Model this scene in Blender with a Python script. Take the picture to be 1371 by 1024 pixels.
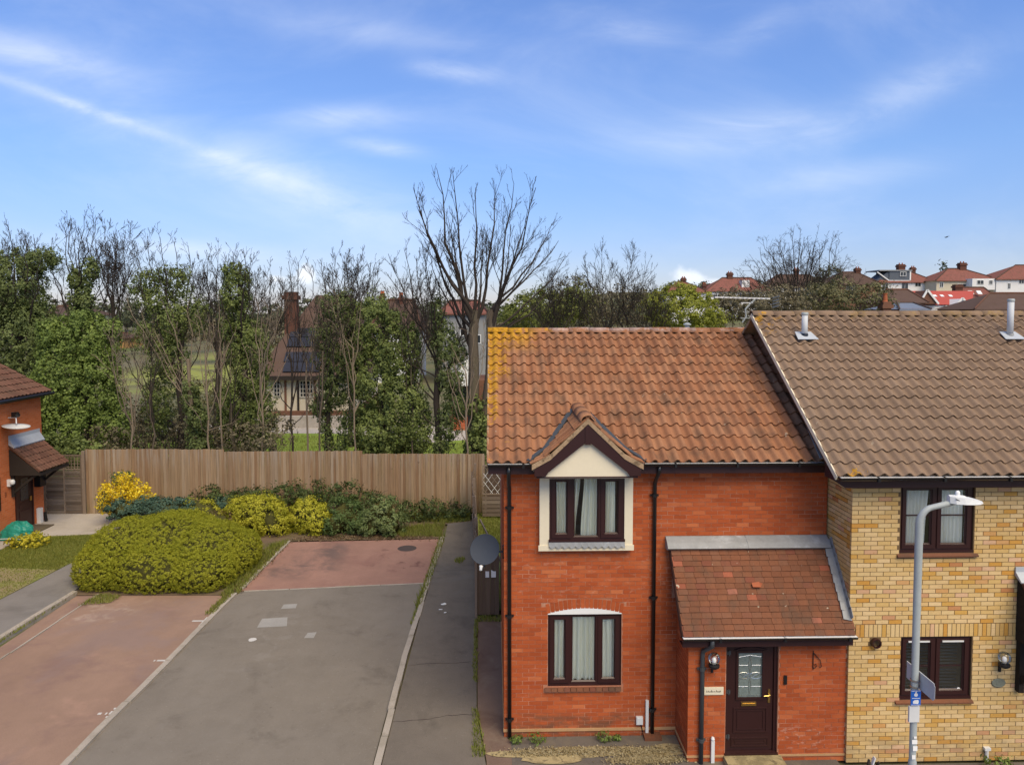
import bpy, math, random
import numpy as np
from mathutils import Vector, Matrix
random.seed(7)
rng = np.random.default_rng(7)
R = math.radians
for o in list(bpy.data.objects):
    bpy.data.objects.remove(o, do_unlink=True)
S = bpy.context.scene
COL = S.collection

# ------------------------------------------------------------------ camera
FPX, PITCH, YAW, CAMH = 982.0, R(3.0), R(1.46), 7.43
cam_d = bpy.data.cameras.new('camera')
cam = bpy.data.objects.new('camera', cam_d)
COL.objects.link(cam)
S.camera = cam
cam.location = (0, 0, CAMH)
cam.rotation_euler = (R(90) - PITCH, 0, -YAW)
cam_d.sensor_width = 36.0
cam_d.lens = 36.0 * FPX / 1371.0
cam_d.shift_y = (471.5 - 512) / 1371.0
cam_d.clip_start, cam_d.clip_end = 0.1, 3000
# ------------------------------------------------------------------ node helper
class G:
    def __init__(s, nt):
        s.nt = nt
    def n(s, typ, ins=None, **props):
        nd = s.nt.nodes.new(typ)
        for k, v in props.items():
            setattr(nd, k, v)
        for k, v in (ins or {}).items():
            s.put(nd.inputs[k], v)
        return nd
    def put(s, sock, v):
        if isinstance(v, bpy.types.NodeSocket):
            s.nt.links.new(v, sock)
        elif v is not None:
            if isinstance(v, tuple) and len(v) == 3 and sock.type == 'RGBA':
                v = (*v, 1)
            sock.default_value = v
    def m(s, op, a, b=None, c=None, clamp=False):
        nd = s.nt.nodes.new('ShaderNodeMath')
        nd.operation = op
        nd.use_clamp = clamp
        for i, v in enumerate((a, b, c)):
            if v is not None:
                s.put(nd.inputs[i], v)
        return nd.outputs[0]
    def noise(s, vec, scale, detail=4.0, rough=.55, dist=0.0, col=False):
        nd = s.n('ShaderNodeTexNoise', {'Vector': vec, 'Scale': scale, 'Detail': detail, 'Roughness': rough, 'Distortion': dist})
        return nd.outputs['Color' if col else 'Fac']
    def ramp(s, fac, stops, interp='LINEAR'):
        nd = s.nt.nodes.new('ShaderNodeValToRGB')
        cr = nd.color_ramp
        cr.interpolation = interp
        while len(cr.elements) > 1:
            cr.elements.remove(cr.elements[-1])
        cr.elements[0].position = stops[0][0]
        cr.elements[0].color = (*stops[0][1], 1)
        for p, c in stops[1:]:
            e = cr.elements.new(p)
            e.color = (*c, 1)
        s.put(nd.inputs[0], fac)
        return nd.outputs[0]
    def mix(s, fac, a, b, blend='MIX'):
        nd = s.nt.nodes.new('ShaderNodeMix')
        nd.data_type = 'RGBA'
        nd.blend_type = blend
        s.put(nd.inputs[0], fac)
        s.put(nd.inputs[6], a)
        s.put(nd.inputs[7], b)
        return nd.outputs[2]
    def step(s, v, lo, hi):
        nd = s.n('ShaderNodeMapRange', {'Value': v, 'From Min': lo, 'From Max': hi, 'To Min': 0.0, 'To Max': 1.0})
        nd.interpolation_type = 'SMOOTHSTEP'
        return nd.outputs[0]
    def scaled(s, vec, sc, loc=(0, 0, 0), rot=(0, 0, 0)):
        return s.n('ShaderNodeMapping', {'Vector': vec, 'Scale': sc, 'Location': loc, 'Rotation': rot}).outputs[0]

# ------------------------------------------------------------------ world: Nishita sky with thin cirrus
SUN_DIR = Vector((0.36, -0.72, 1.05)).normalized()
W = bpy.data.worlds.new('World')
S.world = W
W.use_nodes = True
W.node_tree.nodes.clear()
g = G(W.node_tree)
sky = g.n('ShaderNodeTexSky', sky_type='NISHITA', sun_disc=False)
sky.sun_elevation = math.asin(SUN_DIR.z)
sky.sun_rotation = math.atan2(SUN_DIR.x, SUN_DIR.y) % (2 * math.pi)
sky.air_density, sky.dust_density, sky.ozone_density, sky.altitude = 1.0, 0.4, 2.2, 50
tc = g.n('ShaderNodeTexCoord').outputs['Generated']
sx = g.n('ShaderNodeSeparateXYZ', {'Vector': tc})
dx, dy, dz = sx.outputs
hz = g.m('MAXIMUM', dy, 0.05)
a_ = g.m('DIVIDE', dx, hz)
e_ = g.m('DIVIDE', dz, hz)
front = g.step(dy, 0.2, 0.5)
plane = g.n('ShaderNodeCombineXYZ', {'X': a_, 'Y': e_, 'Z': 0.0}).outputs[0]
up = g.m('ADD', g.m('MAXIMUM', dz, 0.0), 0.12)
dome = g.n('ShaderNodeCombineXYZ', {'X': g.m('DIVIDE', dx, up), 'Y': g.m('DIVIDE', dy, up), 'Z': 0.0}).outputs[0]
wisp = g.noise(g.scaled(plane, (5, 16, 1), rot=(0, 0, R(-12))), 1.0, 7, .62, .6)
wisp2 = g.noise(g.scaled(plane, (2.2, 5, 1), loc=(3, 1, 0), rot=(0, 0, R(14))), 1.0, 6, .6, .5)
def blob(a0, e0, ra, re, rot, amp):
    c, s = math.cos(rot), math.sin(rot)
    da = g.m('SUBTRACT', a_, a0)
    de = g.m('SUBTRACT', e_, e0)
    u = g.m('ADD', g.m('MULTIPLY', da, c / ra), g.m('MULTIPLY', de, s / ra))
    v = g.m('ADD', g.m('MULTIPLY', da, -s / re), g.m('MULTIPLY', de, c / re))
    q = g.m('ADD', g.m('MULTIPLY', u, u), g.m('MULTIPLY', v, v))
    return g.m('MULTIPLY', g.m('POWER', 2.718, g.m('MULTIPLY', q, -1.0)), amp)
acc = None
for b in [(-.045, .322, .055, .012, R(-6), .8), (-.20, .262, .07, .015, R(0), .62), (-.145, .222, .05, .010, R(-8), .6),
          (.33, .248, .12, .024, R(4), .75), (.58, .31, .12, .03, R(25), .4), (.18, .38, .09, .02, R(-8), .34), (-.14, .37, .14, .02, R(-6), .3),
          (-.62, .345, .14, .022, R(-14), .6), (.36, .38, .06, .02, R(20), .3), (.49, .19, .12, .02, R(8), .35), (-.3, .2, .25, .03, R(-18), .3),
          (-.4, .085, .16, .012, R(-4), .6)]:
    t = blob(*b)
    acc = t if acc is None else g.m('ADD', acc, t)
# the long diagonal streak
ca, ce, ra_ = -.40, .222, R(-19.5)
st = blob(-.56, .279, .22, .0075, ra_, .62)
st2 = blob(-.33, .190, .22, .020, ra_, .30)
st2 = g.m('ADD', st2, blob(-.28, .155, .24, .045, ra_, .22))
st = g.m('ADD', st, st2)
thick = g.m('MULTIPLY', g.m('ADD', acc, st), g.m('ADD', .35, g.m('MULTIPLY', g.step(wisp, .3, .68), .85)))
veil = g.m('MULTIPLY', g.step(wisp2, .40, .80), .33)
thick = g.m('MULTIPLY', g.m('ADD', thick, veil), front)
# cirrus over the rest of the dome
cir = g.noise(g.scaled(dome, (.55, 1.1, 1)), 1.0, 7, .6, .8)
thick = g.m('ADD', thick, g.m('MULTIPLY', g.m('MULTIPLY', g.step(cir, .35, .75), .55), g.m('SUBTRACT', 1.0, front)))
# small cumulus heads low over the horizon
pn = g.noise(g.scaled(plane, (28, 34, 1)), 1.0, 5, .55)
cum = None
for b in [(.262, .050, .028, .016, 0, 1.0), (.32, .040, .04, .010, 0, .8), (-.25, .056, .016, .018, 0, .95), (-.29, .045, .03, .010, 0, .7), (-.05, .04, .04, .008, 0, .6)]:
    t = blob(*b)
    cum = t if cum is None else g.m('ADD', cum, t)
cum = g.m('MULTIPLY', g.step(g.m('ADD', cum, g.m('MULTIPLY', g.m('SUBTRACT', pn, .5), 1.1)), .40, .95), front)
cloudfac = g.m('MINIMUM', g.m('ADD', g.m('MULTIPLY', thick, .54), g.m('MULTIPLY', cum, .80)), 0.95)
hsv = g.n('ShaderNodeHueSaturation', {'Saturation': 1.10, 'Value': 1.0, 'Color': sky.outputs[0]}).outputs[0]
hsv = g.mix(1.0, hsv, (1.12, 1.0, 1.02), 'MULTIPLY')
TINT = g.ramp(g.m('MAXIMUM', dz, 0.0), [(0, (.50, .545, .72)), (.08, (.55, .62, .80)), (.2, (.68, .81, .98)), (.36, (.80, .92, 1.13)), (1, (.95, 1, 1.1))])
hsv = g.mix(1.0, hsv, TINT, 'MULTIPLY')
SKY_CLOUD = (6.1, 6.4, 6.9)
skyc = g.mix(cloudfac, hsv, SKY_CLOUD)
bg = g.n('ShaderNodeBackground', {'Color': skyc, 'Strength': 0.062})
wo = g.n('ShaderNodeOutputWorld', {'Surface': bg.outputs[0]})

# ------------------------------------------------------------------ sun (veiled, soft)
sl = bpy.data.lights.new('sun', 'SUN')
sl.energy, sl.angle, sl.color = 1.5, R(48), (1.0, .84, .57)
so = bpy.data.objects.new('sun', sl)
COL.objects.link(so)
so.rotation_euler = SUN_DIR.to_track_quat('Z', 'Y').to_euler()
so.location = (20, -20, 40)
S.view_settings.view_transform = 'Standard'
S.view_settings.look = 'None'
S.view_settings.gamma = 1.0
S.view_settings.use_curve_mapping = False
S.view_settings.exposure = 1.48

# ------------------------------------------------------------------ unprojection helpers (pixels of the 1371 x 1024 photograph to metres)
_R = Vector((math.cos(YAW), -math.sin(YAW), 0))
_F = Vector((math.sin(YAW) * math.cos(PITCH), math.cos(YAW) * math.cos(PITCH), -math.sin(PITCH)))
_U = Vector((math.sin(YAW) * math.sin(PITCH), math.cos(YAW) * math.sin(PITCH), math.cos(PITCH)))
def ray(px, py):
    return _R * ((px - 685.5) / FPX) + _U * ((471.5 - py) / FPX) + _F
def at(px, py, Y):
    d = ray(px, py)
    return Vector((d.x * Y / d.y, Y, CAMH + d.z * Y / d.y))
def gp(px, py, z=0.0):
    d = ray(px, py)
    t = (z - CAMH) / d.z
    return Vector((d.x * t, d.y * t, z))

# ------------------------------------------------------------------ materials
MATS = {}
def finish(name, g, col, rough, spec, bump_h=None, bump=.3, dist=.02, metal=0.0):
    p = g.n('ShaderNodeBsdfPrincipled', {'Base Color': col, 'Roughness': rough, 'Specular IOR Level': spec, 'Metallic': metal})
    if bump_h is not None:
        bn = g.n('ShaderNodeBump', {'Height': bump_h, 'Strength': bump, 'Distance': dist})
        g.nt.links.new(bn.outputs[0], p.inputs['Normal'])
    o = g.n('ShaderNodeOutputMaterial')
    g.nt.links.new(p.outputs[0], o.inputs[0])
def newmat(name):
    m = bpy.data.materials.new(name)
    m.use_nodes = True
    m.node_tree.nodes.clear()
    MATS[name] = m
    return m, G(m.node_tree)
def tone_of(g, obj_random=True):
    t = g.n('ShaderNodeAttribute', attribute_name='tone').outputs['Fac']
    if obj_random:
        t = g.m('FRACT', g.m('ADD', t, g.n('ShaderNodeObjectInfo').outputs['Random']))
    return t
def surf(name, stops, rough=.8, spec=.25, amp=.25, big=.8, fine=30.0, bump=.25, bscale=80.0, patches=(), metal=0.0, stretch=(1, 1, 1), objr=True, bdist=.01):
    """colour by a per-piece tone, broken up by noise in world space, with patches of stain"""
    m, g = newmat(name)
    pos = g.n('ShaderNodeNewGeometry').outputs['Position']
    pv = g.scaled(pos, stretch) if stretch != (1, 1, 1) else pos
    if len(stops) > 1:
        col = g.ramp(tone_of(g, objr), stops)
    else:
        col = g.n('ShaderNodeRGB').outputs[0]
        col.default_value = (*stops[0][1], 1)
    n1 = g.noise(pv, big, 5, .6)
    n2 = g.noise(pv, fine, 4, .65)
    v = g.m('ADD', g.m('ADD', 1.0 - amp, g.m('MULTIPLY', n1, amp)), g.m('MULTIPLY', n2, amp))
    vc = g.n('ShaderNodeCombineXYZ', {'X': v, 'Y': v, 'Z': v}).outputs[0]
    col = g.mix(1.0, col, vc, 'MULTIPLY')
    for i, (pc, sc, lo, hi, st) in enumerate(patches):
        mk = g.noise(g.scaled(pv, (1, 1, 1), loc=(7.3 * i + 3, 4.1 * i, 2.2)), sc, 6, .62, .4)
        col = g.mix(g.m('MULTIPLY', g.step(mk, lo, hi), st), col, pc)
    h = g.noise(pv, bscale, 5, .65)
    finish(name, g, col, rough, spec, h, bump, bdist, metal)
    return m
def region(g, pos, box, soft):
    """soft mask that is 1 inside a world-space box (for a stain at one place)"""
    sp = g.n('ShaderNodeSeparateXYZ', {'Vector': pos}).outputs
    out = None
    for ax, (lo, hi) in enumerate(box):
        if lo is None:
            continue
        mk = g.m('MULTIPLY', g.step(sp[ax], lo - soft, lo + soft), g.m('SUBTRACT', 1.0, g.step(sp[ax], hi - soft, hi + soft)))
        out = mk if out is None else g.m('MULTIPLY', out, mk)
    return out
def flat(name, c, rough=.5, spec=.4, metal=0.0, amp=.12, fine=25.0):
    return surf(name, [(0, c)], rough, spec, amp, 1.2, fine, .08, 120.0, (), metal)

# brick
def brick_mat(name, stops, stain_boxes):
    m, g = newmat(name)
    pos = g.n('ShaderNodeNewGeometry').outputs['Position']
    col = g.ramp(tone_of(g), stops)
    n1 = g.noise(pos, .9, 5, .6)
    n2 = g.noise(pos, 34, 4, .7)
    n3 = g.noise(g.scaled(pos, (3, 3, 9)), 4, 4, .6)
    v = g.m('ADD', .60, g.m('ADD', g.m('MULTIPLY', n1, .28), g.m('ADD', g.m('MULTIPLY', n2, .30), g.m('MULTIPLY', n3, .22))))
    col = g.mix(1.0, col, g.n('ShaderNodeCombineXYZ', {'X': v, 'Y': v, 'Z': v}).outputs[0], 'MULTIPLY')
    for box, soft, c, st, sc, lo, hi in stain_boxes:
        mk = region(g, pos, box, soft)
        nz = g.step(g.noise(g.scaled(pos, (1, 1, 2.4)), sc, 5, .65), lo, hi)
        col = g.mix(g.m('MULTIPLY', g.m('MULTIPLY', mk, nz), st), col, c)
    finish(name, g, col, .88, .12, g.noise(pos, 90, 5, .7), .5, .006)
    return m
RED_STAINS = [(((.2, 6.0), (None, None), (.0, 4.8)), .2, (.31, .062, .020), .35, 1.1, .46, .66), (((.2, 6.0), (None, None), (.0, 4.8)), .2, (.50, .17, .075), .45, 1.7, .54, .72),
              (((.2, 3.2), (None, None), (-.1, .42)), .12, (.13, .075, .045), .75, 2.6, .38, .62),
              (((.3, 3.2), (None, None), (2.4, 3.3)), .2, (.55, .30, .20), .35, 7.0, .56, .66),
              (((.2, 6.0), (None, None), (.2, 4.8)), .2, (.50, .24, .15), .35, 14.0, .66, .72),
              (((4.6, 5.6), (None, None), (.2, .6)), .1, (.62, .42, .32), .35, 9.0, .55, .62)]
brick_mat('red_brick', [(0, (.33, .072, .023)), (.25, (.41, .092, .029)), (.55, (.46, .110, .034)), (.75, (.37, .078, .024)), (.9, (.42, .10, .032)), (1, (.51, .150, .055))], RED_STAINS)
brick_mat('yellow_brick', [(0, (.57, .375, .145)), (.2, (.66, .475, .225)), (.42, (.60, .395, .145)), (.6, (.69, .50, .255)), (.76, (.62, .41, .17)), (.85, (.57, .33, .085)), (.92, (.55, .27, .055)), (.965, (.64, .41, .24)), (1, (.46, .19, .065))],
          [(((5.5, 14), (None, None), (.0, 4.6)), .2, (.42, .21, .055), .5, 11.0, .62, .68), (((5.5, 14), (None, None), (-.1, .5)), .2, (.34, .25, .14), .5, 3.0, .4, .6)])
surf('red_mortar', [(0, (.40, .17, .095))], .9, .1, .5, 1.3, 40, .4, 120, [((.62, .36, .24), 2.2, .5, .7, .8)])
surf('yellow_mortar', [(0, (.17, .11, .055))], .9, .1, .4, 1.3, 40, .4, 120)
surf('plinth_buff', [(0, (.46, .27, .13))], .9, .1, .4, 2.0, 40, .4, 90)
# roof tiles
def tile_mat(name, stops, lichen, lichen_boxes, speck=.5, grimy=.62):
    m, g = newmat(name)
    pos = g.n('ShaderNodeNewGeometry').outputs['Position']
    col = g.ramp(tone_of(g), stops)
    n1 = g.noise(pos, 1.1, 5, .6)
    n2 = g.noise(pos, 26, 5, .7)
    v = g.m('ADD', .58, g.m('ADD', g.m('MULTIPLY', n1, .44), g.m('MULTIPLY', n2, .40)))
    col = g.mix(1.0, col, g.n('ShaderNodeCombineXYZ', {'X': v, 'Y': v, 'Z': v}).outputs[0], 'MULTIPLY')
    grime = g.step(g.noise(g.scaled(pos, (1.6, .8, .8)), 2.2, 6, .65), .46, .70)
    col = g.mix(g.m('MULTIPLY', grime, grimy), col, (.100, .064, .042))
    sp = g.step(g.noise(pos, 9.0, 2, .5), .735, .765)
    col = g.mix(g.m('MULTIPLY', sp, speck), col, (.50, .42, .30))
    for box, soft, st, sc, lo, hi, c in lichen_boxes:
        mk = region(g, pos, box, soft)
        nz = g.step(g.m('ADD', g.m('ADD', g.noise(pos, sc, 5, .65), g.m('MULTIPLY', g.m('SUBTRACT', g.noise(pos, 21.0, 4, .6), .5), .38)), g.m('MULTIPLY', mk, .06)), lo, hi)
        c2 = g.mix(g.step(g.noise(pos, 16.0, 4, .6), .35, .65), (c[0] * .62, c[1] * .60, c[2] * .8), (c[0] * 1.05, c[1] * 1.05, c[2] * 1.3))
        col = g.mix(g.m('MULTIPLY', g.m('MULTIPLY', mk, nz), st), col, c2)
    finish(name, g, col, .9, .12, g.noise(pos, 70, 5, .7), .55, .008)
    return m
LIC = (.52, .27, .018)
tile_mat('red_tile', [(0, (.262, .116, .057)), (.3, (.30, .136, .068)), (.6, (.325, .160, .084)), (.8, (.235, .106, .055)), (1, (.35, .170, .086))], LIC,
         [(((-1, .08), (None, None), (5.5, 8)), .06, .9, 6.0, .46, .60, LIC), (((-1, .30), (None, None), (6.2, 8)), .14, .9, 7.0, .47, .60, LIC), (((-1, .85), (None, None), (6.80, 8)), .25, .95, 4.0, .42, .56, LIC),
          (((-1, 1.5), (None, None), (7.04, 8)), .05, .9, 3.0, .52, .66, LIC), (((1.2, 6), (None, None), (7.06, 8)), .05, .7, 5.0, .52, .60, (.50, .38, .26)), (((-1, .5), (None, None), (4, 8)), .2, .7, 8.0, .70, .74, LIC)])
tile_mat('brown_tile', [(0, (.218, .148, .098)), (.35, (.238, .163, .108)), (.7, (.226, .154, .102)), (1, (.255, .176, .118))], LIC,
         [(((5.2, 5.9), (None, None), (7.0, 8)), .2, .9, 5.0, .60, .70, LIC), (((5.55, 5.95), (None, None), (4.5, 5.02)), .05, .9, 6.0, .62, .66, LIC),
          (((5.2, 14), (None, None), (7.32, 8)), .08, .6, 3.0, .55, .7, (.30, .20, .06))], .3, .22)
tile_mat('plain_tile_red', [(0, (.175, .070, .036)), (.3, (.205, .084, .043)), (.55, (.158, .066, .035)), (.8, (.19, .086, .048)), (.965, (.18, .064, .038)), (.985, (.30, .095, .05)), (1, (.30, .125, .08))], LIC, [], .8)
tile_mat('dark_tile', [(0, (.12, .058, .038)), (.5, (.15, .075, .05)), (1, (.10, .05, .034))], LIC, [], .2)
tile_mat('far_red_tile', [(0, (.18, .070, .055)), (1, (.22, .09, .068))], LIC, [], .2)
tile_mat('far_brown_tile', [(0, (.080, .052, .041)), (1, (.105, .068, .053))], LIC, [], .2)
flat('bright_red_roof', (.38, .075, .055), .7, .2)
surf('mortar_bed', [(0, (.36, .25, .15))], .9, .1, .6, 4, 30, .6, 60, [((.12, .085, .05), 9, .5, .65, .8)])
surf('lead', [(0, (.25, .255, .25))], .55, .4, .45, 3, 18, .25, 40, [((.42, .44, .45), 3, .52, .68, .6)])
flat('maroon', (.032, .0095, .0085), .38, .45)
flat('maroon_fascia', (.040, .014, .013), .45, .4)
flat('black_plastic', (.012, .012, .013), .30, .5)
flat('gutter_glint', (.78, .78, .77), .4, .4)  # near-white, paints the sky reflection on the black gutters
surf('cream_render', [(0, (.72, .64, .46))], .85, .15, .10, 1.5, 20, .15, 60)
flat('white_paint', (.74, .74, .70), .6, .3)
flat('white_plastic', (.66, .66, .63), .4, .4)
surf('curtain_white', [(0, (.93, .91, .76))], .9, .1, .05, 4, 60, .05, 200)
flat('net_white', (.92, .90, .82), .9, .1)
flat('room_dark', (.10, .09, .08), .9, .1)
flat('brass', (.62, .42, .14), .3, .5, 1.0)
flat('steel', (.62, .62, .60), .3, .5, 1.0)
flat('black_iron', (.015, .015, .016), .5, .3)
flat('pipe_grey', (.055, .06, .062), .45, .4)
surf('galvanised', [(0, (.33, .36, .35))], .5, .4, .30, 6, 50, .1, 90)
flat('lamp_head', (.62, .63, .61), .45, .4)
flat('dish_grey', (.050, .058, .072), .65, .15)
flat('sign_blue', (.02, .13, .52), .4, .4)
flat('bulb_white', (.85, .84, .80), .4, .3)
m, g = newmat('wood_fence')
pos = g.n('ShaderNodeNewGeometry').outputs['Position']
col = g.ramp(tone_of(g), [(0, (.26, .175, .10)), (.2, (.32, .225, .135)), (.4, (.27, .17, .095)), (.6, (.35, .26, .17)), (.75, (.29, .195, .115)), (.9, (.225, .135, .075)), (1, (.36, .28, .195))])
n1 = g.noise(g.scaled(pos, (14, 14, .6)), 2.0, 5, .65)
n2 = g.noise(g.scaled(pos, (60, 60, 1.5)), 1.0, 4, .6)
n4 = g.noise(g.scaled(pos, (1.3, 0, .12)), 1.0, 3, .6)
v = g.m('ADD', .02, g.m('ADD', g.m('MULTIPLY', n1, .85), g.m('ADD', g.m('MULTIPLY', n2, .45), g.m('MULTIPLY', n4, .45))))
col = g.mix(1.0, col, g.n('ShaderNodeCombineXYZ', {'X': v, 'Y': v, 'Z': v}).outputs[0], 'MULTIPLY')
sp = g.n('ShaderNodeSeparateXYZ', {'Vector': pos}).outputs[2]
low = g.m('MULTIPLY', g.m('SUBTRACT', 1.0, g.step(sp, .15, 1.0)), g.step(g.noise(g.scaled(pos, (3, 3, .8)), 1.5, 5, .6), .35, .65))
col = g.mix(g.m('MULTIPLY', low, .6), col, (.12, .12, .055))
hi = g.m('MULTIPLY', g.step(sp, 1.5, 2.3), g.step(g.noise(g.scaled(pos, (9, 9, .5)), 1.5, 5, .6), .45, .65))
col = g.mix(g.m('MULTIPLY', hi, .5), col, (.30, .27, .23))
knot = g.step(g.noise(g.scaled(pos, (10, 10, 5)), 1.0, 2, .5), .74, .78)
col = g.mix(g.m('MULTIPLY', knot, .7), col, (.10, .06, .035))
finish('wood_fence', g, col, .9, .1, n2, .5, .006)
surf('wood_old', [(0, (.13, .095, .068)), (.5, (.18, .135, .10)), (1, (.23, .175, .13))], .9, .1, .45, 1.5, 24, .5, 40, stretch=(4, 4, .5))
surf('wood_slat', [(0, (.13, .098, .074)), (.5, (.185, .145, .112)), (1, (.24, .195, .155))], .9, .1, .4, 1.5, 24, .5, 40, stretch=(.5, 4, 4))
surf('wood_gate', [(0, (.105, .070, .048)), (1, (.165, .115, .080))], .85, .15, .4, 1.5, 24, .5, 40, stretch=(5, 5, .4))
surf('wood_dark', [(0, (.022, .017, .013)), (1, (.03, .023, .018))], .8, .2, .3, 1.5, 24, .4, 40)
# glass
m, g = newmat('glass')
fr = g.n('ShaderNodeFresnel', {'IOR': 1.5}).outputs[0]
gl = g.n('ShaderNodeBsdfGlossy', {'Color': (.9, .95, .95), 'Roughness': .03}).outputs[0]
tr = g.n('ShaderNodeBsdfTransparent', {'Color': (.97, .98, .97)}).outputs[0]
mx = g.n('ShaderNodeMixShader', {0: g.m('MULTIPLY', fr, .9), 1: tr, 2: gl})
g.n('ShaderNodeOutputMaterial', {'Surface': mx.outputs[0]})
m, g = newmat('frosted_glass')
pos = g.n('ShaderNodeNewGeometry').outputs['Position']
finish('frosted_glass', g, g.mix(g.noise(pos, 22, 4), (.11, .14, .125), (.23, .27, .24)), .35, .5, g.noise(pos, 60, 3), .4, .01)
flat('dark_pane', (.025, .03, .035), .12, .6)
m, g = newmat('solar_glass')
pos = g.n('ShaderNodeNewGeometry').outputs['Position']
finish('solar_glass', g, g.mix(g.noise(pos, .6), (.020, .020, .024), (.036, .035, .040)), .25, .5)
# ground materials
def ground_mat(name, base, spots, patches, rough=.92, fine=55.0, stretch=(1, 1, 1)):
    m, g = newmat(name)
    pos = g.n('ShaderNodeNewGeometry').outputs['Position']
    n0 = g.noise(pos, fine, 6, .75)
    n1 = g.noise(pos, .55, 6, .6, .5)
    n2 = g.noise(g.scaled(pos, stretch), 3.2, 5, .65)
    n3 = g.noise(g.scaled(pos, (2.2, .18, 1)), 1.0, 5, .6)
    v = g.m('ADD', .18, g.m('ADD', g.m('MULTIPLY', n0, .85), g.m('ADD', g.m('MULTIPLY', n1, .36), g.m('ADD', g.m('MULTIPLY', n2, .22), g.m('MULTIPLY', n3, .20)))))
    col = g.mix(1.0, base, g.n('ShaderNodeCombineXYZ', {'X': v, 'Y': v, 'Z': v}).outputs[0], 'MULTIPLY')
    for i, (pc, sc, lo, hi, st) in enumerate(patches):
        mk = g.noise(g.scaled(pos, stretch, loc=(5.3 * i + 1, 3.1 * i, 0)), sc, 7, .65, .6)
        col = g.mix(g.m('MULTIPLY', g.step(mk, lo, hi), st), col, pc)
    for box, soft, c, st, sc, lo, hi in spots:
        mk = region(g, pos, box, soft)
        nz = g.step(g.noise(g.scaled(pos, (1, 1, 1), loc=(box[0][0], 0, 0)), sc, 6, .65, .5), lo, hi)
        col = g.mix(g.m('MULTIPLY', g.m('MULTIPLY', mk, nz), st), col, c)
    finish(name, g, col, rough, .2, g.noise(pos, 130, 4, .75), .5, .006)
    return m
ground_mat('tarmac', (.192, .166, .132), [(((-6.8, -2), (12, 20), (None, None)), .4, (.22, .195, .16), .28, 1.3, .5, .66), (((-5.6, -4.4), (15, 18), (None, None)), .3, (.26, .235, .20), .30, 2.5, .5, .64)],
           [((.098, .083, .066), .9, .52, .72, .5), ((.27, .245, .20), 24, .60, .66, .55), ((.085, .075, .062), 20, .62, .68, .6), ((.10, .088, .07), 2.2, .66, .72, .5), ((.30, .29, .26), 13, .72, .76, .5), ((.215, .19, .155), .35, .45, .68, .4)], fine=75)
ground_mat('path_tarmac', (.152, .130, .104), [], [((.25, .225, .19), 22, .62, .68, .5), ((.07, .06, .05), 18, .62, .68, .5), ((.080, .069, .056), .8, .48, .7, .6), ((.24, .23, .21), 12, .73, .77, .5), ((.15, .14, .125), .5, .5, .7, .5)])
ground_mat('left_path_tarmac', (.20, .185, .165), [], [((.13, .12, .105), .8, .48, .7, .6)])
ground_mat('red_tarmac', (.275, .178, .126), [(((-10.6, -9), (17.5, 19.2), (None, None)), .3, (.42, .33, .25), .55, 1.6, .48, .66), (((-4.9, -3.4), (20, 24), (None, None)), .5, (.17, .10, .08), .0, 1.1, .45, .65)],
           [((.20, .125, .105), .55, .46, .68, .65), ((.40, .245, .175), .8, .55, .75, .5), ((.235, .17, .15), .25, .5, .62, .5), ((.42, .33, .26), 15, .74, .78, .5)])
ground_mat('red_tarmac_back', (.29, .165, .122), [(((-6.6, -4.6), (20.5, 23.5), (None, None)), .5, (.115, .085, .075), .8, .9, .42, .62), (((-3.6, -2.0), (21, 23), (None, None)), .3, (.15, .075, .06), .8, 1.8, .54, .64)],
           [((.21, .105, .085), .7, .48, .7, .6), ((.40, .22, .155), .9, .55, .75, .5)])
ground_mat('brown_strip', (.175, .120, .088), [], [((.10, .06, .045), .9, .45, .7, .6), ((.22, .17, .12), 2, .55, .7, .5)])
ground_mat('forecourt', (.125, .108, .090), [], [((.20, .165, .11), 1.2, .5, .68, .6), ((.07, .06, .05), 2, .5, .7, .5)])
ground_mat('dry_moss', (.36, .29, .15), [], [((.20, .16, .085), 4, .45, .6, .8), ((.10, .08, .05), 9, .55, .65, .7)])
ground_mat('concrete_pale', (.40, .36, .31), [], [((.29, .26, .22), 1.1, .48, .7, .6)])
ground_mat('concrete_kerb', (.37, .325, .265), [], [((.25, .22, .17), 2, .48, .65, .6), ((.20, .22, .08), 1.2, .6, .7, .4)])
ground_mat('lawn', (.19, .21, .05), [(((-16, -12.4), (16, 21.6), (None, None)), .9, (.26, .20, .12), .85, .8, .40, .56)], [((.22, .20, .07), 1.0, .5, .65, .6), ((.08, .115, .028), 2, .5, .7, .5)])
ground_mat('soil', (.15, .105, .065), [], [((.09, .08, .035), 1.2, .45, .65, .6), ((.20, .15, .10), 4, .5, .65, .6)])
ground_mat('park_grass', (.19, .26, .035), [], [((.14, .20, .03), .3, .45, .7, .6), ((.26, .28, .06), .15, .5, .7, .5)], fine=8)
ground_mat('terrain', (.125, .115, .055), [(((-44, -12), (70, 125), (None, None)), 5, (.26, .28, .06), .9, .09, .36, .56)], [((.17, .15, .09), .06, .45, .6, .6), ((.10, .14, .04), .1, .5, .65, .6)], fine=4)
ground_mat('patch_concrete', (.30, .285, .255), [], [], fine=60)
flat('road_paint', (.52, .50, .46), .8, .2, amp=.3)
flat('iron_cover', (.07, .052, .046), .8, .3, amp=.4)
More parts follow.
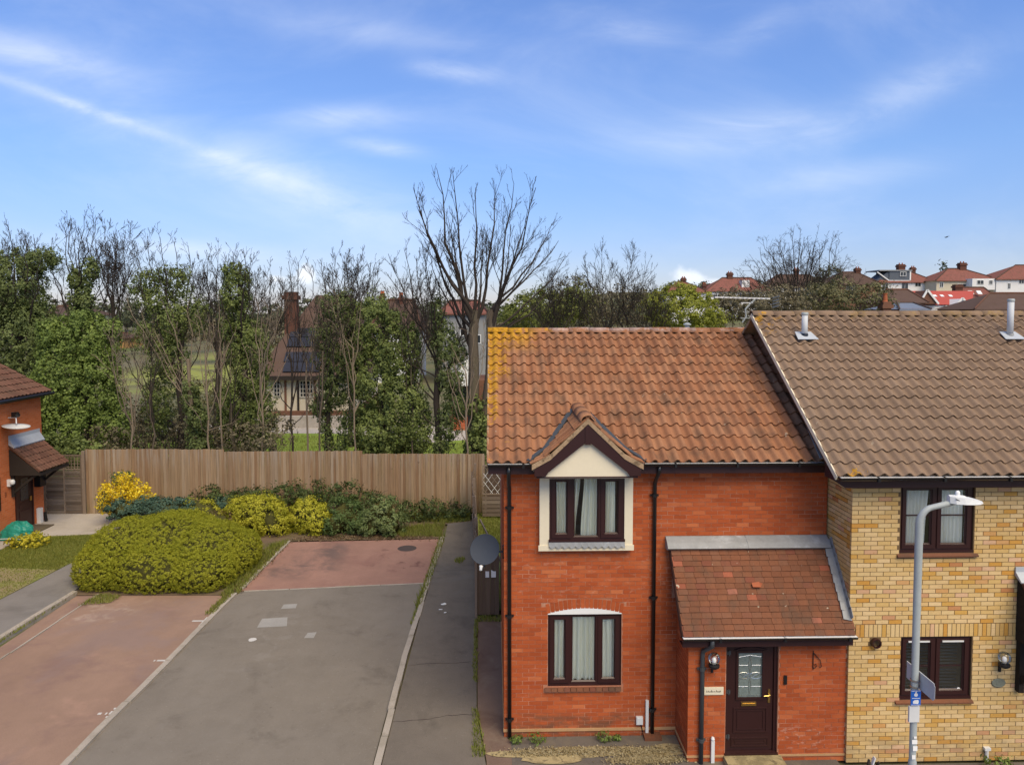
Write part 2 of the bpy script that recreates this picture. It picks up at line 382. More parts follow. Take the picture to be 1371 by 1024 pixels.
# foliage
def leaf_mat(name, stops, transl=.33, rough=.6):
    m, g = newmat(name)
    t = g.n('ShaderNodeAttribute', attribute_name='tone').outputs['Fac']
    pos = g.n('ShaderNodeNewGeometry').outputs['Position']
    nz = g.noise(pos, 1.6, 3, .6)
    t = g.m('ADD', g.m('MULTIPLY', t, .72), g.m('MULTIPLY', g.m('SUBTRACT', nz, .22), .5), clamp=True)
    col = g.ramp(t, stops)
    p = g.n('ShaderNodeBsdfPrincipled', {'Base Color': col, 'Roughness': rough, 'Specular IOR Level': .25})
    tl = g.n('ShaderNodeBsdfTranslucent', {'Color': col})
    mx = g.n('ShaderNodeMixShader', {0: transl, 1: p.outputs[0], 2: tl.outputs[0]})
    g.n('ShaderNodeOutputMaterial', {'Surface': mx.outputs[0]})
leaf_mat('ivy_dark', [(0, (0.082, 0.103, 0.036)), (.5, (0.152, 0.191, 0.061)), (1, (0.251, 0.295, 0.103))])
leaf_mat('ivy_mid', [(0, (0.093, 0.118, 0.034)), (.5, (0.174, 0.217, 0.059)), (1, (0.287, 0.329, 0.102))])
leaf_mat('ivy_light', [(0, (0.091, 0.128, 0.029)), (.5, (0.175, 0.241, 0.053)), (1, (0.291, 0.357, 0.091))])
leaf_mat('hedge_gold', [(0, (0.205, 0.225, 0.019)), (.45, (0.368, 0.376, 0.030)), (.8, (0.492, 0.478, 0.046)), (1, (0.588, 0.560, 0.082))], .42)
leaf_mat('bush_gold', [(0, (0.211, 0.225, 0.017)), (.5, (0.421, 0.407, 0.031)), (1, (0.618, 0.562, 0.070))], .3)
leaf_mat('bush_dark', [(0, (0.045, 0.078, 0.024)), (.5, (0.098, 0.149, 0.041)), (1, (0.194, 0.239, 0.083))])
leaf_mat('bush_pale', [(0, (0.060, 0.094, 0.026)), (.5, (0.168, 0.216, 0.072)), (1, (0.348, 0.396, 0.180))])
leaf_mat('juniper', [(0, (0.039, 0.078, 0.052)), (.5, (0.078, 0.137, 0.091)), (1, (0.143, 0.215, 0.143))])
leaf_mat('forsythia', [(0, (.62, .42, .012)), (.5, (.82, .62, .025)), (1, (.92, .78, .09))], .35)
leaf_mat('yellow_flower', [(0, (.16, .20, .02)), (.4, (.42, .38, .03)), (1, (.75, .62, .05))], .3)
leaf_mat('bramble', [(0, (0.034, 0.047, 0.016)), (.5, (0.074, 0.101, 0.030)), (.85, (0.135, 0.176, 0.041)), (1, (0.230, 0.135, 0.068))])
leaf_mat('grass_blade', [(0, (.12, .14, .022)), (.5, (.21, .235, .04)), (1, (.34, .32, .09))], .35)
leaf_mat('straw', [(0, (.26, .21, .11)), (.5, (.38, .31, .17)), (1, (.48, .42, .26))])
leaf_mat('dry_leaf', [(0, (.10, .06, .03)), (.5, (.20, .13, .07)), (1, (.30, .22, .13))])
leaf_mat('willow_green', [(0, (.14, .16, .02)), (.5, (.26, .28, .035)), (1, (.38, .39, .07))], .3)
leaf_mat('olive_green', [(0, (0.088, 0.106, 0.025)), (.5, (0.175, 0.200, 0.044)), (1, (0.275, 0.300, 0.075))], .3)
leaf_mat('brown_scrub', [(0, (0.083, 0.068, 0.042)), (.5, (0.150, 0.128, 0.072)), (1, (0.225, 0.203, 0.105))], .2)
leaf_mat('scrub_olive', [(0, (0.084, 0.081, 0.036)), (.5, (0.140, 0.133, 0.056)), (1, (0.210, 0.196, 0.084))], .2)
leaf_mat('far_green', [(0, (0.053, 0.063, 0.033)), (.5, (0.098, 0.112, 0.057)), (1, (0.165, 0.173, 0.090))], .2)
surf('bark_dark', [(0, (.050, .040, .032))], .95, .1, .5, 3, 30, .6, 50, stretch=(1, 1, .3))
surf('bark_grey', [(0, (.115, .092, .066))], .95, .1, .5, 3, 30, .6, 50, [((.13, .13, .06), 1.2, .5, .7, .5)], stretch=(1, 1, .3))
surf('bark_pale', [(0, (.21, .165, .115))], .95, .1, .45, 3, 30, .6, 50, stretch=(1, 1, .3))
surf('core_shade', [(0, (.065, .062, .020))], 1.0, .05, .6, 5, 30, .9, 30)  # dark colour that gives shrub gaps their shade
surf('tarpaulin', [(0, (.015, .21, .15))], .45, .35, .3, 6, 20, .3, 20)
flat('cream_wall', (.56, .49, .36), .9, .1, amp=.2)
flat('white_wall', (.70, .69, .66), .9, .1, amp=.15)
flat('grey_wall', (.26, .26, .25), .9, .1, amp=.2)
flat('dormer_grey', (.10, .115, .135), .8, .2, amp=.2)
flat('brown_brick_far', (.17, .085, .055), .9, .1, amp=.3)
flat('chimney_brick', (.115, .055, .038), .9, .1, amp=.35)
flat('terracotta', (.36, .11, .05), .85, .15, amp=.2)
flat('timber_black', (.03, .024, .02), .8, .2)
flat('cream_timber', (.50, .46, .38), .8, .2)
flat('bird_dark', (.03, .03, .03), .8, .2)
flat('pipe_pale', (.50, .52, .53), .5, .3)
flat('lead_pale', (.40, .43, .45), .5, .4, amp=.3, fine=12)
flat('brick_ochre', (.42, .25, .10), .9, .1, amp=.3)
flat('slate_blue', (.16, .19, .24), .7, .2, amp=.3)
mt = MATS
def tag(o, label=None, cat=None, group=None, kind=None):
    for k, v in (('label', label), ('category', cat), ('group', group), ('kind', kind)):
        if v:
            o[k] = v
    return o

# ------------------------------------------------------------------ mesh helpers
WL = {}
def wl(o):
    return WL.get(o.name, Vector((0, 0, 0))) if o else Vector((0, 0, 0))
def link(name, data, parent, loc):
    o = bpy.data.objects.new(name, data)
    COL.objects.link(o)
    loc = Vector(loc)
    if parent:
        o.parent = parent
        o.location = loc - wl(parent)
    else:
        o.location = loc
    WL[o.name] = loc
    return o
def empty(name, loc, label=None, cat=None, group=None, kind=None):
    o = link(name, None, None, loc)
    o.empty_display_size = .3
    return tag(o, label, cat, group, kind)
class MB:
    def __init__(s):
        s.v, s.f, s.t = [], [], []
    def poly(s, pts, tone=0.0):
        b = len(s.v)
        s.v.extend(tuple(p) for p in pts)
        s.f.append(tuple(range(b, b + len(pts))))
        s.t.append(tone)
    def faces(s, vs, fs, tone=0.0):
        b = len(s.v)
        s.v.extend(tuple(p) for p in vs)
        for f in fs:
            s.f.append(tuple(b + i for i in f))
            s.t.append(tone)
    def obox(s, c, ax, ay, az, tone=0.0):
        """box from its centre and three half-axes"""
        c, ax, ay, az = Vector(c), Vector(ax), Vector(ay), Vector(az)
        vs = [c + ax * i + ay * j + az * k for k in (-1, 1) for j in (-1, 1) for i in (-1, 1)]
        s.faces(vs, [(0, 2, 3, 1), (4, 5, 7, 6), (0, 1, 5, 4), (2, 6, 7, 3), (0, 4, 6, 2), (1, 3, 7, 5)], tone)
        return s
    def box(s, x0, x1, y0, y1, z0, z1, tone=0.0):
        return s.obox(((x0 + x1) / 2, (y0 + y1) / 2, (z0 + z1) / 2), ((x1 - x0) / 2, 0, 0), (0, (y1 - y0) / 2, 0), (0, 0, (z1 - z0) / 2), tone)
    def bar(s, p, q, w, h, tone=0.0, upv=(0, 0, 1)):
        p, q = Vector(p), Vector(q)
        d = (q - p)
        L = d.length
        d.normalize()
        u = Vector(upv)
        sd = d.cross(u)
        if sd.length < 1e-4:
            sd = d.cross(Vector((1, 0, 0)))
        sd.normalize()
        u = sd.cross(d)
        return s.obox((p + q) / 2, d * L / 2, sd * w / 2, u * h / 2, tone)
    def tube(s, pts, rad, n=8, cap=True, tone=0.0):
        pts = [Vector(p) for p in pts]
        if not hasattr(rad, '__len__'):
            rad = [rad] * len(pts)
        b = len(s.v)
        u = None
        for i, p in enumerate(pts):
            d = (pts[min(i + 1, len(pts) - 1)] - pts[max(i - 1, 0)])
            if d.length < 1e-9:
                d = Vector((0, 0, 1))
            d.normalize()
            if u is None:
                u = d.orthogonal().normalized()
            else:
                u = u - d * u.dot(d)
                if u.length < 1e-5:
                    u = d.orthogonal()
                u.normalize()
            w = d.cross(u)
            for k in range(n):
                a = 2 * math.pi * k / n
                s.v.append(tuple(p + (u * math.cos(a) + w * math.sin(a)) * rad[i]))
        for i in range(len(pts) - 1):
            for k in range(n):
                k2 = (k + 1) % n
                s.f.append((b + i * n + k, b + i * n + k2, b + (i + 1) * n + k2, b + (i + 1) * n + k))
                s.t.append(tone)
        if cap:
            s.f.append(tuple(b + k for k in reversed(range(n))))
            s.t.append(tone)
            e = b + (len(pts) - 1) * n
            s.f.append(tuple(e + k for k in range(n)))
            s.t.append(tone)
        return s
    def lathe(s, c, prof, n=16, axis=(0, 0, 1), tone=0.0):
        """prof: list of (radius, height along axis)"""
        c, ax = Vector(c), Vector(axis).normalized()
        u = ax.orthogonal().normalized()
        w = ax.cross(u)
        b = len(s.v)
        for r, h in prof:
            for k in range(n):
                a = 2 * math.pi * k / n
                s.v.append(tuple(c + ax * h + (u * math.cos(a) + w * math.sin(a)) * r))
        for i in range(len(prof) - 1):
            for k in range(n):
                k2 = (k + 1) % n
                s.f.append((b + i * n + k, b + i * n + k2, b + (i + 1) * n + k2, b + (i + 1) * n + k))
                s.t.append(tone)
        return s
    def prism(s, pts, off, tone=0.0):
        """closed prism: polygon pts (3-D, planar) extruded by off"""
        off = Vector(off)
        n = len(pts)
        a = [Vector(p) for p in pts]
        vs = a + [p + off for p in a]
        fs = [tuple(reversed(range(n))), tuple(range(n, 2 * n))] + [(i, (i + 1) % n, n + (i + 1) % n, n + i) for i in range(n)]
        s.faces(vs, fs, tone)
        return s
    def build(s, name, mat, parent=None, smooth=False, origin=None, label=None, cat=None, group=None, kind=None):
        va = np.array(s.v, dtype=np.float64).reshape(-1, 3)
        if origin is None:
            if len(va) == 0:
                return None
            lo, hi = va.min(0), va.max(0)
            origin = Vector(((lo[0] + hi[0]) / 2, (lo[1] + hi[1]) / 2, lo[2]))
        origin = Vector(origin)
        va = va - np.array(origin)
        me = bpy.data.meshes.new(name)
        me.from_pydata(va.tolist(), [], s.f)
        if any(s.t):
            at_ = me.attributes.new('tone', 'FLOAT', 'FACE')
            at_.data.foreach_set('value', np.array(s.t, dtype=np.float32))
        if smooth:
            me.polygons.foreach_set('use_smooth', np.ones(len(me.polygons), dtype=bool))
        me.materials.append(mt[mat])
        me.update()
        return tag(link(name, me, parent, origin), label, cat, group, kind)
def sheet(name, pts, mat, z, parent=None, kind='structure', **kw):
    m = MB()
    m.poly([(p[0], p[1], z) for p in pts])
    return m.build(name, mat, parent, kind=kind, **kw)
def slab(name, pts, mat, z0, z1, parent=None, kind='structure', **kw):
    m = MB()
    area = sum(pts[i][0] * pts[(i + 1) % len(pts)][1] - pts[(i + 1) % len(pts)][0] * pts[i][1] for i in range(len(pts)))
    if area < 0:
        pts = list(reversed(pts))
    m.prism([(p[0], p[1], z0) for p in pts], (0, 0, z1 - z0))
    return m.build(name, mat, parent, kind=kind, **kw)

# leaves: many small folded quads in one mesh
def leaf_object(name, P, Nn, size, mat, parent=None, tone=None, asp=.6, **kw):
    P = np.asarray(P, float)
    n = len(P)
    if n == 0:
        return None
    Nn = np.asarray(Nn, float)
    Nn = Nn / (np.linalg.norm(Nn, axis=1, keepdims=True) + 1e-9)
    rv = rng.normal(size=(n, 3))
    T = np.cross(Nn, rv)
    T /= (np.linalg.norm(T, axis=1, keepdims=True) + 1e-9)
    B = np.cross(Nn, T)
    sz = (size * rng.uniform(.6, 1.35, n))[:, None]
    V = np.empty((n, 4, 3))
    V[:, 0] = P + T * sz * .5
    V[:, 1] = P + B * sz * asp * .5 + Nn * sz * .12
    V[:, 2] = P - T * sz * .5
    V[:, 3] = P - B * sz * asp * .5 + Nn * sz * .12
    V = V.reshape(-1, 3)
    lo, hi = V.min(0), V.max(0)
    org = Vector(((lo[0] + hi[0]) / 2, (lo[1] + hi[1]) / 2, lo[2]))
    V = V - np.array(org)
    me = bpy.data.meshes.new(name)
    me.vertices.add(4 * n)
    me.vertices.foreach_set('co', V.ravel())
    me.loops.add(4 * n)
    me.loops.foreach_set('vertex_index', np.arange(4 * n, dtype=np.int32))
    me.polygons.add(n)
    me.polygons.foreach_set('loop_start', np.arange(0, 4 * n, 4, dtype=np.int32))
    if tone is None:
        tone = rng.uniform(0, 1, n)
    at_ = me.attributes.new('tone', 'FLOAT', 'FACE')
    at_.data.foreach_set('value', np.clip(tone, 0, 1).astype(np.float32))
    me.materials.append(mt[mat])
    me.update(calc_edges=True)
    return tag(link(name, me, parent, org), kw.get('label'), kw.get('cat'), kw.get('group'), kw.get('kind'))
def sph(n):
    d = rng.normal(size=(n, 3))
    return d / np.linalg.norm(d, axis=1, keepdims=True)
def blobs(cs, per_m2=260, clump=.32, rough=.55, zmin=None, upb=.25, vz=.8):
    """foliage points over a union of ellipsoids [(centre, (rx, ry, rz))], broken into small clumps so that the outline is uneven"""
    Ps, Ns, Ts = [], [], []
    C = [(np.array(c, float), np.array(r, float)) for c, r in cs]
    for i, (c, r) in enumerate(C):
        p_ = 1.6
        area = 4 * math.pi * (((r[0] * r[1]) ** p_ + (r[0] * r[2]) ** p_ + (r[1] * r[2]) ** p_) / 3) ** (1 / p_)
        ncl = max(6, int(area / (clump * clump * 1.5)))
        d = sph(ncl)
        cc = c + d * r * rng.uniform(1 - rough * .55, 1 + rough * .12, (ncl, 1))
        keep = np.ones(ncl, bool)
        for j, (c2, r2) in enumerate(C):
            if j != i:
                q = (cc - c2) / r2
                keep &= (q * q).sum(1) > .72
        cc = cc[keep]
        d = d[keep]
        if len(cc) == 0:
            continue
        k = max(4, int(area * per_m2 / ncl))
        cr = clump * np.exp(rng.normal(-.1, .42, len(cc)))
        dd = sph(len(cc) * k).reshape(len(cc), k, 3)
        dd = dd + d[:, None, :] * .7
        dd /= np.linalg.norm(dd, axis=2, keepdims=True)
        pts = cc[:, None, :] + dd * cr[:, None, None] * rng.uniform(.35, 1.1, (len(cc), k, 1)) * np.array([1, 1, vz])
        nn = dd + d[:, None, :] * .4 + rng.normal(size=dd.shape) * .45 + np.array([0, 0, upb])
        tt = np.repeat(rng.uniform(0, .55, len(cc))[:, None], k, 1) + rng.uniform(0, .45, (len(cc), k))
        Ps.append(pts.reshape(-1, 3))
        Ns.append(nn.reshape(-1, 3))
        Ts.append(tt.ravel())
    P, Nn, T = np.concatenate(Ps), np.concatenate(Ns), np.concatenate(Ts)
    if zmin is not None:
        k = P[:, 2] > zmin
        P, Nn, T = P[k], Nn[k], T[k]
    return P, Nn, T
def pxblob(px, py, rx, ry, Y, depth=None):
    c = at(px, py, Y)
    k = Y / FPX
    return ((c.x, c.y, c.z), (rx * k, (depth if depth else max(rx * k, .35)), ry * k))

# ================================================================== THE SETTING: ground
def sst(a, b, x):
    t = np.clip((x - a) / (b - a), 0, 1)
    return t * t * (3 - 2 * t)
def terr(x, y):
    x, y = np.asarray(x, float), np.asarray(y, float)
    right = sst(0, 70, x)
    h = sst(58, 170, y) * (2.0 + 6.5 * right) + sst(170, 420, y) * (5 + 6 * right)
    h = h - .06 - .0 * x
    return h
xs = np.concatenate([np.linspace(-900, -120, 14), np.linspace(-110, 130, 61), np.linspace(140, 900, 14)])
ys = np.concatenate([np.linspace(-120, 50, 18), np.linspace(54, 260, 53), np.linspace(270, 1500, 24)])
XX, YY = np.meshgrid(xs, ys)
ZZ = terr(XX, YY)
nv = len(xs)
m = MB()
m.v = [tuple(p) for p in np.stack([XX.ravel(), YY.ravel(), ZZ.ravel()], 1)]
m.f = [(j * nv + i, j * nv + i + 1, (j + 1) * nv + i + 1, (j + 1) * nv + i) for j in range(len(ys) - 1) for i in range(nv - 1)]
m.t = [0.0] * len(m.f)
m.build('terrain', 'terrain', None, True, origin=(0, 0, 0), kind='structure')
# park lawn and drive beyond the fence
sheet('park_lawn', [(-22, 33), (6, 33), (6, 43.0), (-1, 43.5), (-4, 42.0), (-9, 45.5), (-22, 46.5)], 'park_grass', -.02)
sheet('park_drive', [(-22, 46.5), (-9, 45.5), (-4, 42.0), (-1, 43.5), (6, 43.0), (6, 47.8), (-22, 50)], 'concrete_pale', -.015)
sheet('scrub_ground', [(-40, 27.2), (9, 27.2), (9, 33), (-40, 33)], 'soil', -.03)
# parking court
sheet('driveway', [(-6.98, -25), (-1.98, -25), (-2.0, 13), (-1.98, 15.5), (-1.89, 18.2), (-1.87, 19.93), (-6.78, 19.46), (-6.93, 18.3), (-7.0, 15)], 'tarmac', 0.0)
sheet('parking_bay', [(-10.72, -25), (-7.1, -25), (-7.06, 14), (-6.96, 19.4), (-10.52, 19.5)], 'red_tarmac', 0.0, label=None)
sheet('parking_bay', [(-6.78, 19.5), (-1.86, 19.97), (-1.74, 23.95), (-6.70, 23.72)], 'red_tarmac_back', 0.004)
sheet('bay_gutter', [(-11.32, -25), (-10.74, -25), (-10.54, 19.5), (-11.02, 19.6)], 'red_tarmac', -0.012)
sheet('planting_bed', [(-16.2, 23.3), (-11.0, 19.3), (-6.9, 19.2), (-6.72, 23.8), (-1.72, 24.0), (-1.70, 25.6), (-.75, 25.9), (-.7, 27.15), (-16.2, 27.15)], 'soil', 0.012)
slab('footpath', [(-1.86, -25), (-.10, -25), (-.12, 11.6), (-.32, 13.3), (-.42, 17.6), (-.74, 25.9), (-1.62, 25.6), (-1.62, 24.0), (-1.74, 20.4), (-1.80, 17.5), (-1.84, 13.4)], 'path_tarmac', -.05, .035)
sheet('side_strip', [(-.10, -25), (.3, -25), (.3, 12.5), (.18, 12.5), (.18, 17.6), (-.40, 17.6), (-.30, 13.3), (-.12, 11.8)], 'brown_strip', .022)
sheet('garden_lawn', [(-.45, 17.7), (5.6, 20.6), (5.6, 26.9), (-.72, 26.9)], 'lawn', .03)
slab('forecourt', [(.30, -25), (14, -25), (14, 11.55), (5.7, 11.55), (5.7, 12.48), (.30, 12.48)], 'forecourt', -.05, .026)
# dry moss spreading over the forecourt
def ragged(cx, cy, rx, ry, n=40, amp=.25, seed=1):
    r_ = random.Random(seed)
    ph = [r_.uniform(0, 6.28) for _ in range(6)]
    out = []
    for k in range(n):
        a = 2 * math.pi * k / n
        f = 1 + amp * sum(math.sin((j + 2) * a + ph[j]) / (1 + j * .6) for j in range(6)) * .5
        out.append((cx + rx * f * math.cos(a), cy + ry * f * math.sin(a)))
    return out
for i, (cx, cy, rx, ry) in enumerate([(1.55, 12.0, 1.35, .17), (2.5, 11.75, .45, .12), (3.0, 12.1, .25, .1), (1.0, 11.8, .6, .1)]):
    sheet('dry_moss', ragged(cx, cy, rx, ry, 60, .35, i + 3), 'dry_moss', .032 + .003 * i)
# left: footpath, lawn, patio
slab('left_footpath', [(-12.95, -25), (-11.48, -25), (-11.24, 16.6), (-11.16, 19.4), (-11.4, 22.6), (-12.42, 22.4), (-12.72, 18.9)], 'left_path_tarmac', -.05, .075)
slab('front_lawn', [(-15.35, 15), (-12.85, 15), (-12.74, 18.9), (-12.44, 22.4), (-12.2, 24.6), (-15.35, 24.2)], 'lawn', -.05, .09)
slab('patio', [(-16.1, 14), (-15.37, 14), (-15.37, 24.23), (-12.2, 24.63), (-11.8, 27.0), (-16.6, 27.0), (-16.6, 26.4), (-16.1, 26.35)], 'concrete_pale', -.05, .10)
sheet('bed_corner', [(-12.6, 25.9), (-11.9, 25.6), (-11.6, 26.9), (-12.3, 26.9)], 'lawn', .112)
def kerb_line(name, pts, w, z0, z1, L, mat='concrete_kerb', gap=.012):
    e = empty(name, (pts[0][0], pts[0][1], 0), kind='structure')
    for (x0, y0), (x1, y1) in zip(pts[:-1], pts[1:]):
        p, q = Vector((x0, y0, 0)), Vector((x1, y1, 0))
        n = max(1, round((q - p).length / L))
        for k in range(n):
            a = p.lerp(q, k / n)
            b = p.lerp(q, (k + 1) / n)
            d = (b - a).normalized() * gap / 2
            jz = random.uniform(-.006, .006)
            zz = (z0 + z1) / 2 + jz
            mb = MB()
            a2, b2 = a + d, b - d
            a2.z = b2.z = zz
            off = Vector((random.uniform(-.012, .012), 0, 0))
            mb.bar(a2 + off, b2 + off, w, z1 - z0)
            mb.build('kerb_stone', mat, e)
    return e
kerb_line('kerb', [(-7.06, 2.0), (-7.04, 13.0), (-6.96, 15.5), (-6.90, 18.3), (-6.86, 19.3)], .125, -.1, .045, .9)
kerb_line('kerb', [(-6.80, 19.6), (-6.74, 21.5), (-6.68, 23.75)], .10, -.1, .05, .9)
kerb_line('kerb', [(-1.92, 2.0), (-1.92, 13.4), (-1.93, 15.5), (-1.86, 17.6), (-1.81, 20.4), (-1.69, 24.05)], .115, -.1, .06, .9)
kerb_line('kerb', [(-11.44, 3.0), (-11.26, 16.0), (-11.10, 19.4)], .13, -.1, .10, .9)
kerb_line('kerb', [(-6.74, 19.50), (-1.88, 19.96)], .05, -.1, .012, 1.2)
kerb_line('kerb', [(-10.73, 3.0), (-10.62, 16), (-10.5, 19.4)], .035, -.1, .010, 1.5)
# concrete patches, paint and covers in the driveway (flat things lying in the surface)
c = [gp(*q) for q in ((351, 828), (385, 826), (384, 838), (344, 840))]
sheet('concrete_patch', c, 'patch_concrete', .004)
sheet('concrete_patch', [gp(*q) for q in ((380, 809), (398, 808), (396, 814), (376, 815))], 'patch_concrete', .004)
sheet('concrete_patch', [gp(*q) for q in ((412, 847), (424, 846), (420, 854), (407, 854))], 'patch_concrete', .004)
sheet('paint_spot', ragged(*gp(338, 856).xy, .085, .10, 20, .1, 4), 'road_paint', .004)
def paint_T(px, py, L, W_, wear):
    p = gp(px, py)
    mb = MB()
    r_ = random.Random(int(px))
    for k in range(7):
        if r_.random() < wear:
            continue
        mb.poly([(p.x - L + L * k / 7, p.y - .035, .005), (p.x - L + L * (k + .92) / 7, p.y - .035, .005), (p.x - L + L * (k + .92) / 7, p.y + .035, .005), (p.x - L + L * k / 7, p.y + .035, .005)])
    for k in range(7):
        if r_.random() < wear:
            continue
        y0 = p.y - W_ + 2 * W_ * k / 7
        mb.poly([(p.x, y0, .006), (p.x + .07, y0, .006), (p.x + .07, y0 + 2 * W_ * .95 / 7, .006), (p.x, y0 + 2 * W_ * .95 / 7, .006)])
    mb.build('bay_marking', 'road_paint', None, kind='structure')
paint_T(272, 831, .26, .30, .12)
paint_T(221, 884, .24, .26, .2)
paint_T(146, 955, .24, .2, .62)
cv = MB()
p = gp(545, 734)
cv.lathe((p.x, p.y, .006), [(0.0, .006), (.26, .006), (.27, .004), (.29, .004), (.30, 0)], 24)
tag(cv.build('manhole_cover', 'iron_cover', None), 'round dark iron inspection cover set in the far red parking bay', 'manhole cover')
# cracks and litter on the footpath
for (pts) in ([(-1.8, 15.15), (-1.35, 15.22), (-.95, 15.2), (-.5, 15.28)], [(-1.85, 13.0), (-1.3, 13.05), (-.85, 13.18), (-.36, 13.22)], [(-1.75, 20.8), (-1.2, 20.86), (-.6, 20.9)]):
    mb = MB()
    q = []
    for a, b in zip(pts[:-1], pts[1:]):
        for k in range(6):
            t = k / 6
            q.append((a[0] + (b[0] - a[0]) * t, a[1] + (b[1] - a[1]) * t + random.uniform(-.02, .02)))
    q.append(pts[-1])
    for a, b in zip(q[:-1], q[1:]):
        w = random.uniform(.004, .010)
        mb.poly([(a[0], a[1] - w, .039), (b[0], b[1] - w, .039), (b[0], b[1] + w, .039), (a[0], a[1] + w, .039)])
    mb.build('path_crack', 'iron_cover', None, kind='stuff')
for i, (px, py, s, lab) in enumerate([(594, 811, .055, 'larger scrap of white litter on the footpath'), (590, 818, .03, 'small scrap of white litter just nearer than the larger one on the footpath'), (596, 822, .025, 'tiny pale scrap of litter nearest the camera on the footpath')]):
    p = gp(px, py)
    mb = MB()
    o_ = ragged(p.x, p.y, s * 1.4, s, 9, .4, i)
    mb.prism([(a, b, .037 + .4 * s * random.random()) for a, b in o_], (0, 0, .006))
    tag(mb.build('litter', 'white_paint', None), lab, 'litter')

# ================================================================== HOUSES
# ---- shared building blocks
UNIT = None
def unit_box():
    global UNIT
    if UNIT is None:
        mb = MB()
        mb.box(-.5, .5, -.5, .5, -.5, .5)
        me = bpy.data.meshes.new('brick')
        me.from_pydata(mb.v, [], mb.f)
        UNIT = {'_': me}
    return UNIT
def unit_mesh(mat):
    u = unit_box()
    if mat not in u:
        me = u['_'].copy()
        me.name = 'brick'
        me.materials.append(mt[mat])
        u[mat] = me
    return u[mat]
class Bricks:
    """collects bricks of one wall: list of (centre, (dx, dy, dz), roll, facing axis)"""
    def __init__(s, mat):
        s.mat, s.b = mat, []
    def add(s, c, dims, roll=0.0):
        s.b.append((Vector(c), dims, roll))
    def build(s, parent, n_single, prio):
        order = sorted(range(len(s.b)), key=lambda i: prio(s.b[i]))
        single = set(order[:n_single])
        me = unit_mesh(s.mat)
        mb = MB()
        for i, (c, d, roll) in enumerate(s.b):
            if i in single:
                o = link('brick', me, parent, c)
                o.scale = d
                if roll:
                    o.rotation_euler = (0, roll, 0)
            else:
                M = Matrix.Rotation(roll, 3, 'Y') if roll else Matrix.Identity(3)
                mb.obox(c, M @ Vector((d[0] / 2, 0, 0)), M @ Vector((0, d[1] / 2, 0)), M @ Vector((0, 0, d[2] / 2)), random.random() * .999 + .0005)
        if mb.v:
            mb.build('brickwork', s.mat, parent, kind='stuff')
BL, BH, J = .2190, .0730, .0105        # brick pitch and mortar joint
def subtract(a, b, cuts):
    segs = [(a, b)]
    for c0, c1 in cuts:
        out = []
        for s0, s1 in segs:
            if c1 <= s0 or c0 >= s1:
                out.append((s0, s1))
            else:
                if c0 - s0 > .03:
                    out.append((s0, c0 - J))
                if s1 - c1 > .03:
                    out.append((c1 + J, s1))
        segs = out
    return segs
def lay_front(br, x0, x1, z0, z1, yf, cuts, depth=.05, jit=.0016, phase=0):
    """stretcher bond on a wall that faces -Y; cuts(z) gives the x-intervals to leave open at that course"""
    n = int(round((z1 - z0) / BH))
    for k in range(n):
        za = z0 + k * BH
        zc = za + BH / 2
        off = (BL / 2 if (k + phase) % 2 else 0)
        x = x0 - off
        while x < x1 - .02:
            a, b = max(x, x0) , min(x + BL - J, x1)
            if b - a > .03:
                for s0, s1 in subtract(a, b, cuts(zc)):
                    if s1 - s0 > .025:
                        yj = yf + random.uniform(-jit, jit)
                        br.add(((s0 + s1) / 2, yj + depth / 2, zc), (s1 - s0, depth, BH - J))
            x += BL
def lay_side(br, y0, y1, z0, z1, xf, sgn, depth=.05, keep=None):
    """stretcher bond on a wall that faces sgn*X"""
    n = int(round((z1 - z0) / BH))
    for k in range(n):
        zc = z0 + k * BH + BH / 2
        y = y0 - (BL / 2 if k % 2 else 0)
        while y < y1 - .02:
            a, b = max(y, y0), min(y + BL - J, y1)
            if b - a > .03 and (keep is None or keep((a + b) / 2, zc)):
                xj = xf + random.uniform(-.0016, .0016)
                br.add((xj - sgn * depth / 2, (a + b) / 2, zc), (depth, b - a, BH - J))
            y += BL
def wall_boxes(mb, x0, x1, z0, z1, ya, yb, holes):
    """a wall facing -Y split into boxes round rectangular holes"""
    xs_ = sorted({x0, x1, *[h[0] for h in holes], *[h[1] for h in holes]})
    for a, b in zip(xs_[:-1], xs_[1:]):
        cut = sorted((h[2], h[3]) for h in holes if h[0] < (a + b) / 2 < h[1])
        z = z0
        for c0, c1 in cut:
            if c0 > z + 1e-4:
                mb.box(a, b, ya, yb, z, c0)
            z = c1
        if z1 > z + 1e-4:
            mb.box(a, b, ya, yb, z, z1)
def rect_frame(mb, x0, x1, z0, z1, ya, yb, w, wb=None):
    wb = wb or w
    mb.box(x0, x0 + w, ya, yb, z0, z1)
    mb.box(x1 - w, x1, ya, yb, z0, z1)
    mb.box(x0 + w, x1 - w, ya, yb, z1 - w, z1)
    mb.box(x0 + w, x1 - w, ya, yb, z0, z0 + wb)
def bead(mb, x0, x1, z0, z1, ya, d, w):
    """sloping glazing bead inside a frame: four bevelled strips"""
    o_ = [(x0, z0), (x1, z0), (x1, z1), (x0, z1)]
    i_ = [(x0 + w, z0 + w), (x1 - w, z0 + w), (x1 - w, z1 - w), (x0 + w, z1 - w)]
    for k in range(4):
        k2 = (k + 1) % 4
        mb.poly([(o_[k][0], ya, o_[k][1]), (o_[k2][0], ya, o_[k2][1]), (i_[k2][0], ya + d, i_[k2][1]), (i_[k][0], ya + d, i_[k][1])])
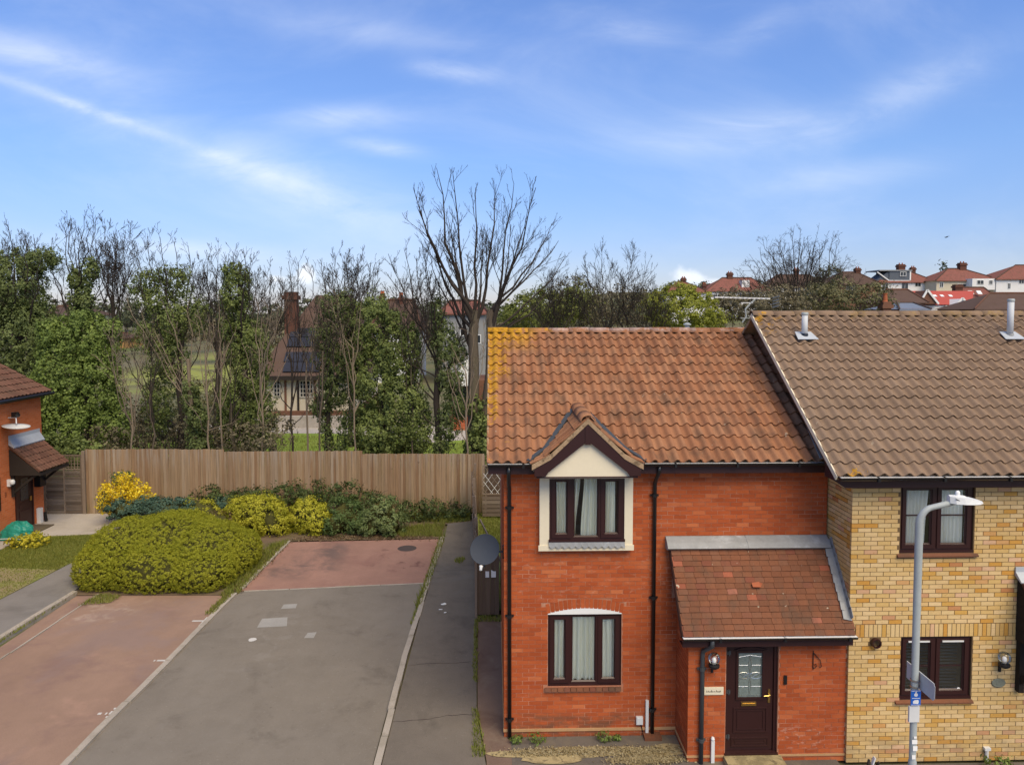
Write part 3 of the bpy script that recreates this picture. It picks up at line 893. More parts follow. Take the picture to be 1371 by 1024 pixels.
def window(parent, x0, x1, z0, z1, yf, lights, bar_z=None, label=None, vent=False):
    """maroon casement: lights = [(x start, x end, opening)] as fractions of the clear width"""
    F = .052
    mb = MB()
    rect_frame(mb, x0, x1, z0, z1, yf, yf + .08, F)
    cx0, cx1 = x0 + F, x1 - F
    cw = cx1 - cx0
    for i in range(len(lights) - 1):
        xm = cx0 + lights[i][1] * cw
        mb.box(xm - .026, xm + .026, yf, yf + .08, z0 + F, z1 - F)
    mb.box(x0 - .01, x1 + .01, yf - .035, yf + .01, z0 - .025, z0 + .018)
    w = mb.build('window', 'maroon', parent, origin=((x0 + x1) / 2, yf, z0))
    if label:
        w['label'] = label
    for i, (a, b, op) in enumerate(lights):
        xa = cx0 + a * cw + (.026 if i else 0)
        xb = cx0 + b * cw - (.026 if i < len(lights) - 1 else 0)
        za, zb = z0 + F, z1 - F
        s_ = MB()
        if op:
            rect_frame(s_, xa - .012, xb + .012, za - .012, zb + .012, yf - .016, yf + .052, .062)
            xa, xb, za, zb = xa + .05, xb - .05, za + .05, zb - .05
        bead(s_, xa, xb, za, zb, yf + .004, .022, .022)
        s_.build('sash', 'maroon', w)
        p_ = MB()
        p_.box(xa + .02, xb - .02, yf + .026, yf + .032, za + .02, zb - .02)
        p_.build('pane', 'glass', w)
        if bar_z:
            b_ = MB()
            b_.box(xa + .02, xb - .02, yf + .016, yf + .025, bar_z - .011, bar_z + .011)
            b_.build('glazing_bar', 'maroon', w)
        if vent:
            v_ = MB()
            v_.box(xa + .03, xb - .03, yf - .03, yf - .018, zb + .005, zb + .03)
            v_.build('trickle_vent', 'white_plastic', w)
    return w
def curtain(x0, x1, z0, z1, y, folds, mat, label, gather=1.0, side=0, cut=None, seed=0):
    """hanging cloth with folds; gather < 1 pulls it in towards one side at the hem"""
    r_ = random.Random(seed)
    nx, nz = folds * 8, 12
    ph = [r_.uniform(0, 6.28) for _ in range(4)]
    vs = []
    for j in range(nz + 1):
        t = j / nz
        z = z1 + (z0 - z1) * t
        g_ = 1 + (gather - 1) * math.sin(min(1, t * 1.05) * math.pi / 2) ** 1.6
        for i in range(nx + 1):
            u = i / nx
            uu = u + .25 / folds * math.sin(u * 9 + ph[0]) * (.5 + .5 * t)
            x = x0 + (x1 - x0) * (u * g_ if side == 0 else 1 - (1 - u) * g_)
            a = .034 + .012 * math.sin(3.1 * u + ph[1])
            yy = y + a * math.sin(uu * folds * 2 * math.pi + .5 * math.sin(t * 2.5 + ph[2])) + .006 * math.sin(uu * folds * 4.7 * math.pi + ph[3])
            vs.append((x, yy, z))
    fs = [(j * (nx + 1) + i, j * (nx + 1) + i + 1, (j + 1) * (nx + 1) + i + 1, (j + 1) * (nx + 1) + i) for j in range(nz) for i in range(nx)]
    mb = MB()
    mb.faces(vs, fs)
    o = mb.build('curtain', mat, None, True)
    return tag(o, label, 'curtain')
# ---- roof tiles
def pantile_mesh(name, w, L, amp, mat, kind):
    if kind == 'roll':
        prof = [(-.02, .010), (.12, -.002), (.28, -.010), (.42, -.006), (.54, .008), (.66, .024), (.78, .033), (.90, .030), (1.04, .014)]
    else:
        prof = [(-.02, .004), (.10, -.004), (.24, -.006), (.38, .004), (.52, .020), (.64, .028), (.76, .024), (.90, .012), (1.03, .002)]
    prof = [(a * w, h * amp) for a, h in prof]
    n = len(prof)
    lift, th = .030, .020
    vs = [(x, 0, h + lift) for x, h in prof] + [(x, L, h) for x, h in prof] + [(x, 0, h + lift) for x, h in prof] + [(x, .004, h + lift - th) for x, h in prof] 
    fs = [(i, i + 1, n + i + 1, n + i) for i in range(n - 1)] + [(3 * n + i, 3 * n + i + 1, 2 * n + i + 1, 2 * n + i) for i in range(n - 1)]
    b = len(vs)
    vs += [(prof[-1][0], 0, prof[-1][1] + lift), (prof[-1][0], L, prof[-1][1]), (prof[-1][0], L, prof[-1][1] - th), (prof[-1][0], 0, prof[-1][1] + lift - th)]
    fs.append((b, b + 3, b + 2, b + 1))
    b = len(vs)
    vs += [(prof[0][0], 0, prof[0][1] + lift), (prof[0][0], L, prof[0][1]), (prof[0][0], L, prof[0][1] - th), (prof[0][0], 0, prof[0][1] + lift - th)]
    fs.append((b, b + 1, b + 2, b + 3))
    me = bpy.data.meshes.new(name)
    me.from_pydata(vs, [], fs)
    sm = np.zeros(len(fs), bool)
    sm[:n - 1] = True
    me.polygons.foreach_set('use_smooth', sm)
    me.materials.append(mt[mat])
    return me, vs, fs
def tile_field(parent, org, ux, uy, cols, rows, tw, gauge, tile, name, mat, n_single, skip=None, prio=None, jit=.004, rowshift=None, colour_shift=True):
    me, tv, tf = tile
    org, ux, uy = Vector(org), Vector(ux).normalized(), Vector(uy).normalized()
    nz = ux.cross(uy).normalized()
    items = []
    for r in range(rows):
        for c in range(cols):
            sh = (rowshift if rowshift and r % 2 else 0)
            p = org + ux * (c * tw + sh) + uy * (r * gauge) + nz * random.uniform(-jit, jit)
            if skip and skip(p + ux * tw / 2 + uy * gauge / 2, r, c):
                continue
            items.append((r, c, p))
    order = sorted(range(len(items)), key=(lambda i: prio(items[i])) if prio else (lambda i: items[i][0]))
    single = set(order[:n_single])
    mb = MB()
    sv, sf, stn = [], [], []
    for i, (r, c, p) in enumerate(items):
        rz = random.uniform(-.008, .008)
        a, b = ux * math.cos(rz) + uy * math.sin(rz), uy * math.cos(rz) - ux * math.sin(rz)
        Mx = Matrix((a, b, nz)).transposed()
        if i in single:
            o = link(name, me, parent, p)
            o.rotation_euler = Mx.to_euler()
        else:
            mb.faces([p + Mx @ Vector(v) for v in tv], tf, random.random() * .999 + .0005)
    if mb.v:
        mb.build(name + '_field', mat, parent, kind='stuff')
def half_round(mb, p, q, r, n=8, lift=0.0, upv=Vector((0, 0, 1)), th=.015):
    p, q = Vector(p), Vector(q)
    d = (q - p).normalized()
    sd = d.cross(upv).normalized()
    rings = []
    for e in (p, q):
        for rr in (r, r - th):
            rings.append([e + sd * rr * math.cos(math.pi * k / n) + upv * (rr * math.sin(math.pi * k / n) * .8 + lift) for k in range(n + 1)])
    b = len(mb.v)
    for rg in rings:
        mb.v.extend(tuple(v) for v in rg)
    N = n + 1
    for k in range(n):
        for f in ((b + k, b + k + 1, b + 2 * N + k + 1, b + 2 * N + k), (b + k + 1, b + k, b + N + k, b + N + k + 1), (b + 2 * N + k, b + 2 * N + k + 1, b + 3 * N + k + 1, b + 3 * N + k)):
            mb.f.append(f)
            mb.t.append(0.0)
def ridge_row(parent, p, q, r, L, mat, name='ridge_tile'):
    p, q = Vector(p), Vector(q)
    n = round((q - p).length / L)
    for k in range(n):
        a, b = p.lerp(q, k / n), p.lerp(q, (k + .985) / n)
        j = Vector((0, 0, random.uniform(-.008, .008)))
        mb = MB()
        half_round(mb, a + j, b + j, r * random.uniform(.97, 1.03))
        mb.build(name, mat, parent, True)
def gutter(parent, x0, x1, y, z, r=.055, ends=True):
    mb = MB()
    n = 8
    pr = [(r * math.cos(math.pi + math.pi * k / n), r * math.sin(math.pi + math.pi * k / n)) for k in range(n + 1)]
    for x, xx in ((x0, x1),):
        vs = [(x, y + a, z + b) for a, b in pr] + [(xx, y + a, z + b) for a, b in pr]
        mb.faces(vs, [(k, k + 1, n + 2 + k, n + 1 + k) for k in range(n)])
        for e in (x, xx):
            mb.poly([(e, y + a, z + b) for a, b in pr])
    # rolled lips
    mb.tube([(x0, y - r, z), (x1, y - r, z)], .008, 6)
    k = x0 + .6
    while k < x1:
        mb.box(k - .02, k + .02, y - r - .010, y + r, z - r - .008, z + .006)
        k += 1.05
    gt = mb.build('gutter', 'black_plastic', parent)
    il = MB()
    il.box(x0 + .005, x1 - .005, y - r + .006, y + r - .012, z - .004, z + .006)
    il.build('gutter_highlight', 'gutter_glint', gt)  # pale strip standing in for the highlight along the gutter
    return gt
def downpipe(parent, pts, r=.034, mat='black_plastic', brackets=()):
    mb = MB()
    mb.tube(pts, r, 12)
    d = mb.build('downpipe', mat, parent, True)
    for z in brackets:
        x, y = pts[-1][0], pts[-1][1]
        b = MB()
        b.lathe((x, y, z), [(r + .001, -.03), (r + .012, -.028), (r + .012, .028), (r + .001, .03)], 12)
        b.box(x - .075, x + .075, y + .012, y + .035, z - .018, z + .018)
        b.build('pipe_bracket', mat, d)
    return d

# ================================================================== RED BRICK HOUSE
A = 12.5                                   # plane of the front wall
RX0, RX1 = .18, 5.82
red = empty('terraced_house', (3.0, 14.5, 0), 'red brick end house with orange pantile roof, gabled upper window and lean-to porch', 'house')
PX0, PX1, PY = 3.20, 5.90, 11.70           # porch front
WLO = (.945, 2.235, .92, 2.20)
WUP = (.955, 2.250, 3.545, 4.675)
ARCH_R = 2.1
def arch_z(x):
    xm = (WLO[0] + WLO[1]) / 2
    return 2.315 + .075 - ((x - xm) / .645) ** 2 * .10
wallm = MB()
wall_boxes(wallm, RX0 + .008, RX1, 0, 4.86, A + .006, A + .24, [(WLO[0], WLO[1], WLO[2], WLO[3]), (WUP[0], WUP[1], WUP[2], WUP[3]), (3.9, 4.65, .1, 1.95)])
wallm.box(RX0 + .008, RX0 + .22, A + .24, 19.9, 0, 4.86)
wallm.box(RX1 - .2, RX1, A + .24, 19.9, 0, 4.86)
wallm.box(RX0 + .008, RX1, 19.9, 20.1, 0, 4.86)
wallm.prism([(RX0 + .008, 12.6, 4.86), (RX0 + .008, 19.9, 4.86), (RX0 + .008, 16.0, 6.93)], (.2, 0, 0))
wallm.box(RX0 + .22, RX1 - .2, A + .25, 19.85, 2.42, 2.62)
wallm.box(RX0 + .22, RX1 - .2, 15.2, 15.3, .05, 4.8)
rwall = wallm.build('wall', 'red_mortar', red)
rb = Bricks('red_brick')
def cuts_red(z):
    c_ = []
    if WLO[2] - .02 < z < 2.47:
        top = z
        xm = (WLO[0] + WLO[1]) / 2
        if z < 2.30:
            c_.append((WLO[0] - .005, WLO[1] + .005))
        else:
            hw = math.sqrt(max(0, (2.49 - z) / .10)) * .70 if z > 2.40 else .72
            c_.append((xm - min(hw, .72), xm + min(hw, .72)))
    if .815 < z < WLO[2]:
        c_.append((WLO[0] - .07, WLO[1] + .03))
    if z > 3.37:
        c_.append((.80, 2.385))
    if z < 3.30:
        c_.append((3.21, 5.9)) if z < 2.5 else c_.append((3.12, 5.9))
    return c_
lay_front(rb, RX0, RX1, .0, 4.86, A, cuts_red)
# buff plinth course is a proud ledge
xm = (WLO[0] + WLO[1]) / 2
# arch of bricks on end
for k in range(18):
    t = (k + .5) / 18 - .5
    x = xm + t * 1.36
    zb = 2.315 - (t * 2) ** 2 * .095 + .075
    rb.add((x * 1.0, A + .025, zb + .0), (.064, .05, .168), t * .34)
# porch brickwork
DX0, DX1, DZ0, DZ1 = 3.83, 4.70, .14, 2.02
porchm = MB()
wall_boxes(porchm, PX0 + .006, PX1 - .06, 0, 2.22, PY + .006, PY + .2, [(DX0, DX1, DZ0, DZ1)])
porchm.box(PX0 + .006, PX0 + .2, PY + .2, A, 0, 2.22)
pw = porchm.build('porch_wall', 'red_mortar', red)
pbx = Bricks('red_brick')
lay_front(pbx, PX0, PX1 - .05, 0, 2.20, PY, lambda z: [(DX0 - .003, DX1 + .003)] if z < DZ1 + .03 else [])
lay_side(pbx, PY + .056, A - .002, 0, 2.34, PX0, -1)
lay_side(rb, A + .056, 16.5, 0, 4.86, RX0, -1)
def front_first(b):
    c, d, r = b
    return (0 if d[0] > .19 and d[1] < .1 else 1, abs(c.x - 2.0) + abs(c.z - 3) * .5)
pbx.build(pw, 130, front_first)
rb.build(rwall, 168, front_first)
# plinth
mb = MB()
mb.box(RX0 - .012, PX0, A - .014, A + .01, .115, .165)
mb.build('plinth', 'plinth_buff', red)
mb = MB()
mb.box(RX0 - .012, RX0 + .01, A + .012, 17, .115, .165)
mb.build('plinth', 'plinth_buff', red)
mb = MB()
mb.box(PX0 - .012, DX0 - .02, PY - .012, PY + .01, .10, .135)
mb.build('plinth', 'plinth_buff', red)
mb = MB()
mb.box(DX1 + .02, PX1 - .05, PY - .012, PY + .01, .10, .135)
mb.build('plinth', 'plinth_buff', red)
mb = MB()
mb.box(PX0 - .012, PX0 + .008, PY + .012, A - .015, .10, .135)
mb.build('plinth', 'plinth_buff', red)
# windows
window(red, *WLO, A + .045, [(0, .285, True), (.285, .69, False), (.69, 1, True)])
window(red, *WUP, A - .10, [(0, .285, True), (.285, .69, False), (.69, 1, True)], label='window under the gable')
# arch infill over the lower window
mb = MB()
pts = [(WLO[0], A + .03, WLO[3])] + [(xm + t * .645, A + .03, 2.235 + .085 - t * t * .085) for t in [i / 10 - 1 for i in range(21)]] + [(WLO[1], A + .03, WLO[3])]
mb.prism([(x_, A + .0015, z_) for x_, y_, z_ in reversed(pts)], (0, .02, 0))
mb.build('arch_panel', 'white_paint', red)
# brick sill
sl_ = MB()
sl_.box(WLO[0] - .055, WLO[1] + .02, A + .0, A + .05, .80, .862)
sill = sl_.build('window_sill', 'red_mortar', red)
for k in range(12):
    x = WLO[0] - .05 + k * .112
    mb = MB()
    mb.obox((x + .05, A - .004, .865), (.051, 0, 0), (0, .042, -.012), (0, .008, .032), random.random())
    mb.build('brick', 'plain_tile_red', sill)
# curtains of the red house
curtain(.99, 1.33, .97, 2.16, A + .135, 4, 'curtain_white', 'pale curtain behind the left light of the lower window in red house', seed=1)
curtain(1.34, 1.82, .97, 2.16, A + .135, 5, 'curtain_white', 'pale curtain across the wide middle light of the lower window in red house', seed=2)
curtain(1.83, 2.19, .97, 2.16, A + .135, 4, 'curtain_white', 'pale curtain behind the right light of the lower window in red house', seed=3)
curtain(.99, 1.31, 3.57, 4.62, A + .005, 6, 'curtain_white', 'pale curtain drawn behind the left light of the gabled window', seed=4)
curtain(1.345, 1.50, 3.57, 4.62, A + .0, 3, 'curtain_white', 'narrow curtain pulled aside just left of the dark gap in gabled window', gather=.45, side=0, seed=5)
curtain(1.565, 1.80, 3.57, 4.62, A + .005, 4, 'curtain_white', 'wavy curtain just right of the dark gap in gabled window', gather=1.25, side=1, seed=6)
curtain(1.86, 2.10, 3.57, 4.62, A + .0, 4, 'curtain_white', 'pale curtain behind the right light of the gabled window', seed=7)
# cream surround of the upper window
mb = MB()
rect = [(.79, 2.39, 3.37, 4.86)]
wall_boxes(mb, .79, 2.395, 3.375, 4.86, A - .11, A + .02, [(WUP[0], WUP[1], WUP[2] - .015, WUP[3] + .001)])
wall_boxes(mb, .77, 2.415, 3.365, 3.46, A - .125, A - .105, [(WUP[0] - .01, WUP[1] + .01, 3.38, 3.47)])
mb.build('window_surround', 'cream_render', red)
# lead apron with a scalloped hem
mb = MB()
n = 60
x0, x1 = WUP[0] - .005, WUP[1] + .005
top = [(x0 + (x1 - x0) * k / n, A - .128, 3.525) for k in range(n + 1)]
bot = [(x0 + (x1 - x0) * k / n, A - .150, 3.425 - .042 * abs(math.sin(math.pi * 11.5 * k / n)) + .030) for k in range(n + 1)]
mb.faces(top + bot, [(k, n + 1 + k, n + 2 + k, k + 1) for k in range(n)])
ap_ = MB()
ap_.box(x0, x1, A - .150, A - .112, 3.515, 3.53)
mb.v += [(v[0], v[1] + .006, v[2]) for v in mb.v[:]]
mb.build('lead_apron', 'lead', red)
# ---- main roof
EY, EZ, RYD, RZ = 12.17, 4.935, 16.0, 7.045
sl_len = math.hypot(RYD - EY, RZ - EZ)
ruy = Vector((0, RYD - EY, RZ - EZ)).normalized()
rn = Vector((1, 0, 0)).cross(ruy)
mb = MB()
def rp(x, s, h=0.0):
    return Vector((x, EY, EZ)) + ruy * s + rn * h
mb.prism([rp(-.09, 0.02, -.10), rp(5.81, .02, -.10), rp(5.81, sl_len, -.10), rp(-.09, sl_len, -.10)], rn * .085)
mb.prism([(-.09, RYD + .03, RZ - .06), (5.81, RYD + .03, RZ - .06), (5.81, 20.3, EZ - .15), (-.09, 20.3, EZ - .15)], (0, 0, .07))
rroof = mb.build('roof', 'mortar_bed', red)
# gablet geometry
GX, GZ, GY0 = 1.565, 5.665, 12.02         # ridge of the gablet
def main_z(y):
    return EZ + (y - EY) * (RZ - EZ) / (RYD - EY)
def gab_drop(dx):
    dx = abs(dx)
    return dx * .96 if dx < .62 else .62 * .96 + (dx - .62) * .55
def in_gablet(p, r, c):
    dx = abs(p.x - GX)
    return dx < .86 and GZ - gab_drop(dx) > p.z + .05
TW, GA = 5.90 / 31, sl_len / 13
pt = pantile_mesh('roof_tile', TW, GA + .035, 1.45, 'red_tile', 'roll')
tile_field(rroof, rp(-.105, -.02), (1, 0, 0), ruy, 31, 13, TW, GA, pt, 'roof_tile', 'red_tile', 298, skip=in_gablet, prio=lambda it: (it[0], abs(it[1] - 12)))
ridge_row(rroof, (-.12, RYD, RZ - .015), (5.62, RYD, RZ - .015), .125, .43, 'red_tile')
# mortar verge on the left edge
mb = MB()
mb.prism([rp(-.115, -.01, -.045), rp(-.115, sl_len, -.045), rp(-.115, sl_len, .02), rp(-.115, -.01, .02)], (.03, 0, 0))
mb.build('verge', 'mortar_bed', rroof)
mb = MB()
mb.prism([rp(-.07, .05, -.25), rp(-.07, sl_len, -.25), rp(-.07, sl_len, -.05), rp(-.07, .05, -.05)], (.03, 0, 0))
mb.build('barge_board', 'maroon_fascia', rroof)
# lead at the junction with the brown roof
mb = MB()
mb.prism([rp(5.50, -.02, .075), rp(5.815, -.02, .06), rp(5.815, 2.6, .06), rp(5.77, 2.6, .075)], rn * .02)
mb.build('lead_flashing', 'lead', rroof)
# fascia, gutters
mb = MB()
mb.box(-.09, .70, A - .26, A - .235, 4.73, 4.93)
mb.box(-.09, .70, A - .235, A + .01, 4.735, 4.755)
mb.build('fascia', 'maroon_fascia', red)
mb = MB()
mb.box(2.43, 5.66, A - .26, A - .235, 4.73, 4.93)
mb.box(2.43, 5.66, A - .235, A + .01, 4.735, 4.755)
mb.build('fascia', 'maroon_fascia', red)
gutter(red, -.10, .66, A - .325, 4.915)
gutter(red, 2.46, 5.68, A - .325, 4.915)
downpipe(red, [(.255, A - .31, 4.86), (.255, A - .30, 4.72), (.262, A - .10, 4.52), (.272, A - .05, 4.44), (.275, A - .05, .02)], brackets=(4.1, 2.2, .36))
downpipe(red, [(2.80, A - .31, 4.86), (2.80, A - .30, 4.76), (2.79, A - .10, 4.58), (2.785, A - .05, 4.50), (2.78, A - .05, .06)], brackets=(4.3, 2.5, .5))
# ---- gablet
gab = MB()
ys_b = [(-.9, GZ - gab_drop(.9)), (-.62, GZ - gab_drop(.62)), (0, GZ), (.62, GZ - gab_drop(.62)), (.9, GZ - gab_drop(.9))]
top_ = [(GX + a, GY0 + .05, z - .03) for a, z in ys_b]
bot_ = [(GX + a, GY0 + .05, z - .11) for a, z in reversed(ys_b)]
gab.prism(top_ + bot_, (0, 1.75, 0))
gr_ = gab.build('gable_roof', 'mortar_bed', red)
# barge boards (two boards per side, the lower one kicking out)
def barge(sgn):
    mb = MB()
    w = .185
    seq = [(0.0, GZ - .06), (.62, GZ - .06 - .62 * .96), (.885, GZ - .06 - .62 * .96 - .265 * .55)]
    up_ = [(GX + sgn * a, GY0, z) for a, z in seq]
    lo_ = [(GX + sgn * (.885), GY0, 4.735), (GX + sgn * .70, GY0, 4.735), (GX + sgn * .66, GY0, 4.80), (GX, GY0, GZ - .06 - w * 1.52)]
    pts = up_ + lo_
    if sgn > 0:
        pts = list(reversed(pts))
    mb.prism(list(reversed(pts)), (0, .028, 0))
    mb.build('barge_board', 'maroon', gr_)
barge(-1)
barge(1)
mb = MB()
mb.box(GX - .045, GX + .045, GY0 - .012, GY0 + .02, GZ - .40, GZ - .10)
mb.build('finial_block', 'maroon', gr_)
# bedding mortar above the boards
for sgn in (-1, 1):
    mb = MB()
    a = [(GX + sgn * d, GY0 - .01, GZ - gab_drop(d) - .055) for d in (0.0, .62, .93)]
    b = [(GX + sgn * d, GY0 - .01, GZ - gab_drop(d) + .035) for d in (.93, .62, 0.0)]
    mb.prism(a + b if sgn > 0 else list(reversed(a + b)), (0, .05, 0))
    mb.build('verge_mortar', 'mortar_bed', gr_)
mb = MB()
mb.prism([(GX - .76, GY0 + .06, 4.685), (GX + .76, GY0 + .06, 4.685), (GX + .76, GY0 + .06, 4.80), (GX, GY0 + .06, 5.50), (GX - .76, GY0 + .06, 4.80)], (0, .03, 0))
mb.build('gable_panel', 'cream_render', gr_)
mb = MB()
mb.box(.72, 2.41, GY0 + .03, A - .1, 4.70, 4.72)
mb.build('soffit', 'maroon_fascia', gr_)
# gablet tiles: rolls run down each slope
gt = pantile_mesh('roof_tile', .155, .36, .9, 'red_tile', 'roll')
for sgn in (-1, 1):
    up1 = Vector((-sgn * 1, 0, .96)).normalized()
    up2 = Vector((-sgn * 1, 0, .55)).normalized()
    uxx = Vector((0, -sgn * -1, 0)) if sgn > 0 else Vector((0, -1, 0))
    for r in range(4):
        d = [.94, .70, .455, .205][r]
        upv = up2 if r == 0 else up1
        for c in range(11):
            y = GY0 + .00 + c * .155
            z = GZ - gab_drop(d) + .03
            if main_z(y + .08) > z + .16:
                continue
            base = Vector((GX + sgn * d, y + (0 if sgn > 0 else .155), z))
            nzv = uxx.cross(upv).normalized()
            o = link('roof_tile', gt[0], gr_, base)
            o.rotation_euler = Matrix((uxx, upv, nzv)).transposed().to_euler()
ridge_row(gr_, (GX, GY0 - .03, GZ + .0), (GX, 14.05, GZ + .02), .13, .5, 'red_tile')
# valley lead both sides of the gablet, coloured dark to imitate the shadow gap
for sgn in (-1, 1):
    mb = MB()
    q = []
    for k in range(9):
        d = .08 + k * .108
        z = GZ - gab_drop(d) + .03
        q.append(Vector((GX + sgn * (d + .035), EY + (z - EZ) * (RYD - EY) / (RZ - EZ) - .01, z + .045)))
    for a, b in zip(q[:-1], q[1:]):
        mb.bar(a, b, .085, .05)
    mb.build('valley_shadow_lead', 'pipe_grey', gr_)
# ---- porch roof
PEY, PEZ, PTY, PTZ = 11.47, 2.265, 12.36, 3.395
puy = Vector((0, PTY - PEY, PTZ - PEZ)).normalized()
pn_ = Vector((1, 0, 0)).cross(puy)
plen = math.hypot(PTY - PEY, PTZ - PEZ)
def pp(x, s, h=0.0):
    return Vector((x, PEY, PEZ)) + puy * s + pn_ * h
mb = MB()
mb.prism([pp(3.05, .0, -.10), pp(5.83, 0, -.10), pp(5.83, plen + .08, -.10), pp(3.05, plen + .08, -.10)], pn_ * .085)
mb.prism([pp(3.035, .0, -.13), pp(3.035, plen + .08, -.13), pp(3.035, plen + .08, -.01), pp(3.035, 0, -.01)], (.02, 0, 0))
proof = mb.build('porch_roof', 'dark_tile', red)
cols, rows = 17, 15
ptw, pg = 2.80 / cols, plen / rows
def plain_tile():
    w, L = ptw - .004, pg * 1.9
    vs = [(0, 0, .026), (w / 2, 0, .030), (w, 0, .026), (0, L, .004), (w / 2, L, .008), (w, L, .004), (0, 0, .012), (w / 2, 0, .016), (w, 0, .012)]
    fs = [(0, 1, 4, 3), (1, 2, 5, 4), (6, 7, 1, 0), (7, 8, 2, 1), (6, 0, 3), (2, 8, 5)]
    me = bpy.data.meshes.new('plain_tile')
    me.from_pydata(vs, [], fs)
    me.materials.append(mt['plain_tile_red'])
    return me, vs, fs
tile_field(proof, pp(3.045, -.03), (1, 0, 0), puy, cols, rows, ptw, pg, plain_tile(), 'plain_tile', 'plain_tile_red', 300, rowshift=ptw / 2 - .06, jit=.003)
mb = MB()
mb.prism([(2.985, A - .006, 3.575), (2.985, A - .03, 3.575), (2.985, PTY - .01, PTZ + .10), (2.985, PTY - .09, PTZ + .025), (2.985, PTY + .0, PTZ - .03), (2.985, A - .006, PTZ - .02)], (1.40, 0, 0))
mb.prism([(4.375, A - .004, 3.58), (4.375, A - .034, 3.58), (4.375, PTY - .014, PTZ + .104), (4.375, PTY - .095, PTZ + .027), (4.375, PTY + .0, PTZ - .03), (4.375, A - .004, PTZ - .02)], (1.43, 0, 0))
mb.build('lead_flashing', 'lead', proof)
mb = MB()
for k in range(9):
    s0 = .22 + k * (plen - .1) / 9
    mb.prism([pp(5.70, s0, .035 + .004 * (k % 2)), pp(5.835, s0 - .03, .035), pp(5.835, s0 + .16, .035), pp(5.72, s0 + .16, .03)], pn_ * .014)
    mb.prism([pp(5.825, s0, .03), pp(5.825, s0 + .165, .03), pp(5.825, s0 + .165, .15), pp(5.825, s0, .13)], (.008, 0, 0))
mb.build('step_flashing', 'lead', proof)
gutter(red, 3.03, 5.86, PEY - .03, 2.235, .052)
mb = MB()
mb.box(3.05, 5.84, PEY + .04, PEY + .065, 2.05, 2.23)
mb.box(3.05, 5.80, PEY + .065, PY + .02, 2.055, 2.075)
mb.build('fascia', 'maroon_fascia', red)
downpipe(red, [(3.52, PEY - .02, 2.19), (3.52, PEY - .0, 2.08), (3.43, PY - .06, 1.93), (3.42, PY - .05, 1.87), (3.415, PY - .05, .03)], .036, 'pipe_grey', (1.62, .42))
# loose red tile slipped onto the porch roof
mb = MB()
q = at(1012, 774, 11.95)
s_ = (q.y - PEY) / puy.y
mb.prism([pp(q.x - .075, s_ - .03, .055), pp(q.x + .06, s_ - .035, .055), pp(q.x + .085, s_ + .02, .075), pp(q.x + .04, s_ + .055, .06), pp(q.x - .08, s_ + .04, .055)], pn_ * .016)
tag(mb.build('loose_tile', 'terracotta', None), 'broken bright orange tile lying loose in the middle of the porch roof', 'roof tile')
# ---- front door
mb = MB()
mb.box(DX0, DX0 + .055, PY + .05, PY + .13, DZ0, DZ1)
mb.box(DX1 - .055, DX1, PY + .05, PY + .13, DZ0, DZ1)
mb.box(DX0 + .055, DX1 - .055, PY + .05, PY + .13, DZ1 - .055, DZ1)
mb.build('door_frame', 'maroon', red)
dx0, dx1, dz0, dz1 = DX0 + .06, DX1 - .06, DZ0 + .03, DZ1 - .06
GXa, GXb, GZa, GZb = 4.05, 4.455, 1.07, 1.80
mb = MB()
wall_boxes(mb, dx0, dx1, dz0, dz1, PY + .075, PY + .12, [(GXa, GXb, GZa, GZb + .03)])
# mouldings: panel below and rail
for (a, b, c_, d_) in ((dx0 + .09, dx1 - .09, dz0 + .30, .90), (dx0 + .06, dx1 - .06, dz0 + .06, dz0 + .22)):
    rect_frame(mb, a, b, c_, d_, PY + .062, PY + .076, .022)
    rect_frame(mb, a + .06, b - .06, c_ + .05, d_ - .05, PY + .066, PY + .0765, .012)
rect_frame(mb, GXa - .035, GXb + .035, GZa - .035, GZb + .065, PY + .055, PY + .0765, .036)
n = 10
arc = [(GXa - .06 + (GXb - GXa + .12) * k / n, PY + .060, GZb + .075 + .045 * (1 - (2 * k / n - 1) ** 2)) for k in range(n + 1)]
for p, q in zip(arc[:-1], arc[1:]):
    mb.bar(p, q, .02, .018, upv=(0, 0, 1))
door = mb.build('door', 'maroon', red)
mb = MB()
mb.box(GXa, GXb, PY + .088, PY + .10, GZa, GZb + .03)
mb.build('door_pane', 'frosted_glass', door)
# leaded pattern
mb = MB()
yl = PY + .084
def came(pts, r=.0042):
    mb.tube([(x, yl, z) for x, z in pts], r, 5)
gm = (GXa + GXb) / 2
came([(GXa + .02, GZb - .05), (gm, GZb - .02), (GXb - .02, GZb - .05)])
came([(GXa + .02, GZb - .05), (GXa + .02, GZa + .03), (GXb - .02, GZa + .03), (GXb - .02, GZb - .05)], .003)
for z in (GZb - .19, GZa + .18):
    came([(GXa + .02, z), (gm - .03, z)])
    came([(gm + .03, z), (GXb - .02, z)])
zm = (GZa + GZb) / 2 + .0
for s in (-1, 1):
    came([(gm + s * (.10 + .10 * math.cos(a)), zm + .055 * math.sin(a)) for a in [2 * math.pi * k / 14 for k in range(15)]])
    came([(gm + s * .02 * math.sin(math.pi * k / 6), zm + .05 + .29 * k / 6) for k in range(7)], .003)
    came([(gm + s * .02 * math.sin(math.pi * k / 6), zm - .05 - .26 * k / 6) for k in range(7)], .003)
    came([(gm + s * .03, zm - .045), (gm + s * .09, zm + .005), (gm + s * .16, zm + .03), (gm + s * .10, zm - .02), (gm + s * .03, zm + .03)], .003)
mb.build('leaded_pattern', 'steel', door)
mb = MB()
mb.box(4.11, 4.36, PY + .058, PY + .076, .93, .99)
mb.box(4.13, 4.34, PY + .050, PY + .060, .945, .975)
mb.build('letterbox', 'brass', door)
mb = MB()
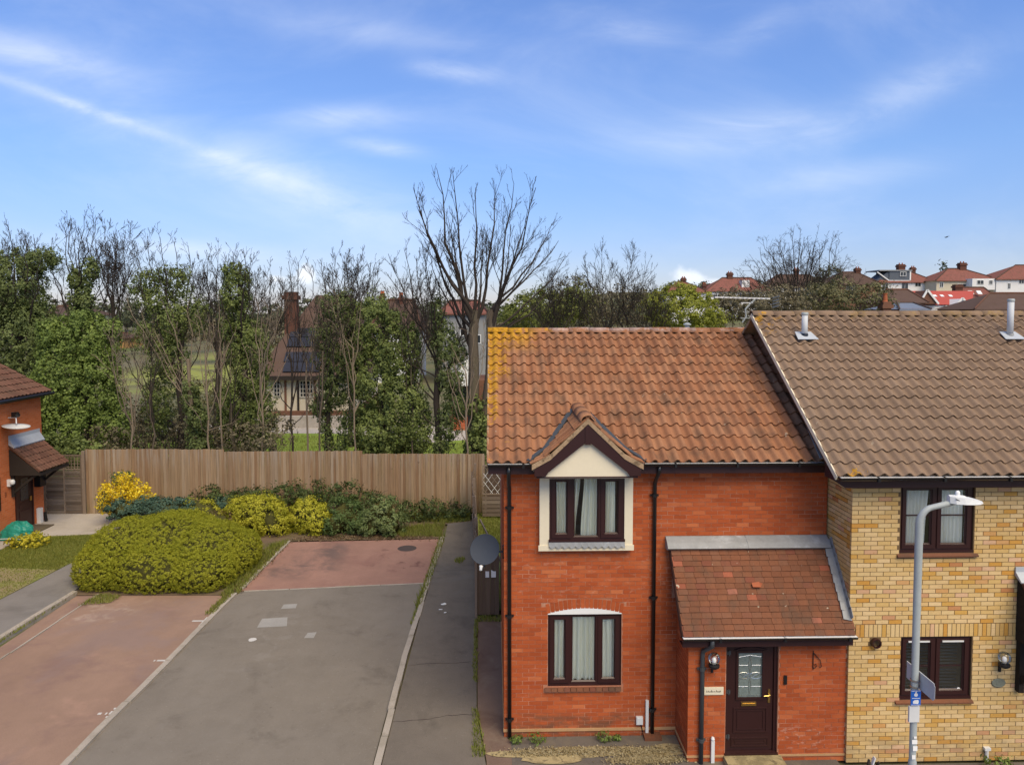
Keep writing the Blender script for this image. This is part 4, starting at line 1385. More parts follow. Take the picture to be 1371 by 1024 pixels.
mb.box(dx1 - .085, dx1 - .05, PY + .060, PY + .076, .98, 1.20)
mb.tube([(dx1 - .067, PY + .066, 1.12), (dx1 - .067, PY + .025, 1.12), (dx1 - .085, PY + .02, 1.118), (dx1 - .17, PY + .02, 1.112)], .011, 8)
mb.build('handle', 'brass', door)
for z in (.42, 1.18, 1.84):
    mb = MB()
    mb.box(DX0 + .02, DX0 + .085, PY + .040, PY + .052, z - .03, z + .03)
    mb.tube([(DX0 + .058, PY + .036, z - .045), (DX0 + .058, PY + .036, z + .045)], .009, 8)
    mb.build('hinge', 'pipe_grey', door)
mb = MB()
mb.tube([(gm - .018, PY + .072, 1.955), (gm - .018, PY + .072, 1.985), (gm, PY + .072, 1.995), (gm + .018, PY + .072, 1.985), (gm + .018, PY + .072, 1.955), (gm - .018, PY + .072, 1.955)], .004, 5)
mb.build('door_number', 'pipe_grey', red)
slab('doorstep', [(DX0 - .03, PY - .30), (DX1 + .05, PY - .30), (DX1 + .05, PY + .05), (DX0 - .03, PY + .05)], 'dry_moss', 0, .13, kind='structure')
mb = MB()
mb.box(DX0 - .01, DX1 + .01, PY - .02, PY + .12, .131, .165)
mb.build('threshold', 'maroon', red)
# wall lantern with glass globe
def wall_lantern(parent, x, y, z, bulb):
    mb = MB()
    mb.box(x - .018, x + .018, y - .022, y, z - .16, z - .02)
    mb.tube([(x, y - .01, z - .06), (x, y - .10, z - .05), (x, y - .115, z - .01)], .014, 8)
    mb.lathe((x, y - .115, z - .01), [(.0, -.035), (.05, -.03), (.085, 0), (.09, .03), (.055, .045), (0, .045)], 16)
    w = mb.build('wall_lamp', 'black_iron', parent)
    b = MB()
    b.lathe((x, y - .115, z + .03), [(.045, 0), (.085, .045), (.098, .10), (.082, .155), (.045, .185), (0, .192)], 16)
    b.build('globe', 'glass', w, True)
    c = MB()
    c.lathe((x, y - .115, z + .02), [(.03, 0), (.034, .05), (.038, .09), (.024, .12), (0, .128)], 12)
    c.build('bulb', bulb, w, True)
wall_lantern(red, 3.59, PY, 1.70, 'bulb_white')
# name plate with a line of illegible script
mb = MB()
mb.box(3.455, 3.785, PY - .016, PY - .001, 1.165, 1.295)
mb.box(3.468, 3.772, PY - .0185, PY - .015, 1.178, 1.282)
plate = mb.build('name_plate', 'cream_render', red)
mb = MB()
r_ = random.Random(11)
x = 3.50
while x < 3.74:
    h = r_.uniform(.018, .045)
    w_ = r_.uniform(.010, .024)
    mb.tube([(x, PY - .0195, 1.212), (x + w_ * .3, PY - .0195, 1.212 + h), (x + w_ * .7, PY - .0195, 1.214 + h * .3), (x + w_, PY - .0195, 1.216)], .0035, 4)
    x += w_ + r_.uniform(.003, .012)
mb.build('script', 'black_iron', plate)
mb = MB()
mb.box(4.785, 4.835, PY - .028, PY - .001, 1.33, 1.475)
mb.lathe((4.81, PY - .028, 1.37), [(.016, 0), (.016, .004), (0, .005)], 12, axis=(0, -1, 0))
mb.build('doorbell', 'black_plastic', red)
# scroll bracket for a hanging basket
mb = MB()
bx, bz = 5.27, 1.70
mb.tube([(bx, PY - .008, bz - .13), (bx, PY - .008, bz + .18)], .008, 6)
mb.tube([(bx, PY - .012, bz + .16), (bx + .11, PY - .02, bz + .03), (bx + .13, PY - .03, bz - .07), (bx + .105, PY - .03, bz - .095), (bx + .09, PY - .03, bz - .07)], .006, 6)
mb.tube([(bx, PY - .012, bz - .10), (bx + .03, PY - .02, bz - .10), (bx + .06, PY - .02, bz - .06), (bx + .04, PY - .02, bz - .03), (bx + .02, PY - .02, bz - .05)], .006, 6)
mb.build('basket_bracket', 'black_iron', red)
# service box, grey pipe and cable at the foot of the wall
mb = MB()
mb.box(2.50, 2.615, A - .055, A - .001, .235, .37)
mb.box(2.51, 2.605, A - .062, A - .054, .245, .36)
svc = mb.build('service_box', 'lamp_head', red)
mb = MB()
mb.tube([(2.59, A - .02, .235), (2.61, A - .02, .12), (2.66, A - .02, .04)], .008, 6)
mb.build('cable', 'black_plastic', svc)
mb = MB()
mb.box(2.665, 2.715, A - .05, A - .002, .03, .66)
mb.build('pipe_cover', 'lamp_head', red)
mb = MB()
mb.box(2.62, 2.92, A - .20, A - .02, .026, .085)
mb.build('gully_surround', 'plain_tile_red', red)
mb = MB()
mb.box(3.585, 3.64, PY - .055, PY - .002, .03, .40)
mb.lathe((3.612, PY - .03, .40), [(.03, 0), (.034, .03), (.02, .06), (0, .065)], 10)
mb.build('vent_pipe', 'white_plastic', red)
# small terminal on the far side of the ridge
q = at(920, 440, 16.3)
mb = MB()
mb.tube([(q.x, q.y, 6.8), (q.x, q.y, 7.12)], .045, 10)
mb.lathe((q.x, q.y, 7.10), [(.07, 0), (.075, .02), (.05, .03), (.05, .07), (.085, .075), (.085, .10), (.03, .13), (0, .13)], 12)
mb.build('flue_cap', 'galvanised', red)

# ================================================================== YELLOW BRICK HOUSE
B = 11.65
YX0, YX1 = 5.84, 14.2
yel = empty('terraced_house', (9.5, 14, 0), 'yellow brick house with brown tiled roof joined to the red brick house', 'house')
YUP = (6.645, 7.865, 3.545, 4.665)
YLO = (6.71, 7.90, 1.085, 2.115)
NDX = (8.90, 9.85)
wm = MB()
wall_boxes(wm, YX0 + .008, YX1, 0, 4.80, B + .006, B + .24, [YUP, YLO, (11.2, 12.4, 3.545, 4.665), (11.2, 12.4, 1.085, 2.115), (NDX[0], NDX[1], .14, 2.1)])
wm.box(YX0 + .008, YX0 + .22, B + .24, 19.1, 0, 4.80)
wm.box(YX1 - .2, YX1, B + .24, 19.1, 0, 4.80)
wm.box(YX0 + .008, YX1, 19.1, 19.3, 0, 4.80)
wm.prism([(YX0 + .008, B + .05, 4.80), (YX0 + .008, 19.1, 4.80), (YX0 + .008, 15.2, 7.30)], (.2, 0, 0))
wm.box(YX0 + .22, YX1 - .2, B + .25, 19.0, 2.42, 2.62)
wm.box(YX0 + .22, YX1 - .2, 14.6, 14.7, .05, 4.7)
ywall = wm.build('wall', 'yellow_mortar', yel)
yb = Bricks('yellow_brick')
def cuts_y(z):
    c_ = []
    for w in (YUP, (11.2, 12.4, 3.545, 4.665)):
        if w[2] - .085 < z < w[3] + .02:
            c_.append((w[0] - .004, w[1] + .004))
    for w in (YLO, (11.2, 12.4, 1.085, 2.115)):
        if w[2] - .085 < z < w[3] + .01:
            c_.append((w[0] - .004, w[1] + .004))
    if z < 2.12:
        c_.append((NDX[0] - .004, NDX[1] + .004))
    if 2.12 < z < 2.336:
        c_.append((YX0 + .10, YX1))
    if 1.93 < z < 2.14:
        c_.append((6.19, 6.36)) if 1.96 < z < 2.11 else None
    return c_
lay_front(yb, YX0, YX1, 0, 4.80, B, cuts_y)
x = YX0 + .112
while x < YX1 - .1:
    yb.add((x + .031, B + .025 + random.uniform(-.0016, .0016), 2.2255), (.0625, .05, .206))
    x += .073
lay_side(yb, B + .056, 17.5, 0, 6.9, YX0, -1, keep=lambda y, z: z < 4.8 or (z - 4.80) < (y - B) * .69)
def yel_first(b):
    c, d, r = b
    full = (d[0] > .19 or d[2] > .19) and d[1] < .1 and c.x < 9.0
    return (0 if full else 1, abs(c.x - 7.2) + abs(c.z - 2.6) * .6)
yb.build(ywall, 300, yel_first)
# windows
w_up = window(yel, *YUP, B + .04, [(0, .5, True), (.5, 1, True)], bar_z=4.13, label='upper window with bar across each light')
w_lo = window(yel, *YLO, B + .04, [(0, .5, True), (.5, 1, True)], bar_z=1.60, vent=True, label='lower window with white vents along the top')
window(yel, 11.2, 12.4, 3.545, 4.665, B + .04, [(0, .5, True), (.5, 1, True)], bar_z=4.13)
window(yel, 11.2, 12.4, 1.085, 2.115, B + .04, [(0, .5, True), (.5, 1, True)], bar_z=1.60)
for (a, b, z) in ((YUP[0] - .05, YUP[1] + .07, YUP[2]), (YLO[0] - .08, YLO[1] + .03, YLO[2]), (11.15, 12.45, 3.545), (11.15, 12.45, 1.085)):
    mb = MB()
    mb.prism([(a, B + .05, z - .005), (a, B + .05, z - .085), (a, B - .045, z - .085), (a, B - .045, z - .062)][::-1], (b - a, 0, 0))
    mb.build('window_sill', 'plain_tile_red', yel)
curtain(6.70, 7.16, 3.58, 4.62, B + .13, 7, 'net_white', 'white net curtain gathered back in the left light of the upper yellow house window', gather=.86, seed=8)
curtain(7.33, 7.74, 3.58, 4.62, B + .13, 7, 'net_white', 'white net curtain hanging in the right light of the upper yellow house window', seed=9)
# what can be seen inside the lower window: blind, ledge and a round white sticker
mb = MB()
for k in range(16):
    z = 1.16 + k * .055
    mb.obox((7.30, B + .26, z), (.52, 0, 0), (0, .010, .008), (0, -.002, .003))
tag(mb.build('window_blind', 'pipe_grey', None), 'grey slatted blind hanging inside the lower window of the yellow house', 'blind')
mb = MB()
mb.lathe((7.735, B + .063, 1.20), [(0, .0), (.026, .0), (.026, .003), (0, .003)], 16, axis=(0, -1, 0))
mb.build('round_sticker', 'bulb_white', w_lo)
# eaves
YEY, YEZ, YRY, YRZ = 11.27, 4.885, 15.2, 7.415
yuy = Vector((0, YRY - YEY, YRZ - YEZ)).normalized()
yn = Vector((1, 0, 0)).cross(yuy)
ylen = math.hypot(YRY - YEY, YRZ - YEZ)
VX = 5.40
def yp(x, s, h=0.0):
    return Vector((x, YEY, YEZ)) + yuy * s + yn * h
mb = MB()
mb.prism([yp(VX + .02, .02, -.10), yp(YX1, .02, -.10), yp(YX1, ylen, -.10), yp(VX + .02, ylen, -.10)], yn * .085)
mb.prism([(VX + .02, YRY + .03, YRZ - .06), (YX1, YRY + .03, YRZ - .06), (YX1, 19.5, YEZ - .2), (VX + .02, 19.5, YEZ - .2)], (0, 0, .07))
yroof = mb.build('roof', 'mortar_bed', yel)
YG = ylen / 17
yt = pantile_mesh('roof_tile', .2, YG + .035, 1.9, 'brown_tile', 'bold')
ncol = int((YX1 - VX) / .2)
def y_prio(it):
    r, c, p = it
    lim = 19 + r * .42
    return (0 if c < lim else 1, r, c)
def y_skip(p, r, c):
    return (abs(p.x - 6.22) < .13 and abs(p.y - 14.46) < .10)
tile_field(yroof, yp(VX - .01, -.02), (1, 0, 0), yuy, ncol, 17, .2, YG, yt, 'roof_tile', 'brown_tile', 300, prio=y_prio)
ridge_row(yroof, (VX - .02, YRY, YRZ - .015), (YX1, YRY, YRZ - .015), .12, .44, 'brown_tile')
mb = MB()
mb.prism([yp(VX - .025, -.02, -.06), yp(VX - .025, ylen, -.06), yp(VX - .025, ylen, .022), yp(VX - .025, -.02, .022)], (.022, 0, 0))
mb.build('verge', 'cream_render', yroof)
mb = MB()
mb.prism([yp(VX + .0, .05, -.13), yp(VX + .0, ylen, -.13), yp(VX + .0, ylen, -.065), yp(VX, .05, -.065)], (.025, 0, 0))
mb.prism([yp(VX + .025, .1, -.12), yp(VX + .025, ylen, -.12), yp(VX + .025, ylen, -.11), yp(VX + .025, .1, -.11)], (YX0 - VX - .03, 0, 0))
mb.build('barge_board', 'maroon_fascia', yroof)
mb = MB()
mb.box(5.66, YX1, B - .245, B - .22, 4.66, 4.86)
mb.box(5.68, YX1, B - .22, B + .01, 4.665, 4.685)
mb.prism([(5.42, B - .245, 4.92), (5.66, B - .245, 4.92), (5.66, B - .245, 4.66), (5.60, B - .245, 4.66), (5.42, B - .245, 4.78)][::-1], (0, .025, 0))
mb.prism([(5.42, B - .22, 4.78), (5.42, B - .22, 4.92), (5.42, B + .1, 5.08), (5.42, B + .1, 4.78)], (.025, 0, 0))
mb.build('fascia', 'maroon_fascia', yel)
gutter(yel, 5.43, YX1, YEY - .02, 4.865, .055)
# soil vents on the roof
def roof_vent(px, pyb, pyt, label):
    base = at(px, pyb, 14.42)
    s_ = (base.y - YEY) / yuy.y
    p = yp(base.x, s_, .03)
    topz = at(px, pyt, 14.42).z
    e = empty('vent_pipe', p, label, 'vent pipe', 'vent pipes on the brown tiled roof')
    mb = MB()
    mb.prism([yp(p.x - .19, s_ - .12, .088), yp(p.x + .22, s_ - .12, .088), yp(p.x + .16, s_ + .16, .075), yp(p.x - .16, s_ + .16, .075)], yn * .012)
    mb.build('lead_slate', 'lead_pale', e)
    mb = MB()
    mb.lathe((p.x, p.y + .02, p.z), [(.085, -.04), (.078, .04), (.066, .10)], 14)
    mb.build('collar', 'black_plastic' if px < 1200 else 'lead', e, True)
    mb = MB()
    mb.tube([(p.x, p.y + .02, p.z - .03), (p.x, p.y + .02, topz)], .058, 14)
    mb.build('pipe', 'pipe_pale', e, True)
    mb = MB()
    mb.lathe((p.x, p.y + .02, topz - .03), [(.062, 0), (.066, .01), (.066, .05), (.045, .06), (0, .06)], 14)
    mb.build('pipe_cap', 'galvanised', e, True)
    return e
roof_vent(1077, 458, 420, 'short grey vent pipe with black collar near the left end of brown roof')
roof_vent(1352, 456, 402, 'taller grey vent pipe with lead collar at the right of brown roof')
# aerial on the gable end
e = empty('tv_aerial', (5.35, 15.35, 7.0), 'white tv aerial on a cranked mast at the left end of the brown roof', 'aerial')
def aq(px, py, Y=15.45):
    return at(px, py, Y)
mb = MB()
mb.tube([aq(994, 432), aq(999, 424), aq(998, 414), aq(1004, 407), aq(1012, 400)], .018, 8)
mb.bar(aq(992, 426), aq(1005, 426), .02, .02)
mb.build('mast', 'galvanised', e)
mb = MB()
mb.bar(aq(957, 398), aq(1031, 400), .03, .03)
mb.bar(aq(992, 405.5), aq(1008, 405.5), .018, .018)
mb.build('boom', 'white_plastic', e)
mb = MB()
for k in range(11):
    px = 962 + k * 6.2
    c = aq(px, 398.3 + k * .18)
    mb.tube([c + Vector((0, -.14, 0)), c + Vector((0, .14, 0))], .006, 5)
mb.build('elements', 'galvanised', e)
mb = MB()
for k in range(4):
    z = -.10 + k * .066
    c = aq(1038, 404)
    mb.bar(c + Vector((-.10, -.1, z - .02)), c + Vector((.13, .12, z + .02)), .012, .03)
mb.build('reflector', 'pipe_grey', e)
# round extract vent, wall lamp, plaque
mb = MB()
mb.lathe((6.275, B - .03, 2.035), [(.058, .0), (.058, .035), (.078, .035), (.083, .0), (.083, -.02)], 20, axis=(0, -1, 0))
mb.lathe((6.275, B + .02, 2.035), [(0, 0), (.06, 0)], 20, axis=(0, -1, 0))
mb.build('extract_vent', 'maroon', yel)
wall_lantern(yel, 8.37, B, 1.68, 'bulb_white')
mb = MB()
mb.lathe((8.36, B - .012, 1.37), [(0, .012), (.05, .012), (.05, .008), (.085, .008), (.10, .012), (.115, .006), (.118, 0)], 20, axis=(0, -1, 0))
flat('plaque_stone', (.20, .21, .16), .9, .1, amp=.4)
o = mb.build('oval_plaque', 'plaque_stone', yel)
o.scale = (1, 1, .66)
mb = MB()
mb.tube([(8.19, B - .03, .02), (8.19, B - .03, .20), (8.19, B - .035, .24)], .028, 10)
mb.box(8.14, 8.24, B - .06, B - .002, .20, .245)
mb.build('overflow_pipe', 'white_plastic', yel)
# canopy over the yellow house door at the right edge
can = empty('door_canopy', (9.4, 11.2, 2.3), 'tiled door canopy with lead flashing and dark timber brackets beside yellow house lamp', 'canopy')
CX0, CX1 = 8.62, 10.1
cuy = Vector((0, .75, .85)).normalized()
cn = Vector((1, 0, 0)).cross(cuy)
def cp(x, s, h=0.0):
    return Vector((x, 10.86, 2.30)) + cuy * s + cn * h
mb = MB()
mb.prism([cp(CX0, 0, -.06), cp(CX1, 0, -.06), cp(CX1, 1.04, -.06), cp(CX0, 1.04, -.06)], cn * .05)
croof = mb.build('roof', 'dark_tile', can)
CT = plain_tile()
tile_field(croof, cp(CX0 - .01, -.03), (1, 0, 0), cuy, 9, 11, ptw, .092, CT, 'plain_tile', 'plain_tile_red', 120, rowshift=.07)
mb = MB()
mb.prism([(CX0 - .05, B - .005, 3.28), (CX0 - .05, B - .03, 3.28), (CX0 - .05, B - .03, 3.20), (CX0 - .05, B - .17, 3.07), (CX0 - .05, B - .155, 3.05), (CX0 - .05, B - .005, 3.14)], (CX1 - CX0 + .1, 0, 0))
mb.build('lead_flashing', 'lead_pale', can)
mb = MB()
mb.prism([(CX0 + .0, B - .006, 3.12), (CX0 + .0, 10.90, 2.26), (CX0 + .0, 10.90, 2.10), (CX0 + .0, B - .006, 2.06)], (.02, 0, 0))
for k in range(4):
    z = 2.25 + k * .20
    yy = 10.86 + (z - 2.25) * .88
    mb.box(CX0 - .006, CX0 + .001, min(yy, B - .03), B - .007, z, z + .012)
mb.build('cheek_board', 'wood_dark', can)
mb = MB()
mb.box(CX0 + .02, CX0 + .11, B - .10, B - .004, 1.20, 2.10)
mb.bar((CX0 + .065, B - .09, 1.38), (CX0 + .065, 10.98, 2.06), .08, .07, upv=(1, 0, 0))
mb.box(CX0 + .02, CX0 + .11, 10.92, B - .1, 2.07, 2.13)
mb.build('bracket', 'wood_dark', can)
mb = MB()
mb.box(CX1 - .11, CX1 - .02, B - .10, B - .004, 1.20, 2.10)
mb.bar((CX1 - .065, B - .09, 1.38), (CX1 - .065, 10.98, 2.06), .08, .07, upv=(1, 0, 0))
mb.box(CX1 - .11, CX1 - .02, 10.92, B - .1, 2.07, 2.13)
mb.build('bracket', 'wood_dark', can)
mb = MB()
mb.box(NDX[0], NDX[1], B + .06, B + .12, .14, 2.1)
rect_frame(mb, NDX[0] + .15, NDX[1] - .15, .4, 1.0, B + .045, B + .065, .03)
rect_frame(mb, NDX[0] + .15, NDX[1] - .15, 1.15, 1.9, B + .045, B + .065, .03)
mb.build('door', 'maroon', yel)

# ================================================================== LEFT RED HOUSE (faces the court)
LX, LY = -16.02, 26.25
lft = empty('terraced_house', (-19, 21, 0), 'red brick house cut by the left edge of the picture, dark tiled roof', 'house')
mb = MB()
mb.box(LX - 7.6, LX, 12.0, LY, 0, 4.62)
mb.prism([(LX, LY, 4.62), (LX - 7.6, LY, 4.62), (LX - 3.8, LY, 6.75)][::-1], (0, -(LY - 12), 0))
flat('left_mortar', (.4, .16, .09), .9, .1)
m, g = newmat('brick_far_red')
pos = g.n('ShaderNodeNewGeometry').outputs['Position']
sp = g.n('ShaderNodeSeparateXYZ', {'Vector': pos}).outputs
uv = g.n('ShaderNodeCombineXYZ', {'X': sp[1], 'Y': sp[2], 'Z': 0.0}).outputs[0]
bt = g.n('ShaderNodeTexBrick', {'Vector': uv, 'Color1': (.50, .128, .036, 1), 'Color2': (.58, .165, .052, 1), 'Mortar': (.46, .21, .12, 1), 'Scale': 1.0, 'Mortar Size': .005, 'Brick Width': .2195, 'Row Height': .073, 'Bias': 0.0})
n1 = g.noise(pos, .7, 4)
v = g.m('ADD', .72, g.m('MULTIPLY', n1, .5))
cc = g.mix(1.0, bt.outputs[0], g.n('ShaderNodeCombineXYZ', {'X': v, 'Y': v, 'Z': v}).outputs[0], 'MULTIPLY')
finish('brick_far_red', g, cc, .9, .1, bt.outputs['Fac'], .3, -.006)
lw = mb.build('wall', 'brick_far_red', lft)
mb = MB()
luy = Vector((-1, 0, .545)).normalized()
lux = Vector((0, 1, 0))
ln = lux.cross(luy)
def lp(y, s, h=0.0):
    return Vector((LX + .30, y, 4.70)) + luy * s + ln * h
LLEN = 4.1 / abs(luy.x)
mb.prism([lp(11.9, 0, -.1), lp(LY + .16, 0, -.1), lp(LY + .16, LLEN, -.1), lp(11.9, LLEN, -.1)], ln * .09)
mb.prism([(LX - 3.8, 11.9, 6.90), (LX - 8.0, 11.9, 4.62), (LX - 8.0, LY + .16, 4.62), (LX - 3.8, LY + .16, 6.90)], (0, 0, .08))
lroof = mb.build('roof', 'dark_tile', lft)
lt = pantile_mesh('roof_tile', .2, .37, 1.0, 'dark_tile', 'bold')
tile_field(lroof, lp(LY + .16 - 24 * .2, -.02), lux, luy, 24, 14, .2, .335, lt, 'roof_tile', 'dark_tile', 200, prio=lambda it: -it[1])
mb = MB()
mb.box(LX + .05, LX + .08, 11.9, LY + .1, 4.50, 4.66)
mb.box(LX, LX + .05, 11.9, LY + .1, 4.50, 4.52)
mb.tube([(LX + .36, 11.9, 4.62), (LX + .36, LY + .16, 4.62)], .055, 10)
mb.build('gutter', 'black_plastic', lft)
mb = MB()
mb.prism([lp(LY + .165, .1, -.24), lp(LY + .165, LLEN, -.24), lp(LY + .165, LLEN, -.03), lp(LY + .165, .1, -.03)], (0, .02, 0))
mb.build('barge_board', 'maroon_fascia', lft)
# porch canopy of the left house
c2 = empty('door_canopy', (LX, 25.2, 2.4), 'brown tiled canopy with lead strip over the left house door', 'canopy')
k0, k1 = 24.45, 26.10
kuy = Vector((-1, 0, .88)).normalized()
kn = lux.cross(kuy)
def kp(y, s, h=0.0):
    return Vector((LX + 1.0, y, 2.22)) + kuy * s + kn * h
mb = MB()
mb.prism([kp(k0, 0, -.05), kp(k1, 0, -.05), kp(k1, 1.33, -.05), kp(k0, 1.33, -.05)], kn * .05)
kr = mb.build('roof', 'dark_tile', c2)
kt = pantile_mesh('roof_tile', .165, .30, 1.0, 'dark_tile', 'bold')
tile_field(kr, kp(k0, -.02), lux, kuy, 10, 5, .165, .235, kt, 'roof_tile', 'brown_tile', 50)
mb = MB()
mb.prism([(LX + .005, k0, 3.40), (LX + .03, k0, 3.40), (LX + .03, k0, 3.28), (LX + .20, k0, 3.02), (LX + .18, k0, 2.98), (LX + .005, k0, 3.1)], (0, k1 - k0, 0))
mb.build('lead_flashing', 'lead_pale', c2)
mb = MB()
mb.prism([(LX + .005, k0 + .0, 2.95), (LX + .98, k0, 2.16), (LX + .98, k0, 2.08), (LX + .005, k0, 2.08)], (0, .03, 0))
mb.box(LX + .96, LX + 1.0, k0, k1, 2.06, 2.17)
mb.build('cheek_board', 'wood_dark', c2)
for y in (k0 + .1, k1 - .1):
    mb = MB()
    mb.box(LX + .003, LX + .09, y - .04, y + .04, 1.35, 2.08)
    mb.bar((LX + .08, y, 1.5), (LX + .8, y, 2.08), .07, .07)
    mb.build('bracket', 'wood_dark', c2)
mb = MB()
mb.box(LX - .02, LX + .02, 24.68, 25.62, .12, 2.1)
rect_frame_y = [(24.68, 24.74), (25.56, 25.62)]
for a, b in rect_frame_y:
    mb.box(LX + .02, LX + .04, a, b, .12, 2.1)
mb.box(LX + .02, LX + .04, 24.74, 25.56, 2.04, 2.1)
for (za, zb) in ((.3, .75), (.85, 1.0)):
    mb.box(LX + .02, LX + .032, 24.86, 25.44, za, zb)
d2 = mb.build('door', 'maroon', lft)
mb = MB()
mb.box(LX + .02, LX + .03, 24.95, 25.35, 1.1, 1.85)
mb.build('door_pane', 'dark_pane', d2)
mb = MB()
mb.box(LX + .03, LX + .05, 25.40, 25.5, 1.0, 1.15)
mb.build('handle', 'brass', d2)
mb = MB()
mb.box(LX - .02, LX + .03, 22.0, 23.95, 1.05, 2.15)
mb.build('window', 'maroon', lft)
mb = MB()
for k in range(5):
    mb.poly([(LX + .002, 24.16 + .05 * (k % 2), 1.42 + .035 * k), (LX + .002, 24.28 + .03 * (k % 2), 1.42 + .035 * k), (LX + .012, 24.25, 1.44 + .035 * k), (LX + .012, 24.2, 1.44 + .035 * k)])
mb.build('house_number_plaque', 'black_iron', lft)
mb = MB()
mb.box(LX + .005, LX + .10, 24.30, 24.38, 1.75, 1.98)
mb.lathe((LX + .16, 24.34, 1.86), [(.03, -.06), (.075, -.02), (.08, .05), (.05, .11), (0, .12)], 12)
mb.build('wall_lamp', 'white_plastic', lft)
mb = MB()
mb.box(LX + .005, LX + .22, 25.72, 26.05, 1.40, 1.86)
mb.box(LX + .005, LX + .26, 25.70, 26.07, 1.83, 1.88)
tag(mb.build('post_box', 'black_plastic', None), 'black letter box on the wall right of the left house door', 'post box')
mb = MB()
mb.box(LX + .005, LX + .14, 25.80, 25.95, .10, .62)
mb.build('meter_pipe', 'white_plastic', lft)
mb = MB()
mb.tube([(LX + .20, 26.02, .12), (LX + .17, 26.02, .30), (LX + .17, 26.02, .44)], .055, 8)
tag(mb.build('dark_bottle', 'black_plastic', None), 'small dark upright container on the patio by the left house corner', 'container')
# white dish and lamp on the wall
d = empty('satellite_dish', (LX + .3, 24.5, 4.0), 'pale satellite dish seen edge-on on the wall of the left house', 'satellite dish')
mb = MB()
mb.lathe((LX + .42, 24.22, 3.72), [(0, -.05), (.18, -.03), (.32, .005), (.40, .04), (.40, .055), (.30, .02), (.15, -.015), (0, -.03)], 22, axis=(.12, -.02, .99))
mb.build('dish', 'lamp_head', d, True)
mb = MB()
mb.tube([(LX, 24.5, 4.0), (LX + .25, 24.5, 4.02), (LX + .32, 24.40, 3.82)], .02, 8)
mb.build('arm', 'lamp_head', d)
mb = MB()
mb.box(LX + .12, LX + .30, 24.46, 24.60, 4.02, 4.18)
mb.lathe((LX + .3, 24.5, 4.1), [(.06, 0), (.07, .06), (0, .07)], 12, axis=(.6, -.6, -.2))
tag(mb.build('security_lamp', 'black_plastic', None), 'small black security lamp above the dish on the left house', 'lamp')
mb = MB()
mb.box(LX + .05, LX + .75, 24.72, 25.55, .10, .135)
tag(mb.build('door_mat', 'bark_grey', None), 'brown door mat outside the left house door', 'door mat')

# ================================================================== FENCES
FY = 27.0
fence = empty('board_fence', (-7.6, FY, 0), 'long brown closeboard fence of vertical boards across the back', 'fence')
bm_cache = {}
board_me = unit_box()['_'].copy()
board_me.name = 'board'
board_me.materials.append(mt['wood_fence'])
x = -14.93
x_end = -.36
bi = 0
while x < x_end:
    w = random.choice((.088, .095, .10, .105, .11))
    w = min(w, x_end - x + .02)
    ftop = 2.43 if x < -10.0 else (2.345 if x < -4.9 else 2.235)
    if x < -11.6:
        ftop += .02
    h = ftop + random.uniform(-.012, .010) - (.10 if random.random() < .015 else 0)
    yy = FY + random.uniform(-.005, .005) + (0.0 if x < -4.9 else -.10 * (x + 4.9) / 4.5) + .014 * (bi % 2)
    o = link('board', board_me, fence, (x + w / 2, yy, h / 2 + .03))
    o.scale = (w - .004, .016, h)
    o.rotation_euler = (random.uniform(-.006, .006), random.uniform(-.005, .005), R(4) + random.uniform(-.03, .03))
    x += w - .002
    bi += 1
for k in range(7):
    px_ = -14.9 + k * 2.42
    mb = MB()
    mb.box(px_ - .06, px_ + .06, FY + .06, FY + .17, 0, 2.3 if px_ < -5 else 2.15)
    mb.build('post', 'wood_old', fence)
for z in (.4, 1.2, 2.0):
    mb = MB()
    mb.box(-14.9, -.4, FY + .02, FY + .06, z - .05, z + .05)
    mb.build('rail', 'wood_old', fence)
# woven side gate by the left house
gate = empty('garden_gate', (-15.7, FY, 0), 'grey woven slat gate with open trellis top beside left house', 'gate')
g0, g1 = -16.45, -15.08
gy = FY + .02
slat_me = unit_box()['_'].copy()
slat_me.name = 'slat'
slat_me.materials.append(mt['wood_slat'])
for k in range(15):
    z = .16 + k * .106
    for (a, b) in ((g0 + .05, -15.76), (-15.72, g1 - .05)):
        o = link('slat', slat_me, gate, ((a + b) / 2, gy + .012 * ((k % 2) * 2 - 1), z))
        o.scale = (b - a, .012, .100)
        o.rotation_euler = (R(8), random.uniform(-.012, .012), random.uniform(-.01, .01))
for a in (g0, -15.76, g1 - .05):
    mb = MB()
    mb.box(a, a + .05, gy - .03, gy + .03, .05, 2.28)
    mb.build('stile', 'wood_old', gate)
for z in (.05, 1.72, 2.23):
    mb = MB()
    mb.box(g0, g1, gy - .028, gy + .028, z, z + .05)
    mb.build('rail', 'wood_old', gate)
for k in range(12):
    xx = g0 + .08 + k * .113
    mb = MB()
    mb.box(xx, xx + .022, gy - .012, gy, 1.76, 2.24)
    mb.build('lattice_strip', 'wood_old', gate)
for k in range(4):
    z = 1.82 + k * .115
    mb = MB()
    mb.box(g0 + .05, g1 - .05, gy, gy + .012, z, z + .022)
    mb.build('lattice_strip', 'wood_old', gate)
mb = MB()
mb.box(-15.06, -14.95, FY - .05, FY + .06, 0, 2.42)
tag(mb.build('gate_post', 'wood_old', None), 'greenish timber post between the woven gate and the long fence', 'post')
